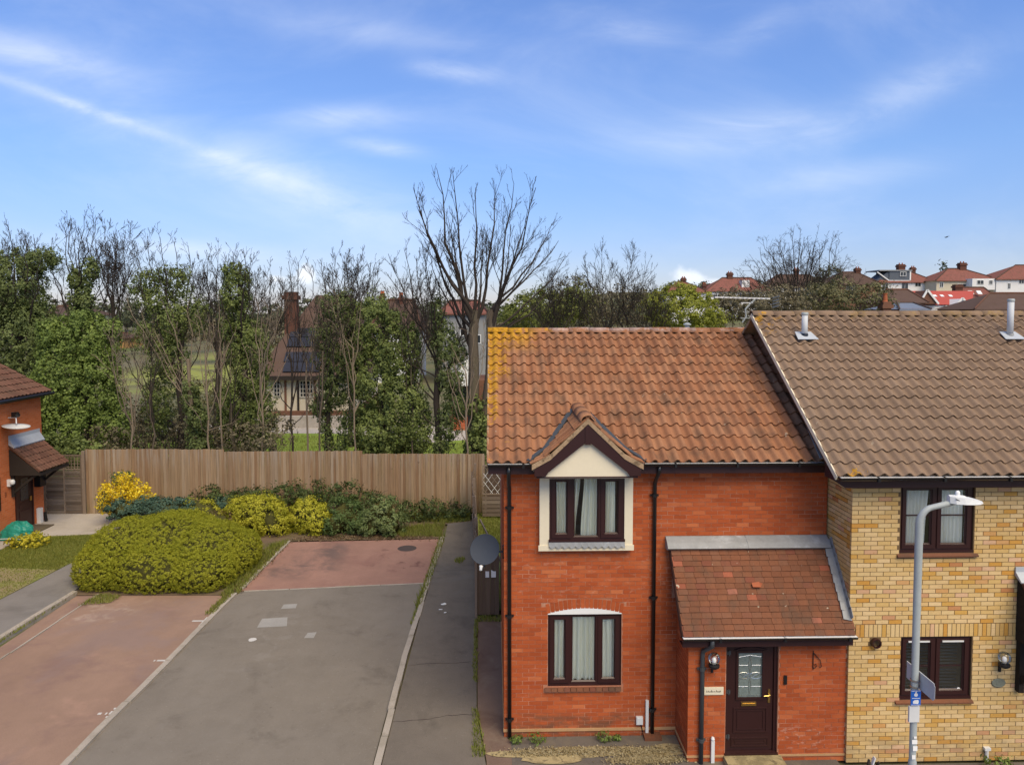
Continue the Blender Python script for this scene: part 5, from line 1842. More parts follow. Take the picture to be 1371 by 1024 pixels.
# leaning slatted fence along the footpath (its end posts and boards)
sf = empty('side_fence', (-.5, 22, 0), 'weathered leaning boundary fence along the right side of footpath', 'fence')
old_me = unit_box()['_'].copy()
old_me.name = 'board'
old_me.materials.append(mt['wood_old'])
y = 17.75
k = 0
while y < 26.6:
    t = (y - 17.75) / 8.8
    xx = -.42 - .32 * t + .03 * math.sin(y * 1.7)
    top = 1.50 + .28 * t + .07 * math.sin(y * 2.3) + random.uniform(-.03, .03)
    if random.random() < .10:
        top -= .45
    o = link('board', old_me, sf, (xx, y + .055, top / 2 + .02))
    o.scale = (.018, .105, top)
    o.rotation_euler = (random.uniform(-.03, .03), -.035 + random.uniform(-.035, .035), random.uniform(-.12, .12))
    y += .122
for k in range(5):
    y = 17.85 + k * 2.15
    t = (y - 17.75) / 8.8
    xx = -.34 - .32 * t
    mb = MB()
    mb.bar((xx, y, 0), (xx - .06 + random.uniform(-.05, .05), y, 1.75 + .25 * t), .09, .09, upv=(0, 1, 0))
    mb.build('post', 'wood_old', sf)
for z in (.45, 1.2):
    mb = MB()
    mb.bar((-.39, 17.8, z), (-.71, 26.5, z + .2), .05, .07)
    mb.build('rail', 'wood_old', sf)
# dark side gate against the house
sg = empty('side_gate', (-.1, 17.6, 0), 'dark brown boarded gate between footpath and red house, below the dish', 'gate')
gate_me = unit_box()['_'].copy()
gate_me.name = 'board'
gate_me.materials.append(mt['wood_gate'])
for k in range(5):
    o = link('board', gate_me, sg, (-.345 + k * .106, 17.62 + .004 * (k % 2), .86))
    o.scale = (.103, .02, 1.58 + random.uniform(-.02, .02))
for z in (.3, 1.4):
    mb = MB()
    mb.box(-.39, .14, 17.635, 17.675, z - .05, z + .05)
    mb.build('rail', 'wood_gate', sg)
mb = MB()
mb.box(-.46, -.40, 17.56, 17.66, 0, 1.78)
mb.build('post', 'wood_old', sg)
mb = MB()
q = at(651, 766, 17.58)
for (a, b) in ((-.20, -.11), (-.06, .055)):
    mb.box(a, b, 17.592, 17.60, q.z - .13, q.z + .02)
mb.prism([(-.06, 17.592, q.z + .02), (.0, 17.592, q.z + .02), (-.06, 17.592, q.z + .055)], (0, .008, 0))
mb.build('notice', 'white_paint', sg)
# trellis panel and step boards at the bottom of the side garden
tr_ = empty('trellis', (.0, 26.2, 0), 'diamond trellis panel seen between leaning fence and red house', 'trellis')
t0, t1, tz0, tz1 = -.40, .55, .95, 1.95
for s in (-1, 1):
    for k in range(9):
        c = t0 - .6 + k * .22
        a = Vector((c, 26.2 + .012 * s, tz0))
        b = Vector((c + .75, 26.2 + .012 * s, tz1))
        if s < 0:
            a.x, b.x = c + .75, c
        lo, hi = 0.0, 1.0
        dxx = b.x - a.x
        for lim, up in ((t0, False), (t1, True)):
            tt = (lim - a.x) / dxx
            if (dxx > 0) == up:
                hi = min(hi, tt)
            else:
                lo = max(lo, tt)
        if hi - lo < .05:
            continue
        mb = MB()
        mb.bar(a.lerp(b, max(0, lo)), a.lerp(b, min(1, hi)), .012, .028, upv=(0, 1, 0))
        mb.build('lattice_strip', 'white_plastic' if k % 3 else 'wood_slat', tr_)
mb = MB()
rect_frame(mb, t0, t1, tz0 - .04, tz1 + .04, 26.17, 26.23, .04)
mb.build('frame', 'wood_old', tr_)
for k in range(5):
    mb = MB()
    mb.box(t0, t1, 26.18, 26.22, .12 + k * .15, .24 + k * .15)
    mb.build('slat', 'wood_slat', tr_)
mb = MB()
mb.box(-.25, 3.5, 26.5, 26.56, 0, 1.6)
tag(mb.build('garden_wall', 'wood_gate', None), 'dark board wall behind the diamond trellis', 'fence')
mb = MB()
mb.bar((-.42, 22.5, 1.05), (.2, 19.5, .75), .04, .05)
tag(mb.build('garden_rail', 'wood_slat', None), 'pale loose rail sloping between leaning fence and red house', 'rail')
# ================================================================== SATELLITE DISH on the house corner
dish = empty('satellite_dish', (-.16, 12.8, 3.27), 'dark grey satellite dish on the left corner of red house above gate', 'satellite dish')
dc = Vector((-.15, 12.78, 3.27))
dax = Vector((-.22, -.80, .42)).normalized()
mb = MB()
rr = [0, .06, .12, .18, .23, .262]
prof = [(r, .055 * (r / .26) ** 2 - .03) for r in rr] + [(.268, .030), (.262, .018)] + [(r, .055 * (r / .26) ** 2 - .042) for r in reversed(rr[:-1])]
mb.lathe((0, 0, 0), prof, 32, axis=dax)
mb.v = [tuple(dc + Vector((v[0], v[1], v[2]))) for v in mb.v]
mb.build('dish', 'dish_grey', dish, True)
mb = MB()
mb.tube([dc - dax * .04, dc - dax * .10 + Vector((.06, .05, -.02)), (.10, 12.80, 3.22), (.19, 12.80, 3.22)], .019, 8)
mb.box(.155, .18, 12.72, 12.88, 3.12, 3.32)
mb.build('wall_bracket', 'black_plastic', dish)
lo_ = dc + Vector((-.02, -.03, -.27))
mb = MB()
mb.tube([lo_ + Vector((.02, .06, .02)), lo_ + Vector((0, -.06, -.03)), lo_ + Vector((-.05, -.30, .04))], .011, 8)
mb.build('feed_arm', 'pipe_grey', dish)
mb = MB()
mb.lathe(lo_ + Vector((-.05, -.31, .05)), [(0, -.04), (.024, -.038), (.026, .02), (.034, .03), (.034, .045), (0, .05)], 12, axis=Vector((.1, .75, .65)))
mb.build('receiver', 'lamp_head', dish, True)

# ================================================================== STREET LAMP
LPX, LPY = 5.935, 9.94
lamp = empty('street_lamp', (LPX, LPY, 0), 'galvanised street lamp post with flat white lantern in front of yellow house', 'street lamp')
mb = MB()
pts = [(LPX, LPY, 0), (LPX, LPY, 1.1), (LPX, LPY, 1.12), (LPX, LPY, 4.50)]
rad = [.055, .055, .046, .053]
for k in range(1, 9):
    a = math.pi / 2 * k / 8 * .90
    pts.append((LPX + .20 * (1 - math.cos(a)), LPY, 4.50 + .24 * math.sin(a)))
    rad.append(.053 - .0017 * k)
pts.append((LPX + .56, LPY, 4.83))
rad.append(.040)
mb.tube(pts, rad, 16)
mb.build('column', 'galvanised', lamp, True)
mb = MB()
hx, hz = LPX + .40, 4.84
prof_ = [(0.0, .045), (.06, .095), (.17, .125), (.29, .125), (.40, .095), (.48, .03)]
top_, bot_ = [], []
rows_ = []
for u, w in prof_:
    zt = hz + .075 - .095 * (u / .48) ** 2
    rows_.append([(hx + u, LPY - w, hz - .035 - u * .02), (hx + u, LPY - w * .8, zt - .018), (hx + u, LPY, zt), (hx + u, LPY + w * .8, zt - .018), (hx + u, LPY + w, hz - .035 - u * .02)])
b0 = []
for i in range(len(rows_) - 1):
    for k in range(4):
        mb.poly([rows_[i][k], rows_[i + 1][k], rows_[i + 1][k + 1], rows_[i][k + 1]])
    mb.poly([rows_[i][0], rows_[i][4], rows_[i + 1][4], rows_[i + 1][0]])
mb.poly([p for p in rows_[0]])
mb.poly([p for p in reversed(rows_[-1])])
head = mb.build('lantern', 'lamp_head', lamp)
mb = MB()
mb.tube([(hx + .05, LPY - .088, hz + .035), (hx + .17, LPY - .09, hz - .02), (hx + .24, LPY - .09, hz - .002), (hx + .33, LPY - .07, hz - .005)], .006, 6)
mb.build('seam', 'black_iron', head)
mb = MB()
mb.lathe((hx + .13, LPY, hz + .055), [(.035, 0), (.04, .015), (.022, .02), (.03, .035), (.028, .06), (.012, .075), (0, .075)], 12)
mb.box(hx + .06, hx + .22, LPY - .04, LPY + .04, hz + .045, hz + .06)
mb.build('photocell', 'bulb_white', head, True)
mb = MB()
px_ = LPX + .068
mb.prism([(px_, LPY + .32, 2.40), (px_, LPY - .32, 2.40), (px_, LPY - .36, 2.36), (px_, LPY - .36, 2.19), (px_, LPY - .32, 2.15), (px_, LPY + .32, 2.15)], (.004, 0, 0))
mb.box(px_ - .010, px_ - .002, LPY - .35, LPY + .31, 2.385, 2.402)
sp_ = mb.build('sign_plate', 'pipe_pale', lamp)
mb = MB()
mb.lathe((LPX, LPY, 2.28), [(.056, -.012), (.060, -.012), (.060, .012), (.056, .012)], 16)
mb.lathe((LPX, LPY, 2.19), [(.056, -.012), (.060, -.012), (.060, .012), (.056, .012)], 16)
mb.build('clamp', 'steel', lamp)
# blue notice with white emblem
bx0, bx1, bz0, bz1, by_ = LPX - .085, LPX + .055, 1.945, 2.16, LPY - .066
mb = MB()
mb.box(bx0, bx1, by_, by_ + .006, bz0, bz1)
nt = mb.build('notice_plate', 'sign_blue', lamp)
mb = MB()
cx_ = (bx0 + bx1) / 2
mb.box(bx0 + .006, bx1 - .006, by_ - .0015, by_ - .0005, bz1 - .010, bz1 - .005)
mb.box(bx0 + .006, bx1 - .006, by_ - .0015, by_ - .0005, bz0 + .005, bz0 + .010)
mb.lathe((cx_, by_, bz1 - .062), [(0, .002), (.026, .002), (.026, 0)], 16, axis=(0, -1, 0))
mb.prism([(cx_ - .012, by_ - .002, bz1 - .04), (cx_ + .012, by_ - .002, bz1 - .04), (cx_ + .004, by_ - .002, bz1 - .016), (cx_ - .008, by_ - .002, bz1 - .022)], (0, .001, 0))
mb.box(bx0 + .014, bx1 - .014, by_ - .002, by_ - .0005, bz0 + .100, bz0 + .108)
mb.prism([(bx0 + .03, by_ - .002, bz0 + .03), (bx1 - .04, by_ - .002, bz0 + .022), (bx1 - .028, by_ - .002, bz0 + .05), (bx1 - .036, by_ - .002, bz0 + .082), (bx0 + .05, by_ - .002, bz0 + .078), (bx0 + .028, by_ - .002, bz0 + .06)], (0, .001, 0))
mb.build('emblem', 'bulb_white', nt)
mb = MB()
mb.box(LPX - .10, LPX + .045, LPY - .062, LPY - .03, 1.70, 1.925)
mb.build('label_box', 'white_plastic', lamp)
mb = MB()
for (a, b, c_, d_) in ((-.045, .03, 1.38, 1.44), (-.03, .035, 1.28, 1.35), (-.04, .01, 1.16, 1.22), (-.02, .02, 1.46, 1.49)):
    mb.box(LPX + a, LPX + b, LPY - .056, LPY - .0535, c_, d_)
mb.build('sticker', 'bulb_white', lamp)

# ================================================================== BUILDINGS BEYOND THE FENCE
def img_rect(px0, px1, pyt, pyb, Y):
    a, b = at(px0, pyt, Y), at(px1, pyb, Y)
    return a.x, b.x, b.z, a.z
def far_window(parent, px0, px1, pyt, pyb, Y, frame='white_paint', nx=2, nz=1, proud=.05, label=None):
    x0, x1, z0, z1 = img_rect(px0, px1, pyt, pyb, Y)
    mb = MB()
    t = .07
    rect_frame(mb, x0, x1, z0, z1, Y - proud, Y + .02, t)
    for k in range(1, nx):
        xx = x0 + (x1 - x0) * k / nx
        mb.box(xx - t * .35, xx + t * .35, Y - proud * .9, Y + .02, z0 + t, z1 - t)
    for k in range(1, nz):
        zz = z0 + (z1 - z0) * k / nz
        mb.box(x0 + t, x1 - t, Y - proud * .8, Y + .01, zz - t * .3, zz + t * .3)
    w = mb.build('window', frame, parent)
    p = MB()
    p.box(x0 + t, x1 - t, Y - .012, Y - .004, z0 + t, z1 - t)
    p.build('pane', 'dark_pane', w)
    return w
def chimney(parent, px, pyt, pyb, wpx, Y, mat='chimney_brick', pots=2):
    k = Y / FPX
    a, b = at(px, pyt, Y), at(px, pyb, Y)
    w = wpx * k / 2
    mb = MB()
    mb.box(a.x - w, a.x + w, Y - w * .8, Y + w * .8, b.z, a.z)
    mb.box(a.x - w - .12, a.x + w + .12, Y - w * .8 - .12, Y + w * .8 + .12, a.z - .55, a.z - .25)
    c = mb.build('chimney', mat, parent)
    for i in range(pots):
        xx = a.x + (i - (pots - 1) / 2) * w * .9
        p = MB()
        p.lathe((xx, Y, a.z), [(.13, 0), (.11, .25), (.14, .30), (.10, .30)], 8)
        p.build('chimney_pot', 'terracotta' if pots > 1 else mat, c)
    return c
def hip_house(label, px0, px1, ridge0, ridge1, py_ridge, py_eave, py_base, Y, roof='far_red_tile', wall='white_wall', depth=8.0, over=.35, group='houses on the far hill'):
    x0, x1, zb, ze = img_rect(px0, px1, py_eave, py_base, Y)
    zr = at(0, py_ridge, Y + depth / 2).z
    r0, r1 = at(ridge0, 0, Y + depth / 2).x, at(ridge1, 0, Y + depth / 2).x
    e = empty('house', ((x0 + x1) / 2, Y + depth / 2, zb), label, 'house', group)
    mb = MB()
    zg = min(zb - .5, float(terr((x0 + x1) / 2, Y + depth / 2)) - .3)
    mb.box(x0, x1, Y, Y + depth, zg, ze)
    mb.build('wall', wall, e)
    a, b, c, d = Vector((x0 - over, Y - over, ze - .1)), Vector((x1 + over, Y - over, ze - .1)), Vector((x1 + over, Y + depth + over, ze - .1)), Vector((x0 - over, Y + depth + over, ze - .1))
    p, q = Vector((r0, Y + depth / 2, zr)), Vector((r1, Y + depth / 2, zr))
    mb = MB()
    mb.faces([a, b, c, d, p, q], [(0, 1, 5, 4), (1, 2, 5), (2, 3, 4, 5), (3, 0, 4), (3, 2, 1, 0)])
    th = [a + Vector((0, 0, -.16)), b + Vector((0, 0, -.16)), b, a]
    mb.faces([v + Vector((0, -.01, 0)) for v in th], [(0, 1, 2, 3)])
    rf = mb.build('roof', roof, e)
    mb = MB()
    mb.tube([p + Vector((0, 0, .05)), q + Vector((0, 0, .05))], .14, 6)
    for s, t_ in ((p, a), (q, b)):
        mb.tube([s + Vector((0, 0, .05)), t_ + Vector((0, 0, .08))], .11, 6)
    mb.build('ridge', 'far_brown_tile' if roof != 'far_brown_tile' else 'dark_tile', rf)
    return e, rf
# -- half-timbered lodge with solar panels
LY0 = 50.0
x0, x1, zb, ze = img_rect(352, 472, 503, 566, LY0)
lodge = empty('lodge', ((x0 + x1) / 2, LY0 + 5, 0), 'cream half-timbered building with big brown roof and solar panels behind ivy trees', 'building')
mb = MB()
zp = at(0, 551, LY0).z
mb.box(x0, x1, LY0, LY0 + 11, zp, ze + .2)
mb.build('wall', 'cream_wall', lodge)
mb = MB()
mb.box(x0 - .05, x1 + .05, LY0 - .08, LY0 + 11.05, -.2, zp)
mb.build('brick_base', 'brown_brick_far', lodge)
ridge_z = at(0, 395, LY0 + 5.5).z
eL, eR = x0 - .5, x1 + .8
rl, rr_ = at(418, 0, LY0 + 5.5).x, x1 - 1.0
mb = MB()
v = [(eL, LY0 - .6, ze), (eR, LY0 - .6, ze), (eR, LY0 + 11.6, ze), (eL, LY0 + 11.6, ze), (rl, LY0 + 5.5, ridge_z), (rr_, LY0 + 5.5, ridge_z)]
mb.faces(v, [(0, 1, 5, 4), (1, 2, 5), (2, 3, 4, 5), (3, 0, 4), (3, 2, 1, 0)])
lr = mb.build('roof', 'far_brown_tile', lodge)
mb = MB()
mb.box(eL, eR, LY0 - .66, LY0 - .56, ze - .25, ze + .03)
mb.build('eaves_board', 'timber_black', lodge)
# rows of solar panels lying on the front slope
sl_v = Vector((0, 6.1, ridge_z - ze)).normalized()
sl_n = Vector((1, 0, 0)).cross(sl_v)
for row, (s0, xa, xb) in enumerate(((.35, 374, 424), (1.30, 376, 424), (2.75, 381, 424), (3.7, 385, 424))):
    Xa, Xb = at(xa, 0, LY0 + s0 * .8).x, at(xb, 0, LY0 + s0 * .8).x
    n = 4
    for k in range(n):
        a = Xa + (Xb - Xa) * k / n
        b = Xa + (Xb - Xa) * (k + .97) / n
        o = Vector((0, LY0 - .6, ze)) + sl_v * s0 + sl_n * .06
        mb = MB()
        mb.prism([Vector((a, 0, 0)) + o, Vector((b, 0, 0)) + o, Vector((b, 0, 0)) + o + sl_v * .90, Vector((a, 0, 0)) + o + sl_v * .90], sl_n * .05)
        mb.build('solar_panel', 'solar_glass', lr)
chimney(lodge, 390, 391, 470, 16, LY0 + 2.8, 'chimney_brick', 0)
far_window(lodge, 401, 420, 509, 532, LY0, 'cream_timber', 4, 4, .08)
far_window(lodge, 366, 376, 509, 531, LY0, 'cream_timber', 2, 4, .08)
for px in (399, 382, 422, 440):
    a, b = at(px, 506, LY0), at(px, 550, LY0)
    mb = MB()
    mb.box(a.x - .07, a.x + .07, LY0 - .05, LY0 + .01, b.z, a.z)
    mb.build('timber', 'timber_black' if px == 399 else 'brown_brick_far', lodge)
mb = MB()
a = at(420, 560, LY0 - 1.5)
mb.box(x0 - 1.0, x1, LY0 - 2.0, LY0 - 1.7, -.1, .75)
tag(mb.build('low_wall', 'concrete_pale', None), 'low grey wall in front of the cream half-timbered building', 'wall')
# -- white porch building at the right of it
PYB = 47.6
pb = empty('pavilion', (at(625, 0, PYB).x, PYB + 3, 0), 'white rendered porch with brick steps and open dark doorway behind trees', 'building')
xa, xb, z0_, z1_ = img_rect(600, 656, 512, 585, PYB)
mb = MB()
mb.box(xa, xb, PYB + 1.6, PYB + 6, -.1, z1_)
mb.build('wall', 'brown_brick_far', pb)
xa2, xb2, z2, z3 = img_rect(604, 640, 490, 512, PYB)
mb = MB()
mb.prism([(xa2, PYB - .3, z2), (xb2, PYB - .3, z2), (xb2, PYB - .3, z3), (xa2 + 1.0, PYB - .3, z3 + .5)], (0, 6, 0))
mb.box(xa2, xb2, PYB - .34, PYB - .3, z2 - .2, z2)
mb.build('porch_gable', 'white_wall', pb)
for px in (629, 655):
    a = at(px, 512, PYB)
    mb = MB()
    mb.box(a.x - .09, a.x + .09, PYB - .2, PYB - .02, 0, z2 - .2)
    mb.build('column', 'cream_timber', pb)
a = at(618, 0, PYB)
mb = MB()
mb.box(a.x - .6, a.x + .5, PYB + 1.52, PYB + 1.6, 0.3, 2.5)
mb.build('door', 'dark_pane', pb)
for k in range(3):
    mb = MB()
    a = at(605, 0, PYB)
    b = at(626, 0, PYB)
    mb.box(a.x, b.x, PYB - .9 + k * .35, PYB + 1.5, .17 * k - .05, .17 * (k + 1))
    mb.build('step', 'terracotta', pb)
# -- tudor style houses
e_, rf_ = hip_house('white and black timbered house with brown roof seen between the ivy trees', 497, 560, 515, 552, 402, 441, 475, 78, 'far_brown_tile', 'white_wall', 9, group='houses beyond the park')
x0, x1, zb, ze = img_rect(541, 560, 441, 468, 77.6)
mb = MB()
for k in range(6):
    xx = x0 + (x1 - x0) * k / 5
    mb.box(xx - .08, xx + .08, 77.9, 78.0, zb, ze)
mb.box(x0, x1, 77.88, 77.98, ze - 1.0, ze - .8)
mb.build('timber_framing', 'timber_black', e_)
far_window(e_, 548, 556, 447, 460, 78, 'white_paint', 2, 1)
chimney(e_, 512, 393, 410, 6, 82)
chimney(e_, 537, 395, 410, 5, 82)
e_, rf_ = hip_house('pale grey house with reddish roof left of the tall bare tree', 592, 650, 600, 640, 403, 418, 470, 76, 'far_red_tile', 'grey_wall', 9, group='houses beyond the park')
far_window(e_, 616, 625, 441, 450, 76, 'white_paint', 2, 1)
far_window(e_, 600, 610, 441, 450, 76, 'white_paint', 2, 1)
far_window(e_, 636, 644, 448, 460, 76, 'white_paint', 1, 1)
# -- flats at the far left
e_, rf_ = hip_house('cream flats with flat brown roof far behind the left trees', 60, 104, 66, 98, 410, 421, 470, 120, 'far_brown_tile', 'cream_wall', 12, group='houses beyond the park')
for px in (63, 72, 81, 90):
    far_window(e_, px, px + 5, 427, 436, 120, 'white_paint', 1, 1)
    far_window(e_, px, px + 5, 444, 453, 120, 'white_paint', 1, 1)
e_, rf_ = hip_house('small ochre brick bungalow at the end of the far field', 142, 166, 148, 160, 446, 452, 462, 130, 'far_brown_tile', 'brick_ochre', 7, group='houses beyond the park')
# -- the hill on the right
HY = 150.0
G_ = 'houses on the far hill'
e_, rf_ = hip_house('red roofed house with one chimney, half hidden by the yellow-green willow', 892, 948, 912, 920, 376, 391, 420, HY, 'far_red_tile', 'white_wall')
chimney(rf_.parent, 915, 372, 380, 6, HY + 4)
chimney(rf_.parent, 943, 380, 392, 5, HY + 2)
e_, rf_ = hip_house('broad red roofed house between the willow and the rounded bare tree', 946, 1032, 972, 1012, 371, 389, 420, HY, 'far_red_tile', 'white_wall')
chimney(e_, 977, 365, 374, 7, HY + 4)
far_window(e_, 955, 966, 394, 406, HY)
far_window(e_, 990, 1008, 393, 402, HY)
x_ = at(998, 379, HY + 1)
mb = MB()
mb.box(x_.x - .8, x_.x + .8, HY + .8, HY + 2.6, x_.z - .9, x_.z + .6)
mb.build('dormer', 'white_wall', rf_)
e_, rf_ = hip_house('white house with hazel brown roof behind the rounded bare tree', 1030, 1105, 1046, 1092, 367, 384, 420, HY + 3, 'far_brown_tile', 'white_wall')
far_window(e_, 1034, 1046, 388, 398, HY + 3)
far_window(e_, 1070, 1082, 388, 398, HY + 3)
chimney(e_, 1066, 360, 370, 6, HY + 7)
e_, rf_ = hip_house('brown roofed house right of the rounded bare tree', 1108, 1178, 1134, 1156, 363, 380, 420, HY - 4, 'far_brown_tile', 'brown_brick_far')
chimney(e_, 1148, 359, 366, 7, HY)
far_window(e_, 1111, 1119, 384, 394, HY - 4)
far_window(e_, 1133, 1144, 380, 388, HY - 4)
# house with the grey box dormer
e_, rf_ = hip_house('white house with large slate-grey box dormer in its red roof', 1176, 1250, 1205, 1226, 361, 377, 420, HY - 2, 'far_red_tile', 'white_wall')
x0, x1, zb, ze = img_rect(1190, 1218, 363, 376, HY - 1.5)
mb = MB()
mb.box(x0, x1, HY - 1.8, HY + 3.5, zb, ze)
mb.prism([(x0 - 2.6, HY - 1.6, zb), (x0, HY - 1.6, zb), (x0, HY - 1.6, ze)], (0, 4, 0))
dm = mb.build('dormer', 'dormer_grey', rf_)
mb = MB()
mb.box(x0 - 2.2, x1 + .2, HY - 2.0, HY + 3.6, ze, ze + .22)
mb.build('dormer_roof', 'lead', dm)
mb = MB()
mb.box(x1 - .25, x1 + .02, HY - 1.9, HY - 1.79, zb, ze)
mb.box(x0, x1, HY - 1.9, HY - 1.79, zb - .15, zb + .1)
mb.bar((x0 - 2.5, HY - 1.7, ze - .2), (x0 - .1, HY - 1.9, zb), .15, .2)
mb.build('white_trim', 'white_paint', dm)
far_window(e_, 1205, 1213, 364, 370, HY - 1.85, 'white_paint', 2, 1, .1)
far_window(e_, 1225, 1233, 378, 384, HY - 2)
far_window(e_, 1207, 1216, 378, 387, HY - 2)
far_window(e_, 1181, 1189, 379, 388, HY - 2)
chimney(e_, 1206, 354, 364, 9, HY + 1)
chimney(e_, 1222, 358, 366, 6, HY + 2)
e_, rf_ = hip_house('cream house with wide red hipped roof and one central chimney', 1254, 1337, 1280, 1300, 358, 375, 420, HY - 6, 'far_red_tile', 'cream_wall')
chimney(e_, 1288, 352, 362, 9, HY - 2)
x0, x1, zb, ze = img_rect(1302, 1332, 373, 388, HY - 8)
mb = MB()
mb.box(x0, x1, HY - 8, HY - 5.9, zb, ze)
mb.build('bay', 'white_wall', e_)
for (a, b, c, d) in ((1308, 1317, 375, 381), (1324, 1329, 375, 381)):
    far_window(e_, a, b, c, d, HY - 8.02)
far_window(e_, 1258, 1263, 378, 385, HY - 6)
far_window(e_, 1282, 1295, 380, 388, HY - 6)
e_, rf_ = hip_house('white house with red roof cut by the right edge of the picture', 1334, 1420, 1372, 1398, 353, 373, 420, HY - 8, 'far_red_tile', 'white_wall')
far_window(e_, 1349, 1353, 379, 387, HY - 8)
far_window(e_, 1364, 1371, 373, 380, HY - 8)
# nearer roofs
NYR = 112.0
x0, x1, zb, ze = img_rect(1252, 1300, 408, 424, NYR)
e_ = empty('house', ((x0 + x1) / 2, NYR, zb), 'bright red roofed bungalow with three rooflights and white gable boards', 'house', 'nearer roofs below the hill')
zr_ = at(0, 388.5, NYR + 4).z
mb = MB()
mb.box(x0 - 3.0, x1 + .2, NYR + .3, NYR + 8, zb - 2, ze - .1)
mb.build('wall', 'white_wall', e_)
mb = MB()
mb.faces([(x0 - 1.6, NYR, ze), (x1, NYR, ze), (x1 + 3.0, NYR + 4, zr_), (x0 - 3.3, NYR + 4, zr_), (x1 + 3, NYR + 8, ze), (x0 - 3, NYR + 8, ze)], [(0, 1, 2, 3), (3, 2, 4, 5)])
rf_ = mb.build('roof', 'bright_red_roof', e_)
for px in (1252, 1261.5, 1273):
    c_ = at(px, 392.5, NYR + 2.4)
    s_ = Vector((0, 4, zr_ - ze)).normalized()
    n_ = Vector((1, 0, 0)).cross(s_)
    c_.z = ze + (zr_ - ze) * .62
    c_.y = NYR + 4 * .62
    mb = MB()
    mb.obox(c_ + n_ * .05, (.26, 0, 0), s_ * .30, n_ * .04)
    mb.build('rooflight', 'white_paint', rf_)
# gables with white barge boards
def far_gable(parent, pxl, pxp, pxr, pyp, pyb, Y, mat, depth=3.0):
    a, p, b = at(pxl, pyb, Y), at(pxp, pyp, Y), at(pxr, pyb, Y)
    mb = MB()
    mb.prism([a, b, p], (0, depth, 0))
    gw = mb.build('gable', mat, parent)
    mb = MB()
    mb.bar(a + Vector((0, -.15, 0)), p + Vector((0, -.15, .1)), .12, .28, upv=(0, 0, 1))
    mb.bar(b + Vector((0, -.15, 0)), p + Vector((0, -.15, .1)), .12, .28, upv=(0, 0, 1))
    mb.build('barge_board', 'white_paint', gw)
    return gw
far_gable(e_, 1230, 1241, 1256, 389, 407, NYR - .5, 'brown_brick_far')
far_gable(e_, 1276, 1288, 1299, 400, 411, NYR - 1.5, 'white_wall')
far_window(e_, 1284, 1293, 404, 410, NYR - 1.55, 'white_paint', 3, 1, .05)
far_window(e_, 1265, 1270, 409, 414, NYR + .25, 'white_paint', 1, 1, .2)
e_, rf_ = hip_house('dull red roofed bungalow with two rooflights right of the bright red roof', 1290, 1338, 1296, 1330, 384, 404, 424, NYR + 6, 'far_red_tile', 'white_wall', group='nearer roofs below the hill')
for px in (1298, 1309):
    c_ = at(px, 393, NYR + 7.5)
    mb = MB()
    mb.obox(c_ + Vector((0, -.35, .15)), (.36, 0, 0), Vector((0, .3, .28)), (0, -.04, .04))
    mb.build('rooflight', 'white_paint', rf_)
chimney(e_, 1282, 381, 390, 10, NYR + 9, 'chimney_brick', 0)
e_, rf_ = hip_house('low brown roof at the right edge behind the grey vent pipe', 1306, 1420, 1338, 1390, 392, 413, 430, 92, 'far_brown_tile', 'brown_brick_far', group='nearer roofs below the hill')
e_, rf_ = hip_house('brown terrace roof below the grey dormer house', 1184, 1238, 1196, 1226, 387, 404, 428, 100, 'far_brown_tile', 'brown_brick_far', group='nearer roofs below the hill')
e_, rf_ = hip_house('slate-blue low roof just above the brown ridge', 1206, 1240, 1212, 1234, 405, 413, 428, 84, 'slate_blue', 'brown_brick_far', group='nearer roofs below the hill')
cst = empty('chimney_stack', at(1186, 414, 60), 'terracotta chimney pot on a brick stack above the brown ridge', 'chimney')
chimney(cst, 1186, 404, 430, 11, 60, 'brown_brick_far', 0)
p = at(1185, 404, 60)
mb = MB()
mb.lathe(p, [(.24, 0), (.19, .08), (.15, .6), (.19, .63), (.19, .70), (.12, .70)], 12)
mb.build('chimney_pot', 'terracotta', cst)

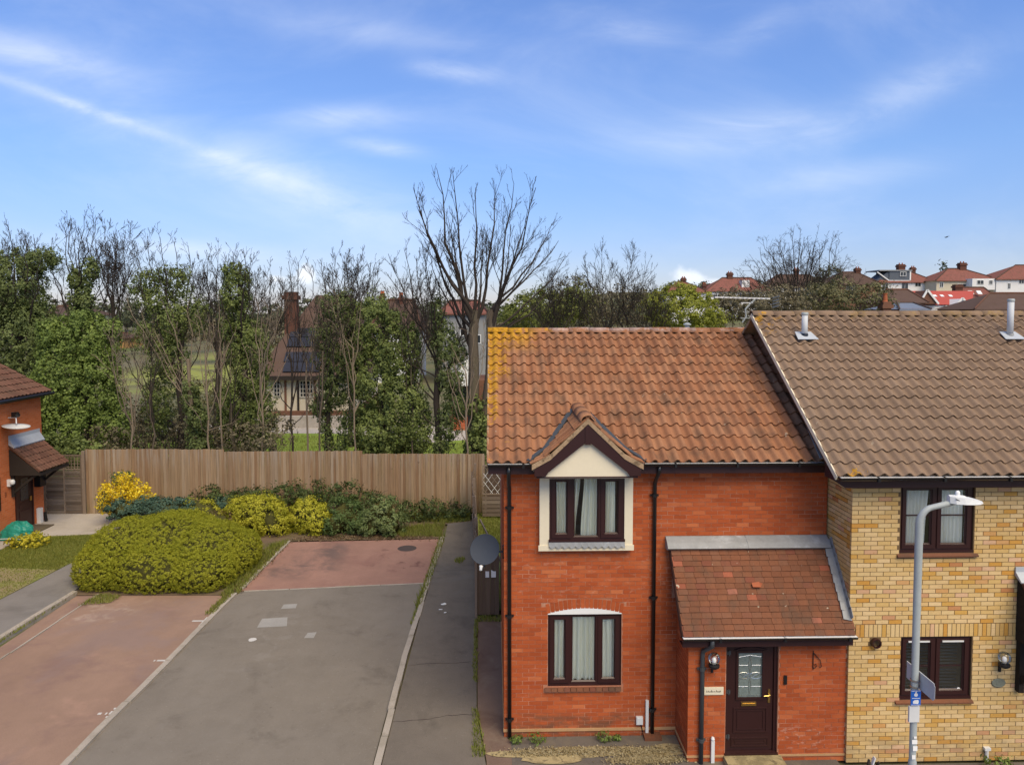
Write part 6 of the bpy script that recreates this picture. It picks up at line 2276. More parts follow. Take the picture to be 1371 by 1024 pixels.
# ================================================================== TREES
class Tree:
    def __init__(s, seed):
        s.r = random.Random(seed)
        s.tr, s.br, s.lb = MB(), MB(), MB()
        s.mr = .0055
    def limb(s, pts, r0, r1, mb, n):
        k = len(pts)
        rad = [r0 + (r1 - r0) * (i / (k - 1)) ** .8 for i in range(k)]
        mb.tube(pts, rad, n, cap=False)
    def path(s, a, b, bow, k, wob):
        """wandering curve from a to b, bowing upward or outward"""
        a, b = Vector(a), Vector(b)
        L = (b - a).length
        c = a.lerp(b, .5) + Vector(bow)
        out = []
        off = Vector((0, 0, 0))
        for i in range(k + 1):
            t = i / k
            p = a * (1 - t) ** 2 + c * 2 * t * (1 - t) + b * t * t
            if 0 < i < k:
                off = off * .6 + Vector((s.r.gauss(0, 1), s.r.gauss(0, 1), s.r.gauss(0, .5))) * wob * L
            out.append(p + off * (1 if i < k else .3))
        return out
    def twigs(s, pts, r, dens, Lmax, lvl, up, spread, tmin=.25):
        L = sum((pts[i + 1] - pts[i]).length for i in range(len(pts) - 1))
        n = max(1, int(L * dens))
        for _ in range(n):
            t = tmin + (1 - tmin) * s.r.random()
            f = t * (len(pts) - 1)
            i = min(int(f), len(pts) - 2)
            p = pts[i].lerp(pts[i + 1], f - i)
            d = (pts[i + 1] - pts[i]).normalized()
            o = Vector((s.r.gauss(0, 1), s.r.gauss(0, 1), s.r.gauss(0, .8)))
            o = (o - d * o.dot(d))
            if o.length < .01:
                continue
            o.normalize()
            v = (d + o * spread * s.r.uniform(.5, 1.3) + Vector((0, 0, up))).normalized()
            LL = Lmax * (1.15 - .75 * t) * s.r.uniform(.45, 1.2)
            k = 3 if lvl > 0 else 2
            q = [p]
            for j in range(k):
                v = (v + Vector((s.r.gauss(0, .16), s.r.gauss(0, .16), s.r.gauss(0, .12) + up * .35))).normalized()
                q.append(q[-1] + v * LL / k)
            rr = max(s.mr, r * (.55 - .28 * t))
            s.limb(q, rr, max(s.mr * .75, rr * .35), s.br, 4 if rr > .03 else 3)
            if lvl > 0:
                s.twigs(q, rr * .8, dens * 2.1, LL * .55, lvl - 1, up, spread, .2)
def bare_tree(name, label, base, fork, r0, ends, seed, bark='bark_dark', dens=2.0, sub=.32, lvl=1, up=.22, spread=.75, wob=.02, depth=1.6, group=None, stems=None, min_r=.018, cat='tree', t0=.55, tmin=.40):
    """base, fork: points; ends: (px, py, Y) tips of the main limbs as seen in the photograph, given their own depth"""
    T = Tree(seed)
    T.mr = .0055 * min(1.7, max(1.0, ends[0][2] / 27.0))
    base, fork = Vector(base), Vector(fork)
    e = empty(name, base, label, cat, group)
    tp = T.path(base - Vector((0, 0, .3)), fork, (0, 0, 0), 7, .008)
    T.limb(tp, r0, r0 * .62, T.tr, 10)
    H = (fork - base).length
    for (px, py, Y) in ends:
        tip = at(px, py, Y + T.r.uniform(-depth, depth))
        t = T.r.uniform(t0, 1.0) if tip.z > fork.z else T.r.uniform(.3, .75)
        f = t * (len(tp) - 1)
        i = min(int(f), len(tp) - 2)
        st = tp[i].lerp(tp[i + 1], f - i)
        if st.z > tip.z - .5:
            st = tp[max(0, i - 2)]
        out = Vector((tip.x - st.x, tip.y - st.y, 0))
        L = (tip - st).length
        bow = out * .16 - Vector((0, 0, .05 * L)) if out.length > .3 else Vector((0, 0, 0))
        q = T.path(st, tip, bow, 7, wob)
        rb = max(.024, r0 * (.15 + .027 * L) * T.r.uniform(.8, 1.1))
        rb = min(rb, r0 * .5)
        T.limb(q, rb, min_r * .5, T.lb, 7)
        T.twigs(q, rb * .5, dens * 1.25, L * sub, lvl, up, spread, tmin)
    T.tr.build('trunk', bark, e, True)
    lbk = 'bark_dark' if bark == 'bark_grey' else bark
    T.lb.build('limbs', lbk, e, True)
    T.br.build('branches', lbk, e, kind='stuff')
    e['_h'] = H
    return e, tp
def ivy_on(e, name, cs, mat, size=.13, per=420, clump=.3, rough=.55, zmin=.0, asp=.75):
    cs = [(c, (r[0] * .93, r[1] * .93, r[2])) for c, r in cs]
    P, Nn, T_ = blobs(cs, per * .92, clump * .82, min(1.0, rough + .2), zmin, .15, 1.45)
    return leaf_object(name, P, Nn, size, mat, e, T_, asp)
def column(px0, py0, px1, py1, rpx, Y, n=6, seed=0, jit=.35):
    r_ = random.Random(seed)
    out = []
    for k in range(n):
        t = k / (n - 1)
        rr = rpx * (1 - .25 * t) * r_.uniform(.75, 1.2)
        out.append(pxblob(px0 + (px1 - px0) * t + r_.uniform(-jit, jit) * rpx, py0 + (py1 - py0) * t, rr, max(rr * 1.5, abs(py1 - py0) / n * .75), Y + r_.uniform(-.2, .2)))
    return out
TG = 'trees beyond the back fence'
def base_at(px, Y):
    q = at(px, 600, Y)
    return Vector((q.x, Y, -.03))
# 1 ivy tree at the far left
Y = 33.0
e, tp = bare_tree('ivy_tree', 'dark ivy-covered tree at the far left edge behind the left house', base_at(25, Y), at(28, 400, Y), .24,
                  [(8, 300, Y), (25, 305, Y), (45, 318, Y), (-10, 320, Y), (58, 345, Y), (-25, 345, Y), (36, 330, Y), (15, 330, Y)], 1, dens=1.8, lvl=2, group=TG)
ivy_on(e, 'ivy', [pxblob(20, 380, 40, 40, Y), pxblob(55, 350, 17, 12, Y), pxblob(12, 470, 52, 70, Y), pxblob(45, 440, 32, 40, Y), pxblob(5, 570, 60, 50, Y), pxblob(-30, 420, 40, 60, Y), pxblob(70, 345, 8, 7, Y), pxblob(40, 520, 40, 60, Y)], 'ivy_dark', .092, 760, .24)
# 2 bare tree with thin ivied stem
Y = 34.0
e, tp = bare_tree('bare_tree', 'bare fan-shaped tree with an ivied stem second from left', base_at(108, Y), at(108, 370, Y), .17,
                  [(72, 318, Y), (84, 300, Y), (98, 292, Y), (112, 290, Y), (128, 292, Y), (140, 318, Y), (158, 322, Y), (62, 335, Y), (150, 350, Y), (166, 352, Y), (105, 305, Y), (122, 305, Y)], 2, dens=1.9, sub=.34, lvl=2, group=TG)
ivy_on(e, 'ivy', column(112, 480, 118, 362, 10, Y, 6, 2) + column(100, 450, 98, 375, 8, Y, 4, 3), 'ivy_dark', .13, 420, .25)
# 3 bright leafy ivy mass behind the left house
Y = 31.0
e, tp = bare_tree('ivy_tree', 'bright green leafy ivy tree standing just right of left house roof', base_at(110, Y), at(112, 480, Y), .2,
                  [(95, 440, Y), (125, 432, Y), (70, 470, Y), (150, 460, Y), (85, 395, Y + 2), (70, 398, Y + 2)], 3, dens=1.4, group=TG)
ivy_on(e, 'ivy', [pxblob(112, 455, 34, 34, Y), pxblob(88, 510, 42, 48, Y), pxblob(130, 520, 30, 55, Y), pxblob(100, 580, 52, 45, Y), pxblob(70, 560, 40, 55, Y), pxblob(148, 575, 26, 36, Y), pxblob(145, 450, 15, 22, Y), pxblob(75, 455, 22, 28, Y)], 'ivy_light', .10, 760, .26, asp=.8)
# 4 olive ivy-topped tree with pale stems
Y = 32.0
e, tp = bare_tree('ivy_tree', 'loose olive ivy tree with pale slanting branches left of middle', base_at(240, Y), at(238, 420, Y), .15,
                  [(180, 330, Y), (198, 322, Y), (214, 318, Y), (232, 325, Y), (250, 330, Y), (262, 345, Y), (178, 352, Y), (272, 355, Y), (205, 345, Y), (170, 400, Y), (160, 470, Y), (285, 400, Y), (180, 425, Y)], 4, 'bark_dark', dens=1.9, sub=.34, lvl=2, group=TG)
ivy_on(e, 'ivy', [pxblob(197, 378, 18, 16, Y), pxblob(225, 372, 17, 15, Y), pxblob(244, 380, 14, 20, Y), pxblob(184, 385, 10, 9, Y), pxblob(210, 405, 24, 20, Y), pxblob(240, 425, 28, 28, Y), pxblob(205, 450, 26, 24, Y), pxblob(265, 420, 16, 20, Y), pxblob(225, 480, 26, 34, Y), pxblob(213, 535, 20, 40, Y)], 'ivy_mid', .09, 420, .20, rough=1.0)
# 5 pale forked stem in front of it
Y = 30.5
e, tp = bare_tree('bare_tree', 'slender pale forked sapling with ivied foot in front of the olive ivy tree', base_at(268, Y), at(252, 480, Y), .115,
                  [(215, 400, Y), (190, 420, Y), (240, 430, Y), (256, 400, Y), (170, 400, Y), (235, 470, Y), (205, 440, Y)], 5, 'bark_pale', dens=1.5, sub=.28, lvl=1, group=TG)
ivy_on(e, 'ivy', column(266, 612, 258, 525, 12, Y, 6, 5), 'ivy_dark', .12, 480, .25)
# 6 bare young stem
Y = 30.0
e, tp = bare_tree('bare_tree', 'single thin pale bare stem left of the tall ivy column', base_at(282, Y), at(275, 470, Y), .05,
                  [(262, 430, Y), (284, 420, Y), (300, 470, Y), (320, 560, Y), (240, 500, Y), (300, 440, Y)], 6, 'bark_pale', dens=1.6, sub=.35, group=TG)
# 7 ivy column
Y = 31.5
e, tp = bare_tree('ivy_tree', 'tall narrow ivy column left of the cream half-timbered building', base_at(330, Y), at(322, 380, Y), .17,
                  [(300, 350, Y), (312, 338, Y), (325, 335, Y), (338, 345, Y), (350, 360, Y), (290, 372, Y), (362, 380, Y), (372, 420, Y), (285, 420, Y)], 7, dens=2.0, sub=.34, lvl=2, group=TG)
ivy_on(e, 'ivy', column(332, 610, 318, 378, 22, Y, 11, 7) + [pxblob(352, 560, 18, 50, Y), pxblob(306, 560, 14, 42, Y), pxblob(345, 470, 16, 40, Y), pxblob(304, 440, 12, 24, Y)], 'ivy_mid', .09, 700, .19, rough=.8)
# 8 thin bare tree before the lodge
Y = 30.0
e, tp = bare_tree('bare_tree', 'thin leafless sapling in front of the cream half-timbered building', base_at(388, Y), at(389, 480, Y), .055,
                  [(375, 380, Y), (395, 370, Y), (410, 385, Y), (366, 420, Y), (425, 410, Y), (372, 510, Y), (408, 552, Y), (400, 352, Y + 1), (385, 350, Y + 1)], 8, 'bark_dark', dens=2.0, sub=.33, group=TG)
e, tp = bare_tree('bare_tree', 'second thin leafless sapling just left of the twin ivied trunks', base_at(409, Y + .4), at(411, 480, Y), .05,
                  [(398, 420, Y), (430, 400, Y), (420, 440, Y), (440, 600, Y - .2), (445, 440, Y)], 9, 'bark_pale', dens=1.8, sub=.33, group=TG)
# 9 twin ivied trunks
Y = 31.5
e, tp = bare_tree('ivy_tree', 'dark ivy tree with twin ivied trunks showing lawn between them', base_at(438, Y), at(442, 430, Y), .14,
                  [(415, 360, Y), (432, 345, Y), (450, 342, Y), (468, 338, Y), (486, 340, Y), (502, 352, Y), (404, 380, Y), (510, 372, Y), (478, 356, Y), (445, 365, Y), (462, 365, Y)], 10, dens=2.1, sub=.34, lvl=2, group=TG)
ivy_on(e, 'ivy', [pxblob(452, 415, 24, 26, Y), pxblob(440, 460, 26, 36, Y), pxblob(450, 510, 24, 36, Y), pxblob(432, 540, 16, 24, Y), pxblob(466, 470, 22, 40, Y)] + column(440, 612, 437, 560, 8, Y, 4, 10) + column(455, 612, 462, 560, 8, Y, 4, 11), 'ivy_dark', .088, 520, .21, rough=.9)
# 10 full ivy mass
Y = 31.0
e, tp = bare_tree('ivy_tree', 'broad bright-green ivy-smothered tree in the middle of the row', base_at(520, Y), at(515, 440, Y), .2,
                  [(480, 400, Y), (505, 395, Y), (530, 400, Y), (548, 420, Y)], 11, dens=1.2, group=TG)
ivy_on(e, 'ivy', [pxblob(500, 438, 34, 36, Y), pxblob(528, 470, 32, 44, Y), pxblob(500, 510, 32, 60, Y), pxblob(535, 545, 38, 56, Y), pxblob(505, 580, 38, 36, Y), pxblob(478, 460, 16, 50, Y), pxblob(560, 575, 18, 40, Y), pxblob(548, 470, 14, 36, Y)], 'ivy_mid', .095, 780, .26, rough=.65, asp=.8)
# 11 dark trunk with ivy on its right side
Y = 30.5
e, tp = bare_tree('ivy_tree', 'spreading bare tree with ivy up the right of its trunk', base_at(592, Y), at(584, 440, Y), .17,
                  [(520, 340, Y), (540, 332, Y), (558, 345, Y), (575, 340, Y), (592, 350, Y), (515, 365, Y), (610, 360, Y), (548, 372, Y), (630, 372, Y), (535, 420, Y), (525, 460, Y), (565, 330, Y), (642, 400, Y), (505, 420, Y), (545, 520, Y)], 12, dens=2.0, sub=.32, lvl=2, group=TG)
ivy_on(e, 'ivy', [pxblob(586, 420, 9, 24, Y), pxblob(594, 460, 16, 26, Y), pxblob(604, 500, 18, 34, Y), pxblob(610, 540, 14, 26, Y), pxblob(600, 570, 14, 30, Y), pxblob(588, 598, 12, 16, Y), pxblob(614, 470, 10, 16, Y)], 'ivy_dark', .088, 620, .19, rough=.85)
# 12 the tall bare tree (two stems from the ground)
Y = 30.0
b = base_at(634, Y)
tall_ends = [(553, 250, Y), (583, 224, Y), (606, 232, Y), (636, 256, Y), (664, 246, Y), (566, 292, Y), (600, 300, Y), (578, 345, Y), (650, 300, Y)]
e, tp = bare_tree('bare_tree', 'tallest bare tree, twin grey trunks rising beside the red roof', b, at(637, 415, Y), .31, tall_ends, 13, 'bark_grey', t0=.72, dens=1.55, sub=.38, lvl=2, spread=.55, up=.16, tmin=.22, wob=.012, depth=2.0, group=TG)
T = Tree(14)
b2 = base_at(650, Y)
tp2 = T.path(b2 - Vector((0, 0, .3)), at(657, 415, Y), (0, 0, 0), 6, .008)
T.limb(tp2, .27, .19, T.tr, 10)
for (px, py) in ((688, 246), (718, 252), (706, 280), (738, 300), (756, 344), (746, 372), (684, 300), (724, 334), (748, 322), (730, 392)):
    tip = at(px, py, Y + T.r.uniform(-2, 2))
    st = tp2[T.r.choice((5, 5, 6, 6))].lerp(tp2[6], T.r.random())
    out = Vector((tip.x - st.x, tip.y - st.y, 0))
    q = T.path(st, tip, out * .14 - Vector((0, 0, .04 * (tip - st).length)), 7, .012)
    rb = min(.095, .020 + .0095 * (tip - st).length)
    T.limb(q, rb, .009, T.lb, 7)
    T.twigs(q, rb * .55, 1.95, (tip - st).length * .38, 2, .16, .55, .22)
T.tr.build('trunk', 'bark_grey', e, True)
T.lb.build('limbs', 'bark_dark', e, True)
T.br.build('branches', 'bark_dark', e, kind='stuff')
ivy_on(e, 'ivy', column(634, 612, 642, 545, 11, Y - .1, 6, 13) + column(648, 612, 654, 530, 7, Y - .1, 5, 14), 'ivy_mid', .11, 520, .22)
# bare tops further back that fill the skyline between the ivy trees
for i, (px, ptop, w, Y, lab) in enumerate([(150, 300, 34, 39, 'bare tree standing behind the fan-shaped tree, above the far field'), (292, 335, 40, 38, 'bare tree top showing between olive ivy tree and tall ivy column'),
                                           (352, 358, 36, 40, 'low bare tree top above the lodge chimney'), (470, 348, 40, 41, 'bare tree top behind the lodge roof'), (548, 372, 40, 42, 'bare tree behind the broad ivy-smothered tree'), (20, 318, 44, 40, 'bare tree behind the far left ivy tree')]):
    r_ = random.Random(50 + i)
    ends = [(px + w * math.cos(a) * r_.uniform(.7, 1.05), ptop + 34 - 34 * math.sin(a) * r_.uniform(.75, 1.0), Y) for a in [math.pi * (k + .5) / 9 for k in range(9)]]
    bare_tree('bare_tree', lab, base_at(px, Y), at(px, ptop + 95, Y), .15, ends, 60 + i, dens=1.9, sub=.38, lvl=2, group=TG)
# ---- trees and scrub behind the red roof
G2 = 'trees behind the roofs'
Y = 44.0
def ends_fan(px, ptop, w, h, Y, n, seed, a0=.05, a1=.95):
    r_ = random.Random(seed)
    return [(px + w * math.cos(math.pi * (a0 + (a1 - a0) * (k + .5) / n)) * r_.uniform(.75, 1.05), ptop + h - h * math.sin(math.pi * (a0 + (a1 - a0) * (k + .5) / n)) * r_.uniform(.7, 1.0), Y) for k in range(n)]
bare_tree('bare_tree', 'wispy bare tree with tall thin stems behind the red ridge', base_at(815, Y), at(812, 430, Y), .13, [(780, 345, Y), (795, 352, Y), (806, 330, Y), (822, 345, Y), (850, 328, Y), (845, 345, Y), (868, 350, Y), (876, 362, Y), (765, 370, Y), (835, 365, Y), (790, 380, Y), (860, 385, Y), (775, 400, Y)], 21, dens=2.6, sub=.34, group=G2)
bare_tree('bare_tree', 'brown twiggy tree behind the red ridge right of the tallest tree', base_at(755, Y + 3), at(756, 440, Y), .12, ends_fan(755, 362, 42, 60, Y, 12, 5), 22, 'bark_grey', dens=3.0, sub=.4, group=G2)
bare_tree('bare_tree', 'low brown twiggy tree behind the red ridge left of the willow', base_at(860, Y + 5), at(862, 445, Y), .12, ends_fan(862, 382, 40, 44, Y, 12, 6), 23, 'bark_grey', dens=3.0, sub=.4, group=G2)
def bush_tree(name, label, cs, mat, size, per, clump, cat='tree', group=None, rough=.7, trunk=None, bark='bark_dark', asp=.65, zmin=None, part='foliage', twigs=0, twigL=.6):
    c0 = Vector(cs[0][0])
    zb_ = (zmin if zmin is not None else float(terr(c0.x, c0.y)))
    e = empty(name, (c0.x, c0.y, zb_), label, cat, group)
    P, Nn, T_ = blobs(cs, per, clump, rough, zb_ + .02)
    leaf_object(part, P, Nn, size, mat, e, T_, asp)
    T = Tree(int(abs(c0.x * 37) + abs(c0.z * 13)) % 999)
    for (c, r) in cs:
        c = Vector(c)
        q = T.path((c0.x + (c.x - c0.x) * .4, c0.y + (c.y - c0.y) * .4, zb_), c, (0, 0, 0), 4, .04)
        T.limb(q, trunk or .05, .015, T.tr, 6)
        T.twigs(q, .02, twigs or 3, twigL * max(r), 1, .2, .9)
    if T.tr.v:
        T.tr.build('stems', bark, e)
    if T.br.v:
        T.br.build('twigs', bark, e, kind='stuff')
    return e
bush_tree('willow_tree', 'bright yellow-green budding willow behind the red ridge', [pxblob(908, 418, 38, 28, 48), pxblob(885, 412, 24, 22, 48), pxblob(932, 412, 24, 22, 48), pxblob(910, 396, 24, 15, 48), pxblob(950, 424, 18, 20, 48)], 'willow_green', .13, 330, .35, group=G2, rough=.9, twigs=4, bark='bark_grey')
bush_tree('budding_tree', 'olive-green budding tree behind the lichen-covered corner of red roof', [pxblob(735, 412, 44, 22, 50), pxblob(705, 418, 30, 18, 50), pxblob(768, 405, 30, 22, 50), pxblob(690, 425, 25, 14, 50)], 'olive_green', .18, 130, .5, group=G2, rough=.9, twigs=4, bark='bark_grey')
bush_tree('scrub', 'brown leafless scrub behind the middle of the red ridge', [pxblob(800, 415, 50, 26, 52), pxblob(850, 410, 50, 28, 52), pxblob(770, 390, 28, 20, 56)], 'brown_scrub', .16, 60, .5, group=G2, rough=.9, twigs=6, bark='bark_grey')
Y = 72.0
e, tp = bare_tree('bare_tree', 'rounded bare tree with dense fine crown above the brown roof left end', base_at(1066, Y), at(1066, 400, Y), .30,
                  ends_fan(1068, 299, 90, 92, Y, 34, 9, .0, 1.0) + ends_fan(1068, 325, 58, 62, Y, 18, 10, .05, .95), 24, 'bark_grey', dens=1.35, sub=.27, lvl=2, up=.06, spread=.95, depth=4, min_r=.02, group=G2)
bush_tree('evergreen_tree', 'small dark evergreen showing through right of the rounded bare tree', [pxblob(1108, 370, 15, 14, 90), pxblob(1097, 380, 12, 10, 90)], 'far_green', .25, 40, .6, group=G2, zmin=4.0)
bush_tree('scrub', 'grey-brown thicket between aerial and the rounded bare tree', [pxblob(1010, 412, 40, 22, 58), pxblob(965, 415, 26, 18, 58), pxblob(1045, 405, 40, 22, 60), pxblob(985, 402, 22, 16, 60)], 'brown_scrub', .18, 100, .5, group=G2, rough=.9, twigs=7, bark='bark_grey')
bush_tree('hedge_tree', 'dark evergreen thicket right of the rounded bare tree above brown ridge', [pxblob(1150, 402, 34, 18, 62), pxblob(1105, 402, 38, 18, 62), pxblob(1175, 398, 18, 20, 62), pxblob(1125, 388, 22, 12, 64)], 'scrub_olive', .18, 75, .5, group=G2, rough=.7, twigs=4)
bush_tree('conifer', 'small dark pointed conifer between two red hill roofs', [pxblob(1265, 366, 5, 8, 160), pxblob(1264.5, 359, 3, 5, 160)], 'far_green', .5, 30, .6, group=G2, zmin=9.0)
# far woodland band along the horizon
P_, N_, T_ = [], [], []
wood = []
r_ = random.Random(5)
for px in range(-60, 1420, 17):
    if 905 < px:
        Y, py, ry = r_.uniform(175, 200), 392 + r_.uniform(-4, 8), 14
    else:
        Y, py, ry = r_.uniform(150, 230), 424 + r_.uniform(-8, 4), r_.uniform(12, 20)
    wood.append(pxblob(px, py, r_.uniform(12, 20), ry, Y))
Pw, Nw, Tw = blobs(wood, 5.5, 1.6, .7)
leaf_object('distant_woodland', Pw, Nw, .85, 'far_green', None, Tw, kind='stuff')
wood = []
for px in range(-60, 700, 20):
    Y = r_.uniform(95, 140)
    wood.append(pxblob(px, 446 + r_.uniform(-8, 8), r_.uniform(14, 22), r_.uniform(9, 16), Y))
Pw, Nw, Tw = blobs([w for w in wood if not (135 < 660 + w[0][0] / w[0][1] * 982 < 190)], 8, 1.1, .8)
leaf_object('distant_hedgerow', Pw, Nw, .6, 'brown_scrub', None, Tw, kind='stuff')
cs = []
for k in range(46):
    Y = r_.uniform(38, 62)
    px = r_.uniform(195, 345) if k % 5 else r_.uniform(60, 140)
    cs.append(pxblob(px, 420 + 7296 / Y - r_.uniform(8, 30), r_.uniform(9, 17), r_.uniform(14, 34), Y))
P, Nn, T_ = blobs(cs, 60, .4, 1.0, 0)
leaf_object('field_scrub', P, Nn, .15, 'scrub_olive', None, T_, kind='stuff')
SAP = [(176, 455, 'bare sapling at the left edge of the green field gap'), (200, 440, 'bare sapling in front of the olive ivy tree left side'), (298, 400, 'bare sapling between the pale single stem and the ivy column'), (312, 470, 'short bare sapling at the left foot of the tall ivy column'),
       (352, 420, 'bare sapling right of the tall ivy column'), (425, 400, 'bare sapling in front of the twin ivied trunks'), (475, 395, 'bare sapling in front of the broad ivy-smothered tree left edge'), (556, 410, 'bare sapling between the broad ivy-smothered tree and the spreading bare tree'), (622, 430, 'bare sapling between the spreading bare tree and the tallest tree'), (140, 430, 'bare sapling behind the bright green leafy ivy tree'), (60, 420, 'bare sapling left of the bright green leafy ivy tree')]
for k, (px, ptop, lab) in enumerate(SAP):
    Y = 29.0 + (k % 4) * .5 + (4 if px in (140, 60) else 0)
    rr = random.Random(200 + k)
    ends = [(px + rr.uniform(-34, 34), ptop + rr.uniform(-25, 70), Y) for _ in range(8)]
    bare_tree('bare_sapling', lab, base_at(px, Y), at(px + rr.uniform(-8, 8), ptop + 70, Y), .045, ends, 300 + k, 'bark_grey' if k % 2 else 'bark_pale', dens=1.8, sub=.36, lvl=2, depth=.8, group='bare saplings behind the fence', spread=.85, up=.12)
# brown undergrowth behind the fence
cs = []
for px in list(range(145, 320, 18)) + [330, 350, 372]:
    cs.append(pxblob(px, 588 + r_.uniform(-14, 10), r_.uniform(16, 24), r_.uniform(18, 34), r_.uniform(28.6, 34)))
cs += [pxblob(px, 555 + r_.uniform(-12, 12), 18, 22, r_.uniform(33, 36)) for px in range(165, 300, 22)]
P, Nn, T_ = blobs(cs, 90, .32, .9, 0)
leaf_object('undergrowth', P, Nn, .12, 'brown_scrub', None, T_, kind='stuff')
T = Tree(77)
for c, r in cs:
    for k in range(10):
        b = Vector((c[0] + T.r.uniform(-.6, .6), c[1] + T.r.uniform(-.4, .4), 0))
        q = T.path(b, (b.x + T.r.uniform(-.8, .8), b.y + T.r.uniform(-.3, .3), T.r.uniform(1.2, 3.2)), (T.r.uniform(-.3, .3), 0, .3), 4, .03)
        T.limb(q, .014, .006, T.br, 3)
        T.twigs(q, .010, 2.5, .7, 0, .1, .9)
T.br.build('undergrowth_twigs', 'bark_grey', None, kind='stuff')
cs = [pxblob(px, py, 22, 14, Yq) for px, py, Yq in ((60, 600, 28.2), (110, 606, 28), (20, 600, 28.4))]
P, Nn, T_ = blobs(cs, 300, .3, .7, 0)
leaf_object('ivy_undergrowth', P, Nn, .13, 'ivy_mid', None, T_, .75, kind='stuff')

# ================================================================== SHRUBS AND PLANTS IN THE COURT
def shrub(name, label, cs, mat, size, per, clump, seed=0, group='shrubs in the planting bed', rough=.42, core=.66, asp=.55, cat='shrub', core_mat='core_shade', upb=.25):
    c0 = Vector(cs[0][0])
    e = empty(name, (c0.x, c0.y, .02), label, cat, group)
    P, Nn, T_ = blobs(cs, per * 1.8, clump * .9, rough * .8, .03, upb)
    leaf_object('foliage', P, Nn, size * .9, mat, e, T_, asp)
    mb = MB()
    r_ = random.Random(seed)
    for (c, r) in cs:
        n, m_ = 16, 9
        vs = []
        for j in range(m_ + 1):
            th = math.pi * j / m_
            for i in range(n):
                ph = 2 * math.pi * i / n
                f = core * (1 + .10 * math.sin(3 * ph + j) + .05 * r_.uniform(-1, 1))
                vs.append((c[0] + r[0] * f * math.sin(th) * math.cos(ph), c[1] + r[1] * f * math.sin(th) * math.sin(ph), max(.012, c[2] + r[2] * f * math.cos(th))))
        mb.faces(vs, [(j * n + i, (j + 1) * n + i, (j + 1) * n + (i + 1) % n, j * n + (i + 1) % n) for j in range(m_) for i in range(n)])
    mb.build('inner_shade_core', core_mat, e)  # solid dark core, added so gaps between leaves look shaded
    return e
# big clipped golden hedge: three overlapping domes
hedge = [((-10.35, 20.9, .66), (1.15, 1.45, .92)), ((-9.3, 21.1, .66), (1.35, 1.55, .95)), ((-8.2, 20.9, .60), (1.15, 1.55, .84)), ((-10.65, 20.3, .46), (.85, 1.0, .74)), ((-9.5, 22.0, .72), (1.4, 1.0, .78)), ((-7.62, 21.2, .46), (.76, 1.4, .64)), ((-9.2, 19.95, .42), (1.5, .80, .70)), ((-8.0, 19.95, .40), (.95, .80, .64))]
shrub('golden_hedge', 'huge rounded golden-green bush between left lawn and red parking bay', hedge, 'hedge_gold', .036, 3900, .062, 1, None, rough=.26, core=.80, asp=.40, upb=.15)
def sb(px, py_mid, rx, ry, Y):
    c = at(px, py_mid, Y)
    k = Y / FPX
    return ((c.x, Y, max(c.z, ry * k * .75)), (rx * k, max(.45, rx * k * .8), ry * k))
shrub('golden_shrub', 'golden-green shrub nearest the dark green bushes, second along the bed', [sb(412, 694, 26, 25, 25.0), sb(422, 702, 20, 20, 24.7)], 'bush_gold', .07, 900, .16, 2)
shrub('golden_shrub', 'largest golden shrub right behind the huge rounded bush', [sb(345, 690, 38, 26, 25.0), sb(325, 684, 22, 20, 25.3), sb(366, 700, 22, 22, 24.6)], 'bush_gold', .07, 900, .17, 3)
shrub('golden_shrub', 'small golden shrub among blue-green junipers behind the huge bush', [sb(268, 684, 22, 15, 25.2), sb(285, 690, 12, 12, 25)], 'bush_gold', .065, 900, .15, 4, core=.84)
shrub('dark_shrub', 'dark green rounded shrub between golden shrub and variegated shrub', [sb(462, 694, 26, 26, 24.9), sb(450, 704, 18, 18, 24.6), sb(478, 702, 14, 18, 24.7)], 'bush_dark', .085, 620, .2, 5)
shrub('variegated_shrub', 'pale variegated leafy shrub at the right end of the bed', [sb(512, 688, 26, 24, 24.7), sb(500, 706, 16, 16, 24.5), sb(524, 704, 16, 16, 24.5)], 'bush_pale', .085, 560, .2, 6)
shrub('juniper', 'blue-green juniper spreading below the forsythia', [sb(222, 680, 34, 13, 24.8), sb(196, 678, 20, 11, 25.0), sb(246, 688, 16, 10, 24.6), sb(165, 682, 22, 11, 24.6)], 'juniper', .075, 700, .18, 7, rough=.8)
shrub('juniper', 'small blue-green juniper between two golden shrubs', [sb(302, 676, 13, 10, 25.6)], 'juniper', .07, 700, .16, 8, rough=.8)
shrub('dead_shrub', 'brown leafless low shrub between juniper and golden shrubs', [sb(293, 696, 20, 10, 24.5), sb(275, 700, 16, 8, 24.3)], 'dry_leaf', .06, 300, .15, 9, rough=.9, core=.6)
# forsythia in flower: arching stems covered in yellow
fx = at(167, 655, 25.6)
e = empty('forsythia', (fx.x, fx.y, .02), 'bright yellow flowering forsythia against the fence at left', 'shrub', 'shrubs in the planting bed')
T = Tree(31)
pts_ = []
for k in range(120):
    a = T.r.uniform(0, 6.28)
    rr_f = math.sqrt(T.r.random())
    tip = Vector((fx.x + .95 * rr_f * math.cos(a), fx.y + .6 * rr_f * math.sin(a), .62 + 1.55 * T.r.random() * (1.05 - .55 * rr_f)))
    q = T.path((fx.x + T.r.uniform(-.15, .15), fx.y + T.r.uniform(-.1, .1), 0), tip, (0, 0, .35), 5, .03)
    T.limb(q, .012, .006, T.br, 3)
    for j in range(70):
        t = T.r.uniform(.45, 1.05)
        f = min(t, .999) * (len(q) - 1)
        i = min(int(f), len(q) - 2)
        p = q[i].lerp(q[i + 1], f - i)
        pts_.append(p + Vector((T.r.gauss(0, .06), T.r.gauss(0, .06), T.r.gauss(0, .06))))
T.br.build('stems', 'bark_pale', e)
P = np.array([tuple(p) for p in pts_])
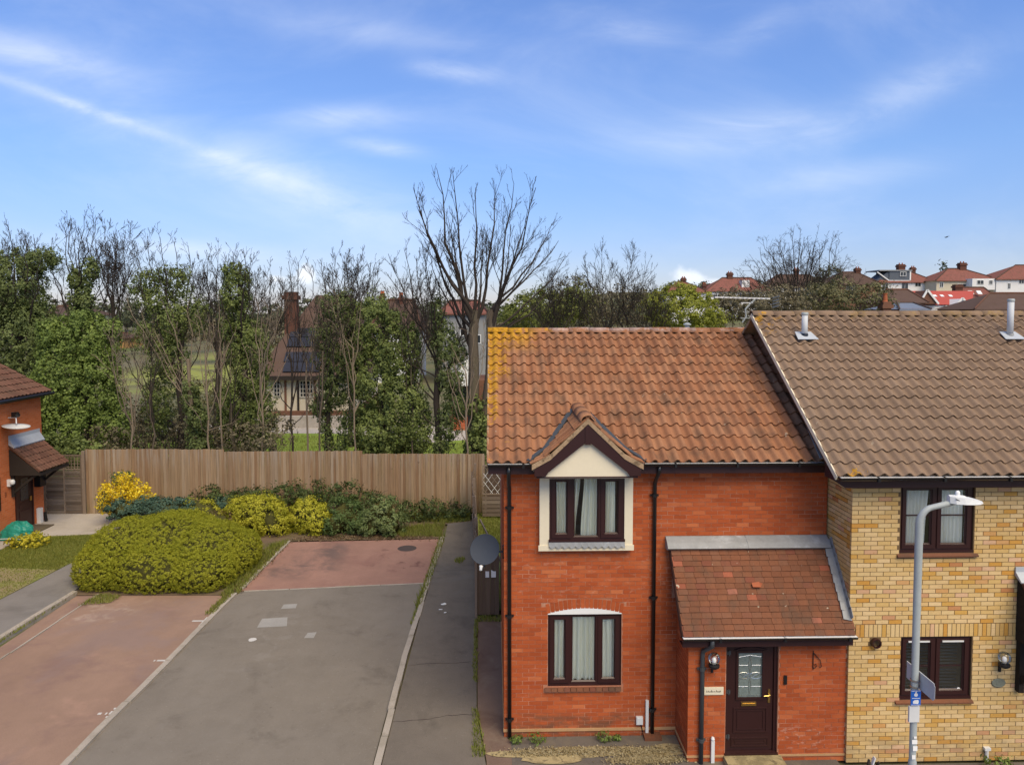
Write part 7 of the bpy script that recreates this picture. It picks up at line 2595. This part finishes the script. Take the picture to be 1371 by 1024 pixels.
leaf_object('flowers', P, rng.normal(size=P.shape) + np.array([0, -.5, .5]), .075, 'forsythia', e, None, .7)
cs = [sb(163, 640, 14, 8, 25.8), sb(150, 668, 16, 10, 25.6)]
P, Nn, T_ = blobs(cs, 500, .14, .8, .03)
leaf_object('foliage', P, Nn, .06, 'bush_dark', e, T_)
# brambles and ivy along the foot of the fence
for i, (px0, px1, py, h, lab) in enumerate([(330, 420, 664, 10, 'bramble thicket along the fence behind the golden shrubs'), (430, 500, 664, 11, 'bramble thicket along the fence behind the dark shrub'), (265, 322, 668, 8, 'low bramble thicket along the fence right of the forsythia'), (545, 632, 686, 8, 'low bramble strip along the fence foot at the right')]):
    r_ = random.Random(i)
    cs = [sb(px, py + r_.uniform(-5, 5), 13, h * r_.uniform(.7, 1.5), 26.3 + r_.uniform(-.3, .3)) for px in range(px0, px1, 13)]
    c0 = Vector(cs[0][0])
    e = empty('bramble', (c0.x, c0.y, .02), lab, 'bramble', 'brambles along the fence')
    P, Nn, T_ = blobs(cs, 330, .2, .9, .02)
    leaf_object('foliage', P, Nn, .085, 'bramble', e, T_, .7)
    T = Tree(90 + i)
    for c, r in cs:
        for k in range(4):
            q = T.path((c[0], c[1], 0), (c[0] + T.r.uniform(-.8, .8), c[1] - T.r.uniform(0, .5), c[2] + T.r.uniform(.1, .45)), (0, 0, .4), 5, .02)
            T.limb(q, .009, .005, T.br, 3)
    T.br.build('stems', 'bark_dark', e)
# grass: edges, tufts and lawn blades
def grass(name, polys, dens, h, mat='grass_blade', z=.0, lean=.35):
    P = []
    for pl in polys:
        pl = np.array(pl, float)
        lo, hi = pl.min(0), pl.max(0)
        n = int((hi[0] - lo[0]) * (hi[1] - lo[1]) * dens)
        q = rng.uniform(lo, hi, (n, 2))
        x, y = q[:, 0], q[:, 1]
        ins = np.zeros(n, bool)
        j = len(pl) - 1
        for i in range(len(pl)):
            xi, yi, xj, yj = pl[i][0], pl[i][1], pl[j][0], pl[j][1]
            c = ((yi > y) != (yj > y)) & (x < (xj - xi) * (y - yi) / (yj - yi + 1e-12) + xi)
            ins ^= c
            j = i
        P.append(q[ins])
    P = np.concatenate(P)
    n = len(P)
    a = rng.uniform(0, 6.28, n)
    hh = h * rng.uniform(.5, 1.3, n)
    w = .006 + .006 * rng.random(n)
    ln = rng.normal(size=(n, 2)) * lean * hh[:, None]
    V = np.zeros((n, 4, 3))
    V[:, :, :2] = P[:, None, :]
    V[:, 0, 0] -= np.cos(a) * w
    V[:, 0, 1] -= np.sin(a) * w
    V[:, 1, 0] += np.cos(a) * w
    V[:, 1, 1] += np.sin(a) * w
    V[:, 2, :2] += ln
    V[:, 2, 0] += np.cos(a) * w * .3
    V[:, 3, :2] += ln
    V[:, 3, 0] -= np.cos(a) * w * .3
    V[:, :2, 2] = z
    V[:, 2:, 2] = z + hh[:, None]
    V = V.reshape(-1, 3)
    me = bpy.data.meshes.new(name)
    me.vertices.add(4 * n)
    me.vertices.foreach_set('co', V.ravel())
    me.loops.add(4 * n)
    me.loops.foreach_set('vertex_index', np.arange(4 * n, dtype=np.int32))
    me.polygons.add(n)
    me.polygons.foreach_set('loop_start', np.arange(0, 4 * n, 4, dtype=np.int32))
    at_ = me.attributes.new('tone', 'FLOAT', 'FACE')
    at_.data.foreach_set('value', rng.random(n).astype(np.float32))
    me.materials.append(mt[mat])
    me.update(calc_edges=True)
    o = link(name, me, None, (0, 0, 0))
    o['kind'] = 'stuff'
    return o
grass('lawn_grass', [[(-15.3, 21.4), (-12.55, 21.0), (-12.3, 24.5), (-15.3, 24.1)]], 2600, .055, z=.085)
grass('lawn_grass', [[(-15.3, 17), (-12.85, 17), (-12.6, 21.0), (-15.3, 21.4)]], 700, .04, z=.085)
grass('verge_grass', [[(-3.1, 24.1), (-1.75, 24.15), (-1.70, 25.6), (-2.6, 25.5), (-3.4, 24.9)], [(-1.8, 25.7), (-.85, 25.95), (-.8, 27), (-3.4, 27), (-3.6, 26.4)], [(-7.2, 19.1), (-6.75, 19.3), (-6.65, 23.8), (-7.15, 23.4)], [(-1.86, 18.3), (-1.74, 20.5), (-1.6, 24.2), (-1.78, 24.2), (-1.90, 20.4), (-2.0, 18.3)]], 1150, .12, z=.012)
grass('gap_grass', [[(-10.55, 18.55), (-9.85, 18.7), (-9.75, 19.15), (-10.4, 19.3)], [(-7.12, 17.9), (-6.92, 17.9), (-6.85, 19.3), (-7.1, 19.3)], ragged(-1.02, 21.7, .16, .22, 16, .3, 2), [(-.36, 11.9), (-.12, 11.9), (-.30, 13.4), (-.40, 13.4)], [(-.42, 14.4), (-.33, 14.4), (-.38, 17.4), (-.47, 17.4)],
                    [(-11.3, 14.5), (-11.18, 14.5), (-11.05, 19.3), (-11.12, 19.3)], [(-2.0, 17.2), (-1.95, 17.2), (-1.86, 19.2), (-1.93, 19.2)], [(-.45, 17.3), (.18, 17.3), (.18, 17.6), (-.4, 17.6)]], 1500, .07, z=.03)
grass('garden_grass', [[(-.4, 22.5), (3.0, 22.5), (3.0, 26.8), (-.55, 26.8)]], 900, .1, z=.03)
grass('park_grass', [[(-17, 34), (2, 34), (2, 42.5), (-5, 41.5), (-9, 44.5), (-17, 45.0)]], 110, .12, z=-.02)
def litter(name, polys, dens, size, mat, z):
    P = []
    for pl in polys:
        for _ in range(int(dens)):
            i = random.randrange(len(pl) - 1)
            a, b = pl[i], pl[i + 1]
            t = random.random()
            P.append((a[0] + (b[0] - a[0]) * t + random.gauss(0, a[2]), a[1] + (b[1] - a[1]) * t + random.gauss(0, a[3]), z + random.random() * .02))
    P = np.array(P)
    leaf_object(name, P, rng.normal(size=P.shape) * .5 + np.array([0, 0, 1]), size, mat, None, None, .7, kind='stuff')
litter('leaf_litter', [[(-6.5, 24.0, .15, .14), (-4.2, 24.15, .2, .16), (-2.2, 24.1, .2, .1)], [(-6.9, 19.5, .08, .2), (-6.75, 23.6, .08, .2)]], 1500, .06, 'dry_leaf', .02)
litter('straw_moss', [[(.5, 12.02, .25, .06), (2.9, 12.0, .25, .06)], [(2.2, 11.75, .2, .05), (2.9, 11.75, .2, .05)]], 3500, .035, 'straw', .034)
# weeds at the foot of the red wall
def weed(px, py, r, label, mat='bush_pale', size=.05, cat='plant', Yd=None, group='weeds at the foot of the walls'):
    p = gp(px, py)
    Y = Yd or p.y
    c = at(px, py, Y)
    e = empty('weed', (c.x, Y, .03), label, cat, group)
    P, Nn, T_ = blobs([((c.x, Y, .06 + r * .35), (r, r * .7, r * .55))], 900, r * .35, .8, .03)
    leaf_object('leaves', P, Nn, size, mat, e, T_, .5)
    T = Tree(int(px))
    for k in range(6):
        q = T.path((c.x, Y, .02), (c.x + T.r.uniform(-r, r), Y + T.r.uniform(-r, r) * .5, r * T.r.uniform(.4, 1.1)), (0, 0, .03), 3, .02)
        T.limb(q, .004, .002, T.br, 3)
    T.br.build('stems', 'ivy_light' if False else 'bark_pale', e)
    return e
weed(693, 993, .10, 'smaller green weed beside the left downpipe of red house', 'ivy_light', Yd=12.30)
weed(719, 993, .14, 'spreading green weed under the left of the lower red house window', 'ivy_light', Yd=12.30)
weed(808, 990, .13, 'green weed under the right of the lower red house window', 'ivy_light', Yd=12.33)
weed(826, 993, .06, 'tiny green weed just right of the weed under the lower window', 'ivy_light', Yd=12.33)
weed(1234, 1020, .17, 'yellow-green leafy plant at the foot of the lamp post', 'bush_gold', .09, Yd=10.9)
weed(1338, 1026, .2, 'green plant at the bottom right corner by the yellow wall', 'ivy_light', .07, Yd=11.3)
# daffodils on the left lawn
p = gp(35, 736)
e = empty('daffodils', (p.x, p.y, .09), 'clump of yellow daffodils on the lawn in front of the left house', 'flowers')
cs = [((p.x, p.y, .22), (.48, .28, .20)), ((p.x + .32, p.y + .15, .25), (.30, .22, .22)), ((p.x - .3, p.y, .2), (.25, .2, .16))]
P, Nn, T_ = blobs(cs, 700, .12, .8, .10)
leaf_object('blooms', P, Nn, .085, 'yellow_flower', e, T_, .6)
grass('daffodil_leaves', [ragged(p.x, p.y, .55, .3, 16, .2, 3)], 700, .25, 'grass_blade', .09, .25).parent = e
# green covered bundle by the left house
p = gp(22, 724)
e = empty('covered_bundle', (p.x, p.y, .10), 'bundle under a crumpled green tarpaulin by the left house wall', 'tarpaulin')
n, m_ = 26, 12
vs = []
r_ = random.Random(4)
for j in range(m_ + 1):
    t = j / m_
    for i in range(n):
        ph = 2 * math.pi * i / n
        fold = 1 + .10 * math.sin(5 * ph + 1.3) * t + .06 * math.sin(11 * ph) * t + r_.uniform(-.05, .05)
        rx_, ry_ = .50 * math.sin(t * math.pi / 2 * 1.02) ** .75, .36 * math.sin(t * math.pi / 2) ** .75
        zz = .10 + .50 * math.cos(t * math.pi / 2) ** .8 * (1 + .12 * math.sin(3 * ph) + r_.uniform(-.04, .04)) + (.015 if j == m_ else 0)
        vs.append((p.x + rx_ * fold * math.cos(ph) + .12 * (1 - t), p.y + ry_ * fold * math.sin(ph), zz))
mb = MB()
mb.faces(vs, [(j * n + i, (j + 1) * n + i, (j + 1) * n + (i + 1) % n, j * n + (i + 1) % n) for j in range(m_) for i in range(n)])
mb.build('tarpaulin', 'tarpaulin', e)
mb = MB()
mb.tube([(p.x - .42, p.y - .33, .16), (p.x, p.y - .40, .2), (p.x + .42, p.y - .30, .15)], .012, 5)
mb.build('rope', 'white_plastic', e)
# driftwood planter in front of the yellow house
p = at(1166, 1016, 11.2)
e = empty('log_pile', (p.x, p.y, .03), 'small pile of broken brown logs at the foot of the yellow corner', 'logs')
for a, b, r in (((-.16, -.02, .05), (.14, .05, .07), .05), ((-.10, -.08, .12), (.16, -.03, .16), .045), ((-.04, 0, .08), (-.02, .02, .30), .03), ((.10, .02, .12), (.13, .0, .27), .025), ((-.17, -.1, .05), (.02, -.14, .05), .04)):
    mb = MB()
    a, b = Vector(a) + Vector((p.x, p.y, .02)), Vector(b) + Vector((p.x, p.y, .02))
    mb.tube([a, a.lerp(b, .5) + Vector((0, .01, .012)), b], [r, r * .85, r * .7], 9)
    mb.build('log', 'bark_dark', e)
mb = MB()
mb.bar(Vector((p.x + .02, p.y, .25)), Vector((p.x + .06, p.y, .37)), .06, .02)
mb.build('plant_label', 'white_plastic', e)
# a bird
p = at(1267, 318, 95)
e = empty('bird', p, 'small dark bird flying in the sky above the hill roofs', 'bird')
mb = MB()
mb.tube([p + Vector((-.22, 0, -.02)), p + Vector((-.1, 0, .0)), p + Vector((.08, 0, .03)), p + Vector((.2, 0, .05))], [.01, .06, .05, .012], 7)
mb.build('body', 'bird_dark', e, True)
for s in (-1, 1):
    mb = MB()
    mb.prism([p + Vector((.08, 0, .04)), p + Vector((-.08, 0, .02)), p + Vector((-.10 + .05 * s, s * .35, .10)), p + Vector((.12, s * .5, .12))], (0, 0, .012))
    mb.build('wing', 'bird_dark', e)
